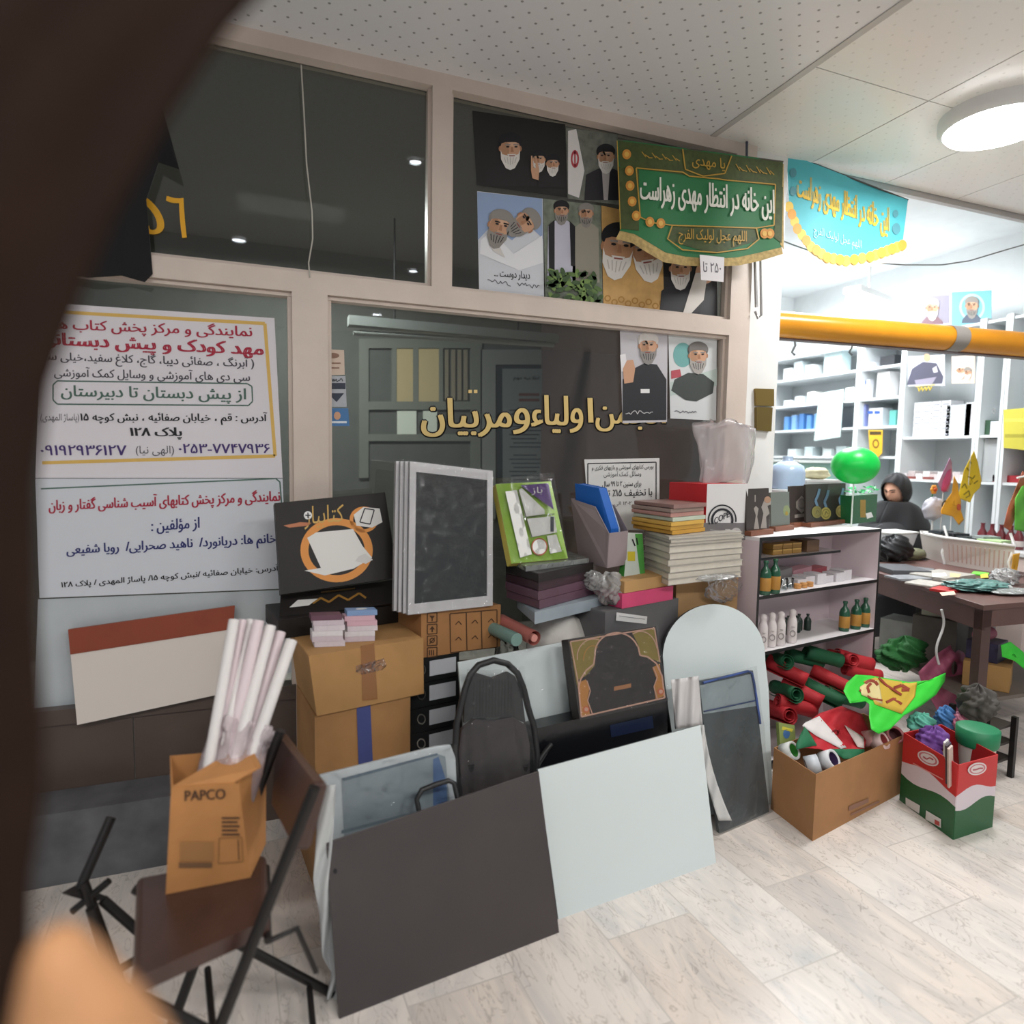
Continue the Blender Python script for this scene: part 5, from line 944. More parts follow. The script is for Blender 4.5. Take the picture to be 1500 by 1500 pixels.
# ================================================================== CARTONS ON THE FLOOR
t = T('cardboard_box', G(1210, 1190), 'open cardboard box on the floor full of tape rolls and small flags', 'box')
N_, R2, L2 = G(1190, 1232), G(1322, 1160), G(1130, 1185); hz = P(1187, 1136, N_.y).z
b = B(); q = [N_, R2, gz(R2, hz), gz(N_, hz)]; opentop(b, q, [L2 - N_] * 4, M('#a87a50', .8, var=.08)); build(b, 'carton', t, solid=.005)
b = B(); Q = Pl(N_ - V((0, .004, 0)), R2 - V((-.0, .004, 0)), gz(N_, hz) - V((0, .004, 0))); PRB = M('#8f6a58', .8); b.poly(Q, [(1243, 1181), (1272, 1169), (1272, 1175), (1243, 1188)], PRB, 2); b.poly(Q, [(1246, 1192), (1288, 1172), (1288, 1175), (1246, 1195)], PRB, 2); build(b, 'print', t)
def tape(px, py, z, R0, col, core, lb, d=V((.25, -.8, .55)), w_=.05):
    p = G(px, py, z); d = d.normalized(); t = T('tape_roll', p, lb, 'tape roll', 'tape rolls in the floor box')
    b = B().lathe(p, [(R0 * .72, -w_ / 2), (R0, -w_ / 2), (R0, w_ / 2), (R0 * .72, w_ / 2), (R0 * .72, -w_ / 2)], M(col, .4), 28, ax=d, caps=False); build(b, 'tape', t)
    b = B().lathe(p, [(R0 * .715, -w_ / 2 * .9), (R0 * .715, w_ / 2 * .9)], M(core, .6), 24, ax=d, caps=False); b.lathe(p, [(0, -w_ * .3), (R0 * .71, -w_ * .3)], M(core, .6), 24, ax=d); build(b, 'core', t)
tape(1156, 1101, hz - .01, .037, '#d9dcd8', '#4fa84a', 'white tape roll with a bright green core'); tape(1214, 1114, hz - .02, .04, '#d9dadd', '#4a3560', 'white tape roll with a dark purple core'); tape(1190, 1120, hz - .02, .036, '#c7ccd2', '#55585f', 'white tape roll with a grey core', V((.8, -.5, .3))); tape(1288, 1086, hz - .005, .036, '#d7b9b4', '#a8484a', 'pale pink tape roll with a red core'); tape(1272, 1082, hz - .005, .034, '#c98f8c', '#8a3a3c', 'pinkish tape roll beside the pale pink one', V((.9, -.4, .2))); tape(1308, 1078, hz - .01, .038, '#9c5a5c', '#5f2b30', 'dull red tape roll at the right corner of the box', V((-.3, -.7, .6)))
b = B(); p = G(1150, 1078, hz + .01); q = [p + V(v_) for v_ in ((-.03, -.01, -.06), (.05, -.02, -.08), (.07, .02, .03), (-.01, .03, .05))]; Q = slab(b, None, .02, M('#8a9a5a', .5), pts=q); b.disc(Q, 1152, 1075, 5, 7, M('#4a74a8', .5), 1, 14); b.poly(Q, [(1146, 1064), (1162, 1068), (1160, 1072), (1145, 1069)], M('#d0c84a', .5), 1); one(b, 'picture_book', 'small picture book in green and blue at the left of the floor box', 'book', bev=.002)
def floppy(name, pts, Yf, m, lb, cat, group=None, n=10, amp=.01, arts=None):
    """a piece of cloth outlined by seen directions, draped at the distance Yf(px, py)"""
    cx = sum(p[0] for p in pts) / len(pts); cy = sum(p[1] for p in pts) / len(pts); b = B(); Q = Cy(lambda x, y: Yf(x, y) + amp * math.sin(x * .21) * math.cos(y * .17))
    o_ = [];
    for (x0, y0), (x1, y1) in zip(pts, pts[1:] + pts[:1]): o_ += [(x0 + (x1 - x0) * k / 4, y0 + (y1 - y0) * k / 4) for k in range(4)]
    N = len(o_); vs = [Q.at(cx + (x - cx) * (k / n), cy + (y - cy) * (k / n)) for k in range(1, n + 1) for x, y in o_] + [Q.at(cx, cy)]
    fs = [(k * N + i, k * N + (i + 1) % N, (k + 1) * N + (i + 1) % N, (k + 1) * N + i) for k in range(n - 1) for i in range(N)] + [(len(vs) - 1, i, (i + 1) % N) for i in range(N)]
    b.add(vs, fs, m, True)
    if arts: arts(b, Q)
    return one(b, name, lb, cat, group, solid=.0016)
yb = N_.y
t_ = lambda x, y: 1.95 + (1100 - y) * .0022
def fl(b, Q):
    strip(b, Q, [(1180, 1058), (1200, 1049), (1240, 1095)], [(1175, 1063), (1196, 1078), (1232, 1097)], M('#dcd6d4', .7), 6, 10, 3)
    strip(b, Q, [(1166, 1090), (1178, 1064), (1185, 1072)], [(1166, 1098), (1185, 1094), (1197, 1092)], M('#1d6a45', .7), 7, 8, 3); strip(b, Q, [(1216, 1097), (1266, 1097)], [(1236, 1112), (1268, 1110)], M('#1d6a45', .7), 7, 8, 3); strip(b, Q, [(1237, 1062), (1265, 1080)], [(1256, 1094), (1266, 1096)], M('#dcc9c4', .7), 7, 8, 3)
floppy('small_flag', [(1165, 1095), (1178, 1062), (1200, 1045), (1232, 1034), (1262, 1046), (1272, 1068), (1266, 1098), (1240, 1112), (1200, 1097)], t_, M('#b8202c', .7), 'red white and green cloth flag heaped in the floor box', 'flag', arts=fl)
# tricolour carton
t = T('cardboard_box', G(1385, 1190), 'open cardboard box in red, white and green with oval emblems, on the floor', 'box')
N3, R3, L3 = G(1396, 1230), G(1453, 1211), G(1318, 1172); h3 = P(1408, 1117, N3.y + .01).z
fl3 = [gz(p, 0) for p in (N3, R3, R3 + L3 - N3, L3)]; RD, WT, GN = M('#c02a2c', .45), M('#d5c9d0', .45), M('#1d5a32', .45)
b = B(); bands = [(0, .42, GN), (.42, .62, WT), (.62, 1.0, RD)]
for z0, z1, m in bands:
    for i in range(4):
        a, c = fl3[i], fl3[(i + 1) % 4]; K = 8; wv = lambda u, z: z + (.05 * math.sin(u * 5.5 + i * 2 + z * 9) if 0 < z < 1 else 0)
        for k in range(K):
            u0, u1 = k / K, (k + 1) / K; p0, p1 = a + (c - a) * u0, a + (c - a) * u1
            b.add([gz(p0, h3 * wv(u0, z0)), gz(p1, h3 * wv(u1, z0)), gz(p1, h3 * wv(u1, z1)), gz(p0, h3 * wv(u0, z1))], [(0, 1, 2, 3)], m)
b.add(fl3, [(3, 2, 1, 0)], GN); build(b, 'carton', t, solid=.004)
b = B(); off = V((0, -.004, 0)); Qr_ = Pl(N3 + off, R3 + off, gz(N3, 1) + off); off = V((-.004, -.002, 0)); Ql_ = Pl(N3 + off, L3 + off, gz(N3, 1) + off)
for Q, cx, cy, rt in ((Ql_, 1360, 1111, .5), (Qr_, 1431, 1126, -.25)):
    b = B(); b.disc(Q, cx, cy, 17 if rt > 0 else 14, 9, M('#dcd2d0', .5), 2, 24, rot=rt); b.disc(Q, cx, cy, 15 if rt > 0 else 12, 7, M('#c4737a', .5), 3, 22, hole=.8, rot=rt); b.line(Q, [(cx - 7, cy - 3 * rt * 2), (cx - 2, cy + 1), (cx + 3, cy - 1), (cx + 8, cy + 4 * rt)], 2, M('#b0505a', .5), 4); build(b, 'oval_emblem', t)

for pts in ([(1327, 1168), (1348, 1180), (1347, 1192), (1327, 1179)], [(1357, 1187), (1379, 1200), (1379, 1213), (1356, 1200)]):
    b = B(); b.poly(Ql_, pts, M('#d5d3d0', .5), 2)
    if pts[0][0] > 1340: b.poly(Ql_, [(1370, 1200), (1377, 1204), (1377, 1210), (1370, 1207)], M('#b0423c', .5), 4)
    build(b, 'side_label', t)
b = B(); b.line(Ql_, [(1338, 1118), (1382, 1142)], 1.6, M('#d98f88', .5), 2); build(b, 'print_line', t)
b = B(); p = G(1431, 1090, h3 - .03); b.lathe(p - V((0, 0, .16)), [(.055, 0), (.068, .16), (.072, .205)], M('#d3d0c8', .5), 24); b.lathe(p - V((0, 0, .16)), [(.0735, .16), (.078, .17), (.08, .232), (.07, .236), (.0, .236)], M('#1f7a50', .5), 24); one(b, 'tub', 'white tub with a dark green lid in the tricolour box', 'tub')
for i, (px_, py_, rx, rz, col, lb) in enumerate(((1350, 1062, .06, .05, '#5aa893', 'sea-green soft cloth bundle at the back of the tricolour box'), (1367, 1084, .065, .055, '#6a3f8c', 'purple soft cloth bundle in the tricolour box'), (1385, 1052, .045, .05, '#3f72a8', 'blue soft cloth bundle behind the tricolour box'), (1410, 1057, .04, .045, '#c4788f', 'pink soft cloth bundle behind the tricolour box'))):
    b = B(); c = G(px_, py_, h3 - .01); blob(b, c, rx, rx * .8, rz, M(col, .7, var=.1, bump=.4, bscale=14), .25, seed=20 + i, pleat=4); one(b, 'cloth_bundle', lb, 'cloth', 'cloth bundles in the tricolour box')
for i in range(3):
    a = G(1388 + i * 3, 1108 + i * 5, h3 + .005); b = B().hexa([a - V((.004, 0, .1)), a + V((.05, .02, -.1)), a + V((.045, .03, .05)), a + V((-.006, .01, .05))], V((.004, .01, 0)), M(('#d5d0ce', '#4a4048', '#cdb9ae')[i], .5)); one(b, 'booklet', ('white booklet', 'dark booklet', 'cream booklet')[i] + ' upright at the front of the tricolour box', 'booklet', 'booklets in the tricolour box')
# neon patterned cloth and the cloths behind
k_ = lambda l: [(x / 3.571 + 1080, y / 3.571 + 900) for x, y in l]
NEON = M('#35c936', .6)
def neon(b, Q):
    strip(b, Q, k_([(660, 350), (720, 330), (900, 360), (940, 355)]), k_([(690, 400), (720, 470), (860, 520), (930, 430)]), M('#c9a93c', .6), 5, 18, 6)
    strip(b, Q, k_([(640, 380), (700, 340), (740, 345)]), k_([(650, 420), (720, 450), (760, 470)]), M('#d8c88e', .6), 7, 10, 4)
    for l, w_ in (([(670, 360), (690, 345), (720, 350), (735, 370)], 4), ([(690, 410), (680, 380), (700, 360)], 4), ([(740, 330), (780, 370), (860, 420)], 3), ([(820, 385), (860, 370), (900, 395), (860, 395)], 4.5), ([(780, 460), (820, 440), (860, 470)], 4), ([(640, 395), (700, 440), (760, 450)], 2.5)): b.line(Q, k_(l), w_, M('#8f3a24', .6), 10)
floppy('patterned_cloth', k_([(555, 400), (570, 360), (620, 315), (700, 320), (900, 355), (1000, 345), (1090, 305), (1085, 350), (1040, 420), (960, 480), (870, 530), (800, 600), (740, 625), (700, 600), (690, 540), (690, 470), (660, 445), (590, 465)]), lambda x, y: 1.86 + (1080 - y) * .0028 + (x - 1300) * .0004, NEON, 'neon green cloth with a yellow and red swirl pattern, draped over the floor boxes', 'cloth', amp=.006, arts=neon)
b = B(); c = P(1322, 958, 2.5); blob(b, c, .15, .07, .085, M('#1a5a24', .75, var=.2, bump=.4, bscale=10), .2, seed=31, pleat=5); one(b, 'green_cloth', 'dark green bunched cloth hanging below the table beside the shelf unit', 'cloth')
floppy('pink_bag', [(1372, 958), (1392, 945), (1412, 956), (1428, 985), (1431, 1030), (1424, 1072), (1385, 1060), (1352, 1005), (1345, 985)], lambda x, y: 2.36 + (1060 - y) * .0004, M('#b8627f', .6, var=.15), 'dusty pink fabric bag hanging under the table by its corner leg', 'bag', amp=.02)
edgeY = 2.27
b = B().tube([P(1379 + 4.5 * math.sin((y - 893) * .08) - (y - 893) * .05, y, edgeY) for y in range(893, 974, 4)], .006, M('#d8d8d6', .4), 8); one(b, 'hook', 'white curved plastic hook hanging under the table edge', 'hook')
# ================================================================== TABLE AND WHAT LIES ON IT
ZTB = .80; T0 = G(1441, 886, ZTB); TL = G(1289, 839, ZTB); lv = (TL - T0); lv.z = 0; lv = lv.normalized()
rv = V((math.cos(math.radians(-2)), math.sin(math.radians(-2)), 0)); TLEN, TWID = 1.22, 1.0
TAB = M('#5c403b', .45, var=.14, scale=5)
def tp(a, c, z=0): return V((T0.x, T0.y, 0)) + rv * a + lv * c + V((0, 0, z))
t = T('table', tp(.6, .45, 0), 'dark brown wooden table crowded with packets, at the right edge beside the shelf unit', 'table')
b = B(); b.hexa([tp(-.01, -.01, ZTB - .025), tp(TWID, -.01, ZTB - .025), tp(TWID, -.01, ZTB), tp(-.01, -.01, ZTB)], lv * TLEN, TAB); build(b, 'tabletop', t, bev=.003)
for nm, q, d in (('apron', [tp(0, TLEN - .02, ZTB - .125), tp(0, 0, ZTB - .125), tp(0, 0, ZTB - .026), tp(0, TLEN - .02, ZTB - .026)], rv * .025), ('apron', [tp(0, 0, ZTB - .11), tp(TWID, 0, ZTB - .11), tp(TWID, 0, ZTB - .026), tp(0, 0, ZTB - .026)], lv * .025)):
    b = B(); b.hexa(q, d, TAB); build(b, nm, t, bev=.002)
for a, c in ((.0, .0), (.0, TLEN - .07), (TWID - .07, 0), (TWID - .07, TLEN - .07)):
    b = B(); b.hexa([tp(a, c, 0), tp(a + .06, c, 0), tp(a + .06, c, ZTB - .03), tp(a, c, ZTB - .03)], lv * .06, M('#4a332f', .5, var=.1)); build(b, 'leg', t, bev=.003)
ZS = .3; b = B(); b.hexa([tp(.07, .08, ZS - .02), tp(TWID - .08, .08, ZS - .02), tp(TWID - .08, .08, ZS), tp(.07, .08, ZS)], lv * (TLEN - .12), M('#6b625a', .6)); build(b, 'lower_shelf', t)
# things under the table, right of its corner leg
GREYC = M('#4b4743', .8, var=.15)
b = B(); p = G(1466, 1040, ZS + .09); blob(b, V((p.x, p.y + .1, ZS + .08)), .075, .07, .078, GREYC, .16, seed=41, pleat=5); one(b, 'sack', 'dark grey cloth sack on the lower shelf of the table', 'sack')
def ux_box(b, px, py, z, w_, d, h, m, rz=0): b.box(gz(G(px, py, z), z + .001), w_, d, h, m, rz)
b = B(); p = tp(.33, .25, ZS + .001); b.box(p, .22, .2, .13, M('#a57f4c', .8), .5); one(b, 'cardboard_box', 'small tan cardboard box on the lower shelf of the table', 'box', bev=.003)
b = B(); b.box(tp(.33, .27, ZS + .133), .16, .14, .1, M('#34304c', .5), .3); one(b, 'small_box', 'dark purple box on the tan box under the table', 'box', bev=.003)
b = B(); p = tp(.29, .26, ZS + .236); b.tube([p + V((-.07, -.02, .035)), p + V((.05, .0, .035))], .033, M('#c46f86', .6), 16); one(b, 'fabric_roll', 'small pink fabric roll under the table right of its corner leg', 'roll')
floppy('green_cloth', [(1466, 945), (1480, 940), (1499, 955), (1512, 990), (1486, 968), (1468, 962)], lambda x, y: tp(.26, .12).y + .0, NEON, 'neon green cloth piece hanging under the table right of its corner leg', 'cloth', amp=.01)
rack = T('wire_rack', G(1470, 1120), 'dark slatted rack standing on the floor below the table edge', 'rack'); rb = G(1480, 1138)
for dx, dy in ((0, 0), (-.12, .05), (.0, .16), (-.12, .21)): b = B(); b.box((rb.x + dx, rb.y + dy, 0), .022, .022, .29, TUB, .1); build(b, 'post', rack)
for z in (.08, .16, .24): b = B(); b.box((rb.x - .06, rb.y + .1, z), .14, .19, .012, M('#39332f', .5), .1); build(b, 'slat_shelf', rack)
for a, c, w_, d, h, col, lb in ((.14, .55, .2, .22, .3, '#57534c', 'tall olive grey carton on the lower shelf of the table, behind the dark green cloth'), (.15, .86, .2, .24, .2, '#8b8f8a', 'grey carton at the back of the lower table shelf beside the shelf unit'), (.42, .62, .22, .22, .24, '#9a9a98', 'pale grey carton in the middle of the lower table shelf'), (.44, .9, .24, .2, .34, '#3f403f', 'dark carton at the back of the lower table shelf')):
    b = B(); b.box(tp(a + w_ / 2, c, ZS + .001), w_, d, h, M(col, .6, var=.15, scale=10), .32); one(b, 'carton', lb, 'carton', 'cartons on the lower table shelf', bev=.004)
b = B(); b.box(tp(.25, .55, ZS + .303), .17, .18, .08, M('#a9ad98', .5, var=.15), .5); one(b, 'packet', 'pale green-grey packet on the tall olive grey carton under the table', 'packet', bev=.004)
# flat packs
def pack(px, py, w_, d, h, m, rz, lb, name='flat_pack', z=ZTB, art=None, grp=None, bev=.002):
    b = B(); p = G(px, py, z); b.box((p.x, p.y, z + .001), w_, d, h, m, rz)
    if art: art(b, Pl(V((0, 0, z + .0012 + h)), V((1, 0, z + .0012 + h)), V((0, 1, z + .0012 + h))))
    return one(b, name, lb, 'packet', grp, bev=bev)
pack(1318, 838, .22, .26, .03, M('#55565a', .4), -.4, 'dark grey folder pile at the back left of the table')
pack(1380, 846, .32, .2, .022, M('#a7a39c', .4, var=.15, scale=40), .15, 'glossy grey newspaper pack in the middle of the table', art=lambda b, Q: (b.poly(Q, [(1365, 840), (1385, 839), (1387, 844), (1366, 845)], WHITE, 1), b.poly(Q, [(1392, 839), (1408, 841), (1405, 846), (1391, 845)], M('#c9b48a', .5), 1)))
pack(1384, 866, .13, .1, .014, M('#b02a2a', .45), .3, 'small red and cream packet at the near edge of the table', art=lambda b, Q: b.poly(Q, [(1376, 868), (1398, 866), (1400, 871), (1380, 873)], M('#d9b9a4', .5), 1))
pack(1436, 842, .11, .08, .01, M('#6fd04a', .45), .5, 'lime and yellow card on the table before the white basket', art=lambda b, Q: b.poly(Q, [(1436, 842), (1446, 840), (1448, 846), (1437, 847)], M('#e0c84a', .5), 1))
for px_, py_, w_, d, h, col, rz, lb in ((1330, 848, .2, .13, .012, '#8f9296', -.2, 'grey plastic packet at the left edge of the table'), (1356, 856, .18, .14, .01, '#b9b4ac', .25, 'pale glossy packet near the left edge of the table'), (1408, 855, .16, .12, .012, '#99948c', -.1, 'dull grey packet between the newspaper pack and the teal pouch'), (1345, 838, .22, .14, .016, '#6f7478', .5, 'slate grey packet behind the newspaper pack'), (1462, 860, .15, .12, .01, '#a8acab', .7, 'light grey packet right of the teal pouch')): pack(px_, py_, w_, d, h, M(col, .3, var=.2, scale=45), rz, lb, grp='glossy packets on the table')
b = B(); p = G(1430, 864, ZTB); blob(b, V((p.x, p.y, ZTB + .026)), .17, .1, .025, M('#5d8580', .2, var=.25, scale=25, bump=.8, bscale=35), .12, seed=51, pleat=6); one(b, 'plastic_pouch', 'shiny teal plastic pouch with white glints at the near corner of the table', 'pouch')
b = B(); p = G(1478, 856, ZTB); blob(b, V((p.x, p.y + .02, ZTB + .041)), .075, .06, .04, MILKY, .25, seed=52, pleat=5); one(b, 'plastic_bag', 'small crumpled clear bag on the table before the yellow strip', 'bag')
b = B(); p = G(1478, 870, ZTB); blob(b, V((p.x + .02, p.y, ZTB + .013)), .13, .06, .012, clear('grey_film', '#c9cccb', .05, .12, bump=.8, body='#a9adab', bodyw=.6), .15, seed=53); one(b, 'plastic_sheet', 'grey plastic film at the near right of the table', 'sheet')
b = B(); p = G(1308, 822, ZTB); blob(b, V((p.x, p.y, ZTB + .085)), .12, .09, .084, M('#1f2023', .5, var=.1, bump=.3, bscale=12), .14, seed=54, pleat=4); one(b, 'bag', 'black cloth bag on the table beside the shelf unit', 'bag')
t = T('tub', G(1318, 805, ZTB), 'white plastic tub behind the black bag on the table', 'tub'); p = G(1312, 814, ZTB) + V((.03, .06, 0))
b = B(); b.hexa([p + V((-.09, -.06, .001)), p + V((.11, -.06, .001)), p + V((.14, -.09, .16)), p + V((-.12, -.09, .16))], [V((0, .12, 0)), V((0, .12, 0)), V((0, .18, 0)), V((0, .18, 0))], M('#d5d7da', .4)); build(b, 'tub_body', t, bev=.012)
b = B().tube([p + V((-.12, -.09, .163)), p + V((.14, -.09, .163)), p + V((.14, .09, .163)), p + V((-.12, .09, .163))], .008, WHITE, 8, closed=True); build(b, 'rim', t)
b = B(); p = G(1352, 823, ZTB); blob(b, V((p.x + .02, p.y + .08, ZTB + .04)), .09, .05, .039, M('#6a6a52', .5, var=.15), .14, seed=55); one(b, 'pouch', 'olive grey pouch on the table right of the black bag', 'pouch')
# white ribbed basket
t = T('basket', G(1430, 838, ZTB), 'white ribbed plastic basket full of dark packets on the table', 'basket')
bl, br = G(1383, 826, ZTB) + V((0, 0, .002)), G(1482, 843, ZTB) + V((0, 0, .002)); bk = V((.16, .26, 0)); tl, tr = P(1381, 786, bl.y - .02), P(1486, 802, br.y - .02); zt = (tl.z + tr.z) / 2; tl.z = tr.z = zt
b = B(); BASK = M('#d8cfc9', .4); q = [bl, br, tr, tl]; opentop(b, q, [bk, bk, bk * 1.12, bk * 1.12], BASK); build(b, 'basket_body', t, solid=.006)
for i in range(14):
    u = .08 + i * .065; a, c = bl + (br - bl) * u, tl + (tr - tl) * u; b = B().tube([a + (c - a) * .15 + V((0, -.006, 0)), a + (c - a) * .8 + V((0, -.006, 0))], .004, M('#c4a79c', .5), 6); build(b, 'rib', t)
b = B().tube([tl, tr, tr + bk * 1.12, tl + bk * 1.12], .011, M('#e0dcd8', .4), 8, closed=True); build(b, 'rim', t)
for p in (bl, bl + (br - bl) * .985): b = B().tube([p + V((-.012, -.01, -.0)), p + V((-.035, -.005, .08)), p + V((-.004, -.012, zt - ZTB)), p + V((.0, .02, zt - ZTB + .07))], .008, WHITE, 8); build(b, 'corner_stay', t)
mid_ = (bl + br) / 2 + bk * .5; R_ = random.Random(6)
for i in range(8):
    b = B(); c = bl + (br - bl) * (.14 + .1 * i) + bk * R_.uniform(.3, .75); c.z = zt - .005 + R_.uniform(-.015, .02); b.box(c, .12, .09, .02, M(['#3a4044', '#5d6b6c', '#23262a', '#8f9796'][i % 4], .25, var=.15, scale=50), R_.uniform(-.8, .8)); one(b, 'foil_packet', ('dark slate', 'grey-green', 'black', 'silver grey')[i % 4] + ' foil packet heaped in the white basket', 'packet', 'foil packets in the white basket', bev=.002)
b = B(); c = bl + (br - bl) * .87 + bk * .4; c.z = zt - .02; b.box(c, .11, .14, .035, M('#a9c78f', .45), .1); one(b, 'small_box', 'pale green box at the right end of the white basket', 'box', bev=.003)
# pennants standing in the basket
k6 = lambda l: [(1280 + x / 6.818, 660 + y / 6.818) for x, y in l]
YF = M('#e6c21c', .55); OF = M('#dd9a1a', .55); by = (bl + bk * .4).y
def marks(b, Q):
    for l in ([(880, 370), (910, 330), (930, 380)], [(900, 440), (950, 400), (960, 450), (920, 470)], [(960, 110), (975, 130)], [(930, 170), (950, 200)], [(940, 260), (990, 280), (1010, 250)], [(1000, 330), (1040, 300)]): b.line(Q, k6(l), 1.5, M('#8a7414', .6), 5)
def pennant(name, pts, Y, m, lb, arts, sx, sy0, sy1, grp='small pennants in the white basket'):
    o = floppy(name, k6(pts), lambda x, y: Y + .0006 * (x - 1400), m, lb, 'pennant', grp, amp=.008, arts=arts)
    p1 = P(1280 + sx / 6.818, 660 + sy0 / 6.818, Y + .01); p0 = V((p1.x + .01, p1.y + .01, ZTB + .02)); b = B().tube([p0, p1], .003, WHITE, 6); build(b, 'stick', o)
pennant('pennant', [(1000, 0), (1040, 120), (1075, 300), (1060, 370), (1000, 430), (960, 520), (860, 480), (850, 420), (900, 200)], by, YF, 'bright yellow pennant with thin dark writing, standing in the white basket', marks, 965, 60, 60)
pennant('pennant', [(800, 250), (840, 330), (850, 440), (870, 500), (870, 600), (900, 690), (850, 745), (790, 660), (670, 630), (670, 600), (720, 500), (780, 420)], by - .03, OF, 'orange yellow pennant in front of the bright yellow one', lambda b, Q: (b.line(Q, k6([(680, 560), (690, 520), (720, 500)]), 1.8, M('#3a2a1a', .6), 5), b.disc(Q, *k6([(850, 565)])[0], 3, 5, M('#c9502a', .6), 5, 14)), 800, 300, 300)
pennant('pennant', [(640, 330), (700, 200), (760, 70), (778, 120), (785, 260), (745, 410), (690, 420)], by + .05, M('#b07fa0', .6), 'lilac and pink pennant at the left of the yellow ones', lambda b, Q: strip(b, Q, k6([(690, 300), (740, 200), (775, 180)]), k6([(670, 400), (720, 410), (760, 330)]), M('#c9507f', .6), 4, 8, 3), 700, 300, 300)
b = B(); c = P(1367, 745, by + .09); blob(b, c, .085, .04, .075, M('#b9b9c2', .3, var=.12, bump=.5, bscale=16), .18, seed=61); b.tube([V((c.x, c.y, ZTB + .005)), c], .006, WHITE, 8); one(b, 'gift_bag', 'silver wrapped gift bag left of the orange pennant', 'bag')
b = B(); c = P(1368, 717, by + .08); 
for i in range(7): a_ = i * 6.2832 / 6; b.ell(c + (V((math.cos(a_), 0, math.sin(a_))) * .02 if i < 6 else V((0, -.01, 0))), .014, .008, .014, M('#e09a3a' if i < 6 else '#b9542a', .6), 12, 8)
b.tube([c, V((c.x, c.y + .01, c.z - .05))], .004, GREEN, 6); one(b, 'toy_flower', 'small orange toy flower on top of the silver gift bag', 'toy')
# hanging goods at the right edge
floppy('green_flag', [(1487, 730), (1497, 712), (1530, 700), (1530, 785), (1486, 776)], lambda x, y: 2.5, M('#5ba83a', .6), 'bright green flag hanging at the right edge above the basket', 'flag', amp=.01)
floppy('cloth_strip', [(1498, 690), (1506, 700), (1490, 750), (1480, 778), (1470, 772), (1476, 745), (1488, 715)], lambda x, y: 2.53, M('#b8664a', .6, var=.2), 'orange red cloth strip beside the bright green flag', 'cloth', amp=.012)
b = B(); a, c = P(1490, 700, 2.52), P(1540, 690, 2.52); b.tube([a, c], .006, WHITE, 8); p = V((c.x, c.y, ZTB)); b.tube([V((c.x, c.y, ZTB + .001)), V((c.x, c.y, c.z + .1))], .01, WHITE, 8); one(b, 'display_stand', 'white rod stand holding the bright green flag', 'stand')
floppy('cloth_strip', [(1484, 812), (1494, 810), (1490, 835), (1487, 848), (1480, 848), (1482, 830)], lambda x, y: br.y - .035, M('#dba32a', .6), 'yellow strip hanging at the right corner of the white basket', 'cloth', amp=.004)
# ================================================================== THE SEATED WOMAN
ph = P(1312, 718, 3.6); FX = V((-.96, -.14, -.30)).normalized(); FXh = V((FX.x, FX.y, 0)).normalized(); SX = V((-FXh.y, FXh.x, 0)); base = V((ph.x + .08, ph.y + .05, 0))
def w(a, s_, z): return base + FXh * a + SX * s_ + V((0, 0, z))
t = T('person', base, 'person in a black chador seated behind the table, looking down', 'person')
SKIN = M('#cfa088', .6, spec=.3)
def skin_body():
    J = [w(-.05, 0, .52), w(-.04, 0, .72), w(-.02, 0, .95), w(.0, 0, 1.10), ph - FX * .02 - V((0, 0, .07)), ph]     # pelvis .. head
    R = [.14, .12, .11, .05, .05, .06]; E = [(0, 1), (1, 2), (2, 3), (3, 4), (4, 5)]
    for s_ in (-1, 1):
        k = len(J); J += [w(.0, .12 * s_, 1.0), w(.03, .19 * s_, .8), w(.07, .12 * s_, .71), w(.11, .08 * s_, .68)]; R += [.055, .045, .034, .026]; E += [(2, k), (k, k + 1), (k + 1, k + 2), (k + 2, k + 3)]
        for f in range(5):
            j = len(J); aa = (-.5, -.2, 0, .2, .42)[f] if s_ > 0 else (.5, .2, 0, -.2, -.42)[f]; dr = (FXh * math.cos(aa) + SX * math.sin(aa)); st = w(.11, .08 * s_, .68) + SX * ((f - 2) * .014 * s_)
            L = (.05, .072, .08, .074, .058)[f]; J += [st + dr * .045, st + dr * (.045 + L * .5) - V((0, 0, .006)), st + dr * (.045 + L) - V((0, 0, .02))]; R += [.011, .009, .0075]; E += [(k + 3, j), (j, j + 1), (j + 1, j + 2)]
        k = len(J); J += [w(.0, .1 * s_, .52), w(.33, .11 * s_, .5), w(.33, .11 * s_, .1), w(.42, .12 * s_, .045)]; R += [.085, .06, .042, .03]; E += [(0, k), (k, k + 1), (k + 1, k + 2), (k + 2, k + 3)]
    me = bpy.data.meshes.new('body'); o3 = base; me.from_pydata([p - o3 for p in J], E, []); o = bpy.data.objects.new('body', me); COL.objects.link(o); o.parent = t; me.materials.append(SKIN)
    o.modifiers.new('skin', 'SKIN'); sv = me.skin_vertices[0].data if me.skin_vertices else None
    if sv is None:
        bpy.context.view_layer.objects.active = o; bpy.ops.mesh.customdata_skin_add(); sv = me.skin_vertices[0].data
    for i, r in enumerate(R): sv[i].radius = (r, r)
    sv[0].use_root = True
    q = o.modifiers.new('smooth', 'SUBSURF'); q.levels = q.render_levels = 2; LOC[o] = o3; return o
body = skin_body()
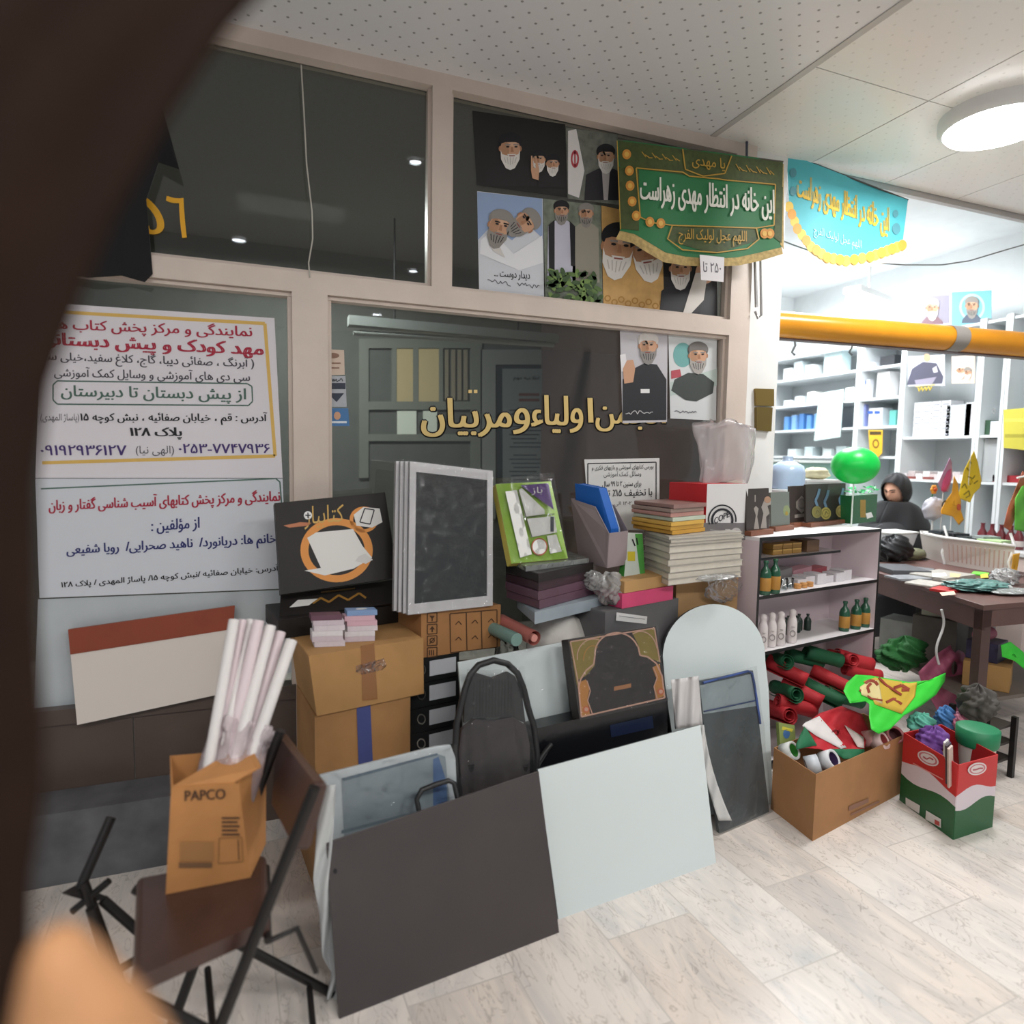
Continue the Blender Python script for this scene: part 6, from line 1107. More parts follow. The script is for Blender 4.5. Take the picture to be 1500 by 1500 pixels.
# face: one shaped surface with brow, nose, lips and chin
hu = (V((0, 0, 1)) - FX * FX.z).normalized(); hs = hu.cross(FX)   # head axes
def facefn(u, v):
    a = (u - .5) * math.pi * 1.15; e = (v - .5) * math.pi * .98; x = math.sin(a) * math.cos(e); y = math.cos(a) * math.cos(e); z = math.sin(e)
    r = V((x * .072, y * .088, z * (.105 if z > 0 else .115)))
    g = lambda cx, cz, sx, sz: math.exp(-((x - cx) / sx) ** 2 - ((z - cz) / sz) ** 2)
    d = .022 * g(0, -.12, .13, .16) + .010 * g(0, .08, .1, .2) - .010 * g(.33, .10, .2, .09) - .010 * g(-.33, .10, .2, .09) + .006 * g(0, .24, .6, .08) + .007 * g(0, -.46, .22, .05) + .006 * g(0, -.56, .2, .05) + .008 * g(0, -.82, .25, .15) - .006 * g(0, -.68, .3, .06)
    r.y += d; w_ = 1 - .22 * max(0, -z) ** 1.5; return ph + hs * (r.x * w_) + FX * r.y + hu * r.z
b = B().sheet(facefn, 56, 56, SKIN); build(b, 'face', t)
def onface(x, z, out=.001):
    y = math.sqrt(max(0, 1 - x * x - z * z)); a = math.atan2(x, y); e = math.asin(z); p = facefn(a / (math.pi * 1.15) + .5, e / (math.pi * .98) + .5); return p + (p - ph).normalized() * out
for s_ in (-1, 1):
    b = B(); b.add([onface(s_ * .36 + .2 * c, .085 + (.045 if i < 5 else -.03) * (1 - abs(c) ** 2), .0015) for i, c in enumerate((-1, -.5, 0, .5, 1, .5, 0, -.5))], [tuple(range(8))], M('#3a2420', .5)); build(b, 'eye', t)
    b = B().tube([onface(s_ * (.36 + c * .24), .235 + .03 * (1 - c * c), .001) for c in (-1, -.4, .3, 1)], [.002, .004, .0035, .0015], M('#2a1a16', .8), 6); build(b, 'eyebrow', t)
b = B(); b.add([onface(.24 * c, -.5 + zz, .001) for c, zz in ((-1, 0), (-.5, .05), (0, .035), (.5, .05), (1, 0), (.5, -.06), (0, -.075), (-.5, -.06))], [tuple(range(8))], M('#9a5a50', .5)); build(b, 'lips', t)
CHD = M('#121216', .75, var=.2, sheen=.1)
def hood_shell():
    """scarf close around the head, open at the face"""
    vs, fs = [], []; nu, nv = 96, 64
    for j in range(nv + 1):
        th = math.pi * (.0 + .80 * j / nv)
        for i in range(nu):
            a = 2 * math.pi * i / nu; d = V((math.sin(th) * math.sin(a), math.sin(th) * math.cos(a), math.cos(th))); k = 1 + .02 * math.sin(a * 6 + th * 7)
            vs.append((ph + (hs * d.x * .100 + FX * (d.y * .112 - .010) + hu * d.z * .130) * k, d))
    for j in range(nv):
        for i in range(nu):
            q = [j * nu + i, j * nu + (i + 1) % nu, (j + 1) * nu + (i + 1) % nu, (j + 1) * nu + i]; d = sum((vs[k][1] for k in q), V((0, 0, 0))) / 4
            if d.y > 0 and (d.x / .80) ** 2 + ((d.z + .14) / .80) ** 2 < 1: continue
            fs.append(q)
    return [p for p, _ in vs], fs
b = B(); vs, fs = hood_shell(); b.add(vs, fs, CHD, True); build(b, 'headscarf', t, solid=.004)
def cape(u, v):
    a = u * 2 * math.pi; top = ph - V((0, 0, .085)) + FXh * (math.cos(a) * .088 - .005) + SX * (math.sin(a) * .092); bot = w(math.cos(a) * .215 + .01, math.sin(a) * .262, .96); f = v; q = top + (bot - top) * f
    return q + V((0, 0, .05 * math.sin(f * math.pi) * abs(math.sin(a)))) + FXh * (.018 * math.sin(a * 5 + v * 3) * v)
b = B().sheet(cape, 64, 24, CHD); build(b, 'scarf_cape', t, solid=.004)
def robe(u, v):
    a = u * 2 * math.pi; rx = [.09, .14, .19, .23, .27, .30, .34, .36]; ry = [.08, .16, .235, .285, .31, .33, .36, .38]; zz_ = [1.13, 1.09, 1.0, .86, .70, .52, .25, .04]
    k = v * 7; i = min(int(k), 6); f = k - i; X = rx[i] * (1 - f) + rx[i + 1] * f; Y = ry[i] * (1 - f) + ry[i + 1] * f; z = zz_[i] * (1 - f) + zz_[i + 1] * f
    fold = 1 + .035 * math.sin(a * 7 + v * 5) * v + .02 * math.sin(a * 13 - v * 8) * v
    fw = .10 * math.exp(-((z - .85) / .15) ** 2) * max(0, math.cos(a)) + (.16 if z < .55 else 0) * max(0, math.cos(a))
    return w(math.cos(a) * X * fold + fw, math.sin(a) * Y * fold, z)
b = B().sheet(robe, 72, 42, CHD); build(b, 'chador', t)
b = B().tube([w(.255, .05, 1.0), w(.27, -.02, .955), w(.28, -.09, .93)], .002, M('#7a7a80', .4), 6); build(b, 'cord', t)
# ================================================================== SHOP BEHIND: BEAM, CABINETS, GOODS
t = T('overhead_beam', P(1320, 490, 2.7), 'rounded orange overhead beam across the shop opening', 'beam')
ORB = M('#d08a1e', .3, var=.05, spec=.5); pa, pc = P(1128, 474, 2.86), P(1560, 510, 2.46); pc = pa + (pc - pa) * 1.45; ax = (pc - pa).normalized(); pn = V((-ax.y, ax.x, 0))
b = B(); cs = [(math.cos(math.radians(a)) * .085, math.sin(math.radians(a)) * .068) for a in range(90, 271, 12)]
vs = [p - pn * c * -1 + V((0, 0, z)) for p in (pa, pc) for c, z in cs]; n_ = len(cs); b.add(vs, [(i, i + 1, n_ + i + 1, n_ + i) for i in range(n_ - 1)], ORB, True); build(b, 'rounded_face', t)
b = B(); b.hexa([pa + V((0, 0, -.075)), pc + V((0, 0, -.075)), pc + V((0, 0, .068)), pa + V((0, 0, .068))], pn * .05, M('#5f4a4a', .5)); build(b, 'backing_board', t)
b = B(); c0 = P(1398, 497, 2.60); k_ = (c0 - pa).dot(ax); c0 = pa + ax * k_; cs2 = [(math.cos(math.radians(a)) * .089, math.sin(math.radians(a)) * .072) for a in range(90, 271, 12)]; vs = [p - pn * c * -1 + V((0, 0, z)) for p in (c0 - ax * .045, c0 + ax * .045) for c, z in cs2]; b.add(vs, [(i, i + 1, n_ + i + 1, n_ + i) for i in range(n_ - 1)], M('#8a8580', .4), True); build(b, 'grey_clamp', t)
XC = 4.97; CW = M('#dfe4e6', .4)
shz = [S(1200, 668, XC).z, S(1200, 628, XC).z, S(1200, 590, XC).z, S(1200, 549, XC).z]; topz = S(1370, 480, XC).z
ys = [5.6, S(1255, 600, XC).y, S(1320, 600, XC).y, S(1432, 600, XC).y, S(1470, 600, XC).y, 2.9]
CN = ['white shelf cabinet, farthest, seen beside the column above the plaques', 'white shelf cabinet with blue-capped boxes above the person in black', 'white shelf cabinet with the grid of small white boxes', 'narrow white cabinet with a grey door panel', 'white shelf cabinet with the yellow panel at the right edge']
def cxp(y, x=0, z=0): return V((XC + x, y, z))
CABS = []
for i in range(5):
    y1, y0 = ys[i], ys[i + 1] + .004; t = T('shelf_cabinet', cxp((y0 + y1) / 2, .2, 0), CN[i], 'cabinet', 'white shelf cabinets along the shop wall'); CABS.append(t)
    for y in (y1 - .022, y0):
        b = B(); b.hexa([cxp(y + .022, 0, 0), cxp(y, 0, 0), cxp(y, 0, topz), cxp(y + .022, 0, topz)], V((.42, 0, 0)), CW); build(b, 'side_panel', t)
    for z in [.02, .45, .85] + (shz if i < 2 else [S(1370, 703, XC).z, S(1370, 639, XC).z]) + [topz - .02]:
        b = B(); b.hexa([cxp(y1 - .023, .01, z - .02), cxp(y0 + .023, .01, z - .02), cxp(y0 + .023, .01, z), cxp(y1 - .023, .01, z)], V((.40, 0, 0)), CW); build(b, 'shelf', t)
    b = B(); b.hexa([cxp(y1 - .023, .41, 0.0), cxp(y0 + .023, .41, 0.0), cxp(y0 + .023, .41, topz), cxp(y1 - .023, .41, topz)], V((.01, 0, 0)), M('#c9cfd1', .5)); build(b, 'back_panel', t)
def cb(px, z, w_, h, m, lb, name='small_box', grp=None, x=.06, d=.12, art=None, cat='box'):
    p = S(px, 650, XC + x); b = B(); a = V((XC + x, p.y, z + .001)); q = [a + V((0, w_ / 2, 0)), a - V((0, w_ / 2, 0)), a + V((0, -w_ / 2, h)), a + V((0, w_ / 2, h))]; b.hexa(q, V((d, 0, 0)), m); 
    if art: art(b, Pl(q[0] - V((.002, 0, 0)), q[1] - V((.002, 0, 0)), q[3] - V((.002, 0, 0))), px)
    return one(b, name, lb, cat, grp, bev=.002)
BW_ = M('#dfe3ea', .45); BL_ = M('#3f62b0', .45); R_ = random.Random(12)
s0, s1, s2, s3 = shz
for i, px_ in enumerate((1150, 1161, 1172, 1183, 1194)): cb(px_, s1, .055, .14 + .01 * (i % 3), M(['#5a8ec9', '#7aa6d6', '#4a7cba'][i % 3], .45), 'blue book in the row on the far cabinet shelf', 'book', 'blue books in the far cabinet', cat='book')
for i, px_ in enumerate((1150, 1166, 1184, 1204, 1222, 1240)): cb(px_, s2, .09, .06 + .03 * (i % 3), M(['#dfe6ea', '#cfd9de', '#e6e4df'][i % 3], .45), 'white box on the far cabinet shelf above the blue books', 'small_box', 'white boxes in the far cabinet')
for i, px_ in enumerate((1148, 1163, 1180)): cb(px_, s3, .10, .12 + .05 * (i % 2), M(['#e2e6e6', '#c9d6d8'][i % 2], .45), 'white packet on the top shelf of the far cabinet', 'packet', 'white packets in the far cabinet', cat='packet')
cb(1213, s3, .2, .20, M('#c3d8da', .4), 'wide pale teal case on the top shelf of the far cabinet', 'case', cat='case')
for i, px_ in enumerate((1160, 1185, 1212, 1232)): cb(px_, s0, .10, .07 + .02 * (i % 2), M(['#cfd8d8', '#b9c6c8'][i % 2], .4), 'pale packet on the lower shelf of the far cabinet', 'packet', 'pale packets low in the far cabinet', cat='packet')
cap = lambda b, Q, px: b.rect(Q, px - 5, 598, px + 5, 603, BL_, 2)
for px_, lb in ((1275, 'white box with a blue top edge, left of two in the second cabinet'), (1285, 'white box with a blue top edge, right of two in the second cabinet')): cb(px_, s1, .065, .16, BW_, lb, art=lambda b, Q, px: b.rect(Q, px - 4, 602, px + 4, 606, BL_, 2))
cb(1262, s1, .04, .2, M('#8f9ad0', .4), 'lavender bottle beside the blue-edged boxes in the second cabinet', 'bottle', cat='bottle', d=.04)
cb(1265, s2, .05, .17, BW_, 'white jar with a blue lid in the second cabinet', 'jar', art=lambda b, Q, px: b.rect(Q, px - 4, 557, px + 4, 563, BL_, 2), cat='jar', d=.05)
cb(1288, s2, .12, .22, M('#e8e6e6', .5), 'tall white carton on the upper shelf of the second cabinet', 'carton'); cb(1292, s3, .14, .09, M('#2b2d31', .4), 'black box at the top of the second cabinet', 'small_box'); cb(1268, s3, .08, .05, BW_, 'flat white box at the top of the second cabinet', 'small_box')
cb(1305, s1, .06, .13, M('#5fa8a0', .45), 'teal packet at the right of the second cabinet', 'packet', cat='packet')
zg = S(1370, 639, XC).z; yl, yr = S(1326, 610, XC).y, S(1380, 610, XC).y; cwid = (yl - yr) / 4; rh = (S(1350, 588, XC).z - zg) / 6
for c in range(4):
    for r in range(6):
        b = B(); a = V((XC + .06, yl - .03 - c * cwid * .98, zg + .001 + r * rh)); q = [a, a - V((0, cwid * .93, 0)), a + V((0, -cwid * .93, rh * .94)), a + V((0, 0, rh * .94))]; b.hexa(q, V((.15, 0, 0)), M('#dcdde0', .45)); b.hexa([p + V((-.001, -.01 * (1 if k in (0, 3) else -1), (.012 if k < 2 else -rh * .5))) for k, p in enumerate(q)], V((.002, 0, 0)), M('#9a9ca4', .5))
        one(b, 'small_box', 'white box with a grey label in the grid of small boxes in the third cabinet', 'box', 'grid of small white boxes')
cb(1401, zg, .19, .24, M('#bfc3c6', .4), 'grey-white carton right of the grid of small boxes', 'carton'); cb(1417, zg, .06, .25, M('#d9dadc', .4), 'narrow white carton at the right end of the grid shelf', 'carton')
zb2 = S(1370, 703, XC).z
for i in range(9): cb(1327 + i * 11, zb2, .06, .045 + .02 * (i % 2), M(['#d9d3d3', '#c9bfbf', '#e2dede'][i % 3], .4, var=.1, scale=50), 'white packet in the row on the low shelf of the third cabinet', 'packet', 'white packets on the low shelf of the third cabinet', cat='packet')
for i in range(3): cb(1335 + i * 26, zb2, .07, .02, M('#8a4a44', .5), 'reddish flat tray before the white packets of the third cabinet', 'tray', 'reddish trays in the third cabinet', x=.02, d=.035, cat='tray')
def cposter(px0, py0, px1, py1, bg, lb, fn, x=-.004, lean=0):
    b = B(); q = [S(px0, py1, XC + x), S(px1, py1 + (px1 - px0) * -.02, XC + x), S(px1, py0 - (px1 - px0) * .05, XC + x + lean), S(px0, py0, XC + x + lean)]; Q = slab(b, None, .004, M(bg, .5), pts=q); fn(b, Q); return one(b, 'poster', lb, 'poster', 'posters in the bright shop')
cposter(1330, 522, 1384, 566, '#c9ccd3', 'poster of a man in a dark suit hanging in the third cabinet', lambda b, Q: (b.poly(Q, [(1328, 564), (1336, 540), (1352, 530), (1372, 532), (1382, 552), (1380, 562)], M('#4a4a5c', .6), 1), b.disc(Q, 1358, 524, 5, 6, SK, 3, 16), b.poly(Q, [(1340, 557), (1372, 552), (1366, 562), (1342, 564)], M('#8f8a9c', .6), 2), b.poly(Q, [(1366, 540), (1372, 536), (1374, 545), (1368, 546)], M('#c9c6cc', .6), 3)))
cposter(1394, 522, 1428, 562, '#d9c2b4', 'pale pinkish poster with faces in the third cabinet', lambda b, Q: (man(b, Q, 1408, 543, 6, HAIR, BW, None), man(b, Q, 1418, 546, 5, BG, BW, None)))
b = B(); c0 = S(1345, 568, XC - .02)
for i in range(4): b.tube([c0 + V((0, -.03 * i, 0)), c0 + V((0, -.03 * i - .012, -.03)), c0 + V((0, -.03 * i - .025, -.005))], .006, M('#d8c04a', .5), 6)
b.tube([c0 + V((0, .02, .01)), c0 + V((0, -.14, .01))], .004, M('#c9b040', .5), 6); one(b, 'keychain_row', 'row of small yellow hanging trinkets under the suit poster', 'trinkets')
cb(1452, zb2 + .002, .1, zg - zb2 - .03, M('#b9bdbf', .3), 'tall grey panel standing in the narrow cabinet', 'panel', cat='panel'); cb(1440, zg, .08, .11, M('#3a5a44', .5), 'dark green cup-shaped box in the narrow cabinet', 'small_box'); cb(1456, zg, .07, .10, BW_, 'white box with a round mark in the narrow cabinet', 'small_box', art=lambda b, Q, px: b.disc(Q, px, 602, 3, 4, GREY, 2, 14, hole=.6))
b = B(); q = [S(1470, 656, XC - .02), S(1525, 662, XC - .02), S(1525, 596, XC - .02), S(1470, 600, XC - .02)]; Q = slab(b, None, .006, M('#c9c04a', .5), pts=q); b.rect(Q, 1472, 613, 1520, 618, M('#e2d95a', .5), 1); b.rect(Q, 1472, 636, 1520, 641, M('#a89f3a', .5), 1); one(b, 'yellow_screen', 'translucent yellow panel on the last cabinet at the right edge', 'panel')
zz5 = S(1480, 735, XC).z
for i, px_ in enumerate((1442, 1456, 1470, 1484, 1496)):
    p = S(px_, 742, XC - .12); b = B().lathe(gz(p, .88 + .0), [(.03, 0), (.032, .005), (.03, .09), (.014, .12), (.012, .15), (.016, .16)], M('#6a2a30', .3), 16); b.lathe(gz(p, .88), [(.0305, .02), (.033, .022), (.031, .06)], M('#d0c9c4', .5), 16, caps=False); one(b, 'bottle', 'dark red bottle in the row on the low counter behind the pennants', 'bottle', 'dark red bottles on the low counter')
b = B(); b.box((4.82, 3.0, 0), .24, .5, .85, M('#d6c4bd', .5)); b.box((4.82, 3.0, .85), .27, .54, .028, M('#c9c9c9', .4)); one(b, 'low_counter', 'long pinkish low counter in front of the cabinets behind the basket', 'counter', bev=.003)
cb(1490, zb2, .3, .05, M('#a8323a', .5), 'flat red box in the last cabinet at the right edge', 'small_box')
# plain sheet, yellow tag, hooks
b = B(); slab(b, None, .003, M('#c3d6d4', .45), pts=[S(1192, 646, XC - .01), S(1231, 640, XC - .01), S(1236, 570, XC - .01), S(1200, 576, XC - .01)]); tg = one(b, 'paper_sheet', 'plain pale sheet hanging in front of the far cabinet', 'sheet')
b = B(); Q = slab(b, None, .003, M('#e0ad2a', .5), pts=[S(1274, 664, XC - .01), S(1292, 664, XC - .01), S(1293, 630, XC - .01), S(1272, 630, XC - .01)]); b.poly(Q, [(1274, 664), (1292, 664), (1284, 672)], M('#e0ad2a', .5), 0); b.rect(Q, 1274, 632, 1291, 637, M('#4a3a18', .6), 1); b.disc(Q, 1283, 650, 5, 7, M('#7a5a1a', .6), 1, 16, hole=.6); yt = one(b, 'yellow_tag', 'yellow pointed pennant tag hanging above the green balloon', 'tag')
for px_ in (1162, 1246):
    b = B().tube([P(px_, 486, 2.84), P(px_ + 3, 506, 2.86), P(px_ - 2, 516, 2.88), P(px_ + 2, 520, 2.88)], .006, M('#8a8f92', .3, .7), 8); one(b, 'hook', 'metal hook under the orange beam, %s' % ('near the column' if px_ < 1200 else 'above the pale sheet'), 'hook', 'hooks under the beam')
# framed photographs standing on the cabinets
cposter(1345, 434, 1390, 474, '#8f8a9a', 'faded portrait poster of a grey-haired man above the orange beam', lambda b, Q: man(b, Q, 1366, 452, 9, HAIR, BW, M('#7a5a64', .6), sh=1.8, drop=2.6), x=.1, lean=.06)
cposter(1394, 428, 1452, 478, '#6fb3c4', 'blue portrait poster of a bearded man with a round halo border above the orange beam', lambda b, Q: (b.disc(Q, 1424, 450, 19, 20, M('#a9d6dd', .6), 1, 30, hole=.8), man(b, Q, 1424, 449, 9, BG, BG, M('#4a5464', .6), sh=1.7, drop=2.7, look=-.2)), x=.1, lean=.06)
# lit lamp high in the shop, above the beam
pl = P(1272, 446, 4.2); t = T('ceiling_lamp_or_fill', gz(pl, 3.25), 'dazzling white lamp hanging above the orange beam in the bright shop', 'ceiling lamp')
b = B(); b.box((pl.x, pl.y, pl.z + .05), .62, .14, .05, WHITE, .3); build(b, 'lamp_body', t); b = B().box((pl.x, pl.y, pl.z - .03), .56, .11, .08, M('#ffffff', .5, emit=24), .3); build(b, 'diffuser', t)
b = B().tube([pl + V((0, 0, .1)), gz(pl, 3.25)], .008, WHITE, 6); build(b, 'stem', t)
# water jug on a stand, teal counter case
t = T('water_jug', P(1152, 716, 3.2), 'big bluish water jug on a plain white stand behind the shelf unit', 'water jug'); pj = P(1152, 716, 3.2)
b = B(); b.box((pj.x, pj.y, 0), .26, .26, pj.z, M('#d6dadc', .5)); build(b, 'stand', t, bev=.006)
b = B().lathe(pj + V((0, 0, .002)), [(.1, 0), (.105, .02), (.105, .1), (.095, .14), (.05, .165), (.03, .175), (.03, .2)], M('#a9bdd6', .25, spec=.5), 24); build(b, 'jug_body', t)
t = T('display_case', G(1200, 830, .3) if False else P(1190, 720, 4.1), 'pale teal display case with a white top behind the shelf unit', 'display case'); pk = P(1187, 705, 4.1)
b = B(); b.box((pk.x + .12, pk.y + .15, 0), .5, .3, pk.z + .15, M('#8fb8ae', .4)); build(b, 'case_body', t, bev=.004)
b = B(); b.box((pk.x + .12, pk.y + .15, pk.z + .151), .54, .34, .02, M('#dfe6e4', .4)); build(b, 'white_top', t, bev=.003)
b = B(); c = P(1195, 699, 3.4); b.box((c.x, c.y, 0), .3, .14, c.z - .03, M('#cfd6d4', .5)); b.box((c.x, c.y, c.z - .03), .32, .16, .015, WHITE); one(b, 'low_stand', 'low white stand carrying a tray of scarves before the teal case', 'stand', bev=.002)
b = B(); blob(b, c + V((0, 0, .026)), .1, .05, .038, M('#cfc7a4', .6, var=.12), .22, seed=71); one(b, 'scarf_heap', 'cream yellow scarf heap on the low white stand', 'scarves')
# ------------------------------------------------------------------ pennants over the opening
WHT = M('#dcdccf', .7); GRB = M('#1c6b3a', .65, var=.08); DGR = M('#3d4a1c', .65, var=.25, scale=40); GLB = M('#b08a2e', .6); FRG = M('#b39a62', .8, var=.25, scale=60)
yg = lambda x, y: 2.585 - .0003 * (x - 905) + .006 * math.sin(x * .055 + y * .01)
Q = Cy(yg); top = [(904, 204), (1025, 220), (1147, 236)]; bot = [(908, 338), (930, 343), (952, 356), (975, 370), (1005, 376), (1040, 379), (1080, 377), (1112, 370), (1145, 362)]
frin = [(902, 350), (926, 356), (948, 370), (972, 384), (1003, 389), (1040, 391), (1082, 389), (1114, 382), (1147, 372)]
t = T('pennant_banner', P(1025, 300, 2.56), 'green and gold scalloped pennant with white Persian writing hung by the posters', 'pennant')
b = B(); strip(b, Q, top, bot, GRB, 0, 60, 20)
strip(b, Q, [(906, 206), (1147, 238)], [(908, 244), (1146, 274)], DGR, 2, 50, 5); strip(b, Q, [(906, 244), (936, 249)], [(910, 335), (936, 338)], DGR, 2, 8, 10); strip(b, Q, [(1136, 272), (1147, 274)], [(1134, 348), (1145, 356)], DGR, 2, 4, 10)
strip(b, Q, [(985, 332), (1050, 332), (1108, 336)], [(978, 352), (1045, 372), (1112, 352)], DGR, 2, 30, 8)
gl = lambda l, w_=1.8: b.line(Q, [(x0 + (x1 - x0) * k / 6, y0 + (y1 - y0) * k / 6) for (x0, y0), (x1, y1) in zip(l, l[1:]) for k in range(7)], w_, GLB, 6)
gl([(932, 246), (1000, 252), (1010, 258), (1052, 262), (1066, 264), (1136, 270), (1134, 330)]); gl([(932, 246), (938, 318), (955, 326), (985, 330), (1108, 334), (1134, 330)]); gl([(1000, 218), (1004, 248), (1030, 258), (1062, 254), (1072, 228)]); gl([(985, 330), (978, 350), (1000, 366), (1050, 370), (1095, 364), (1112, 350), (1108, 334)]); gl([(904, 206), (909, 336)], 1.4)
for x, y in ((918, 226), (922, 250), (923, 272), (926, 295), (932, 316), (952, 325), (968, 327), (1120, 342), (1128, 342)): b.disc(Q, x, y, 6.5, 7.5, M('#c8862e', .6), 6, 14); b.disc(Q, x, y, 3.5, 4, M('#d8ab4e', .6), 8, 10)
b.text(Q, 'این خانه در انتظار مهدی زهراست', 938, 256, 1134, 278, 46, WHT, 8, bold=.03)
b.text(Q, 'اللهم عجل لولیک الفرج', 994, 334, 1094, 338, 24, GLB, 8, bold=.02); b.text(Q, 'یا مهدی', 1014, 226, 1062, 232, 20, GLB, 8, bold=.02)
for k in range(11): b.line(Q, [(940 + k * 5, 222 + k * .6 + (k % 3) * 4), (946 + k * 5, 230 + k * .6)], 1.2, GLB, 6)
for k in range(11): b.line(Q, [(1078 + k * 5, 240 + k * .6 + (k % 3) * 4), (1084 + k * 5, 250 + k * .6)], 1.2, GLB, 6)
build(b, 'banner_cloth', t)
b = B(); strip(b, Q, bot, frin, FRG, -1, 110, 3); strip(b, Q, [(1144, 240), (1148, 240)], [(1143, 358), (1148, 366)], FRG, 1, 2, 14); build(b, 'fringe', t)
b = B(); a, c = Q.at(1075, 218), Q.at(1075, 245); b.tube([P(1094, 205, 2.63), P(1094, 215, 2.6), Q.at(1094, 232, -4)], .006, M('#2a3450', .4), 8); b.tube([Q.at(904, 205, -4), Q.at(1025, 221, -4), Q.at(1147, 237, -4)], .004, M('#4a4438', .5), 8); build(b, 'hanging_rod', t)
b = B(); Qp = slab(b, [(1027, 410, 2.535), (1060, 413, 2.53), (1061, 377, 2.53), (1025, 373, 2.535)], .0012, M('#d9d5d6', .6)); b.text(Qp, '۲۵۰ تا', 1030, 383, 1056, 385, 15, GRYT, 1); one(b, 'price_slip', 'small white handwritten price slip hanging from the green pennant fringe', 'slip')
TEAL = M('#4fb3bd', .6, var=.06); YG = M('#d9b338', .6); Qt = Cy(lambda x, y: 2.67 - .0002 * (x - 1150) + .008 * math.sin(x * .05 + 1))
top = [(1152, 224), (1240, 258), (1330, 293)]; bot = [(1156, 300), (1168, 332), (1188, 358), (1212, 374), (1240, 379), (1275, 373), (1300, 364), (1322, 356)]; fr2 = [(1152, 306), (1165, 340), (1186, 370), (1212, 388), (1240, 394), (1275, 390), (1302, 384), (1324, 374)]
t = T('pennant_banner', P(1240, 320, 2.66), 'turquoise scalloped pennant with yellow Persian writing beside the column', 'pennant')
b = B(); strip(b, Qt, top, bot, TEAL, 0, 50, 16); b.text(Qt, 'این خانه در انتظار مهدی زهراست', 1168, 252, 1302, 304, 46, YG, 4, bold=.04); b.text(Qt, 'اللهم عجل لولیک الفرج', 1192, 330, 1262, 352, 18, M('#a9dbe0', .6), 4, bold=.01)
for x, y, r in ((1162, 253, 5), (1162, 280, 5), (1312, 313, 4), (1313, 335, 6)): b.disc(Qt, x, y, r, r * 1.4, M('#4f8f9a', .6), 4, 14)
build(b, 'banner_cloth', t)
b = B()
for i in range(22):
    u = i / 21; x = u * (len(bot) - 1); k = min(int(x), len(bot) - 2); f = x - k; cx = bot[k][0] * (1 - f) + bot[k + 1][0] * f; cy = bot[k][1] * (1 - f) + bot[k + 1][1] * f; b.disc(Qt, cx, cy + 3, 6.5, 8, M('#d99a3c' if i % 2 else '#e2bd4e', .6), 4 + i % 2, 14)
build(b, 'flower_border', t)
b = B(); strip(b, Qt, bot, fr2, M('#e6d8a4', .7), -1, 80, 3); build(b, 'fringe', t)
b = B().tube([Qt.at(x, y, -4) for x, y in top], .004, M('#4a4a48', .5), 8); b.tube([P(1153, 224, 2.68), P(1150, 214, 2.7)], .003, DRK, 6); build(b, 'hanging_rod', t)
b = B().tube([P(x, y, 2.9) for x, y in ((1140, 350), (1160, 358), (1200, 372), (1260, 384), (1325, 388), (1380, 388), (1420, 382), (1460, 370), (1505, 357))], .004, M('#6f6f6c', .5), 6); one(b, 'cable', 'thin grey cable slung across the bright opening behind the pennants', 'cable')
# column fittings
t = T('metal_rod', P(1110, 420, 2.6), 'silver rod hanging on the column below the green pennant', 'rod')
b = B().tube([P(1106, 380, 2.62), P(1108, 450, 2.62)], .008, M('#b0aeac', .3, .6), 10); build(b, 'rod', t); b = B().tube([P(1114, 378, 2.62), P(1115, 462, 2.62), P(1110, 466, 2.62), P(1106, 456, 2.62)], .006, M('#a09e9c', .3, .6), 8); build(b, 'bent_rod', t)
t = T('door_latch', P(1120, 600, 2.65), 'old brass door latch on the white column', 'latch')
b = B(); slab(b, [(1108, 594, 2.655), (1134, 595, 2.655), (1134, 570, 2.655), (1107, 569, 2.655)], .02, M('#8a7440', .35, .6)); build(b, 'upper_plate', t, bev=.003)
b = B(); slab(b, [(1109, 630, 2.65), (1130, 632, 2.65), (1132, 597, 2.65), (1109, 596, 2.65)], .03, M('#7a683a', .4, .6)); build(b, 'lower_bolt', t, bev=.004)
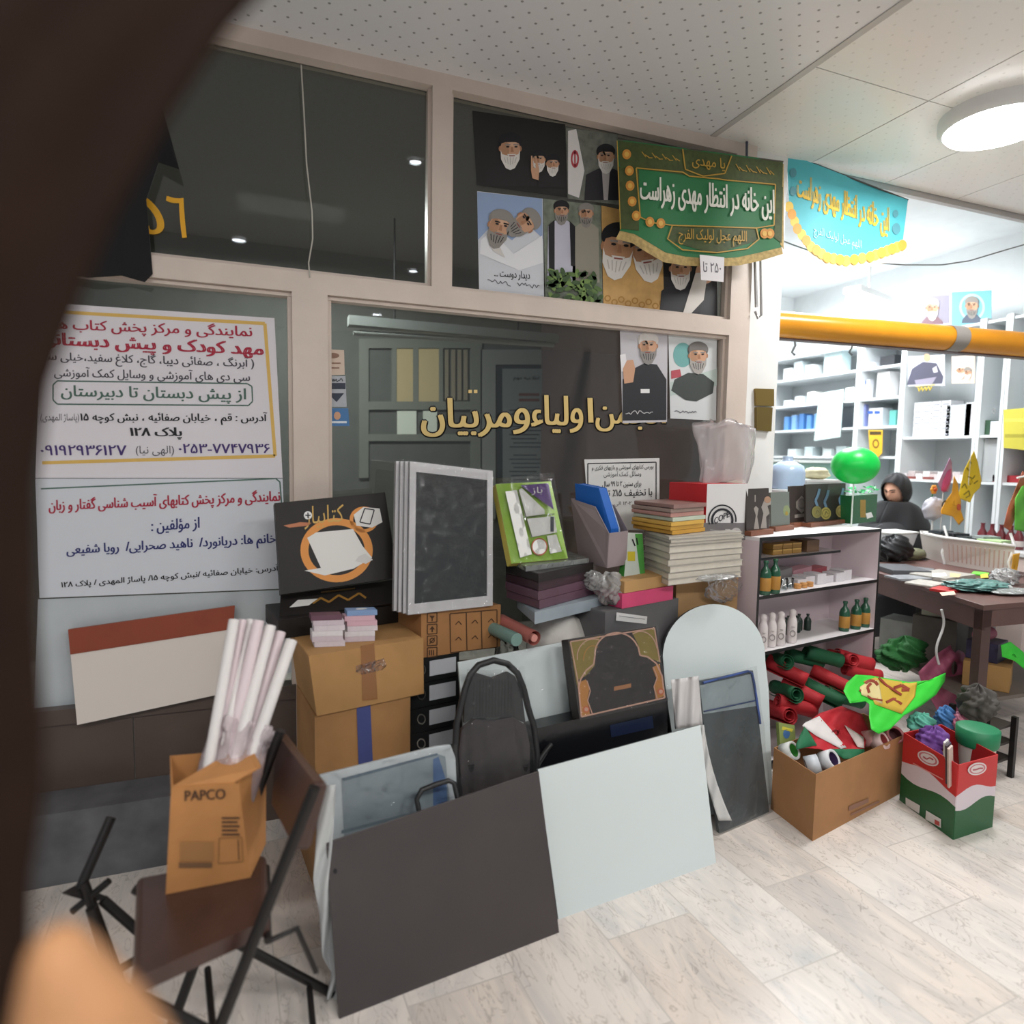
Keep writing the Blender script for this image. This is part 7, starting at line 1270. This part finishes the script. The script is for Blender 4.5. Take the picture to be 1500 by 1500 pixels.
# ================================================================== CLOSE TO THE VIEWER: VEIL AND HAND
VEIL = M('#241812', .95, var=.12, scale=20, spec=.1)
def dep(px, py, d): v = ray(px, py); return CAM + v * d            # d: metres along the view axis
ve = [(420, -60), (330, 40), (245, 165), (165, 310), (115, 430), (70, 560), (48, 700), (50, 900), (62, 1060), (60, 1180), (44, 1290), (40, 1420), (52, 1560)]
t = T('person', dep(60, 1500, .34) - V((0, 0, .3)), 'dark brown veil and the hand holding it, out of focus at the left edge', 'person')
def veil(u, v):
    k = v * (len(ve) - 1); i = min(int(k), len(ve) - 2); f = k - i; x = ve[i][0] * (1 - f) + ve[i + 1][0] * f; y = ve[i][1] * (1 - f) + ve[i + 1][1] * f
    fold = .006 * math.sin(u * 9 + v * 3) + .003 * math.sin(u * 21 - v * 5)
    p = dep(x - 620 * u, y, .30 + fold + .10 * u); return p
b = B().sheet(veil, 60, 60, VEIL); build(b, 'veil', t, solid=.004)
# hand: palm, four fingers curled round the cloth, thumb along its edge
def hand():
    d0 = .30
    J, R, E = [], [], []
    def ad(p, r): J.append(p); R.append(r); return len(J) - 1
    wr_ = ad(dep(40, 1960, d0 + .02), .026); pm = ad(dep(70, 1780, d0 + .01), .03); E.append((wr_, pm)); el = ad(dep(-60, 2400, d0 + .06), .038); E.append((wr_, el))
    kn = ad(dep(60, 1660, d0 + .005), .024); E.append((pm, kn))
    a = ad(dep(160, 1660, d0 - .005), .046); c = ad(dep(125, 1545, d0 - .01), .034); e = ad(dep(96, 1435, d0 - .012), .0195); g = ad(dep(76, 1350, d0 - .012), .0095); E += [(pm, a), (a, c), (c, e), (e, g)]
    for i, (x0, y0) in enumerate(((10, 1600), (-30, 1640), (-70, 1690), (-105, 1750))):
        L = (1.0, 1.08, 1.0, .8)[i]; q = ad(dep(x0, y0, d0 + .008), .0125); q1 = ad(dep(x0 + 10, y0 - 60 * L, d0 + .03), .011); q2 = ad(dep(x0 + 40, y0 - 60 * L, d0 + .055), .0095); q3 = ad(dep(x0 + 60, y0 - 20 * L, d0 + .06), .008); E += [(kn if i < 2 else pm, q), (q, q1), (q1, q2), (q2, q3)]
    o3 = LOC[t]; me = bpy.data.meshes.new('hand'); me.from_pydata([p - o3 for p in J], E, []); o = bpy.data.objects.new('hand', me); COL.objects.link(o); o.parent = t; me.materials.append(M('#a87a54', .6, var=.1, scale=40, spec=.3))
    o.modifiers.new('skin', 'SKIN')
    if not me.skin_vertices:
        bpy.context.view_layer.objects.active = o; bpy.ops.mesh.customdata_skin_add()
    for v_, r in zip(me.skin_vertices[0].data, R): v_.radius = (r, r)
    me.skin_vertices[0].data[1].use_root = True
    q = o.modifiers.new('smooth', 'SUBSURF'); q.levels = q.render_levels = 2; LOC[o] = o3
hand()
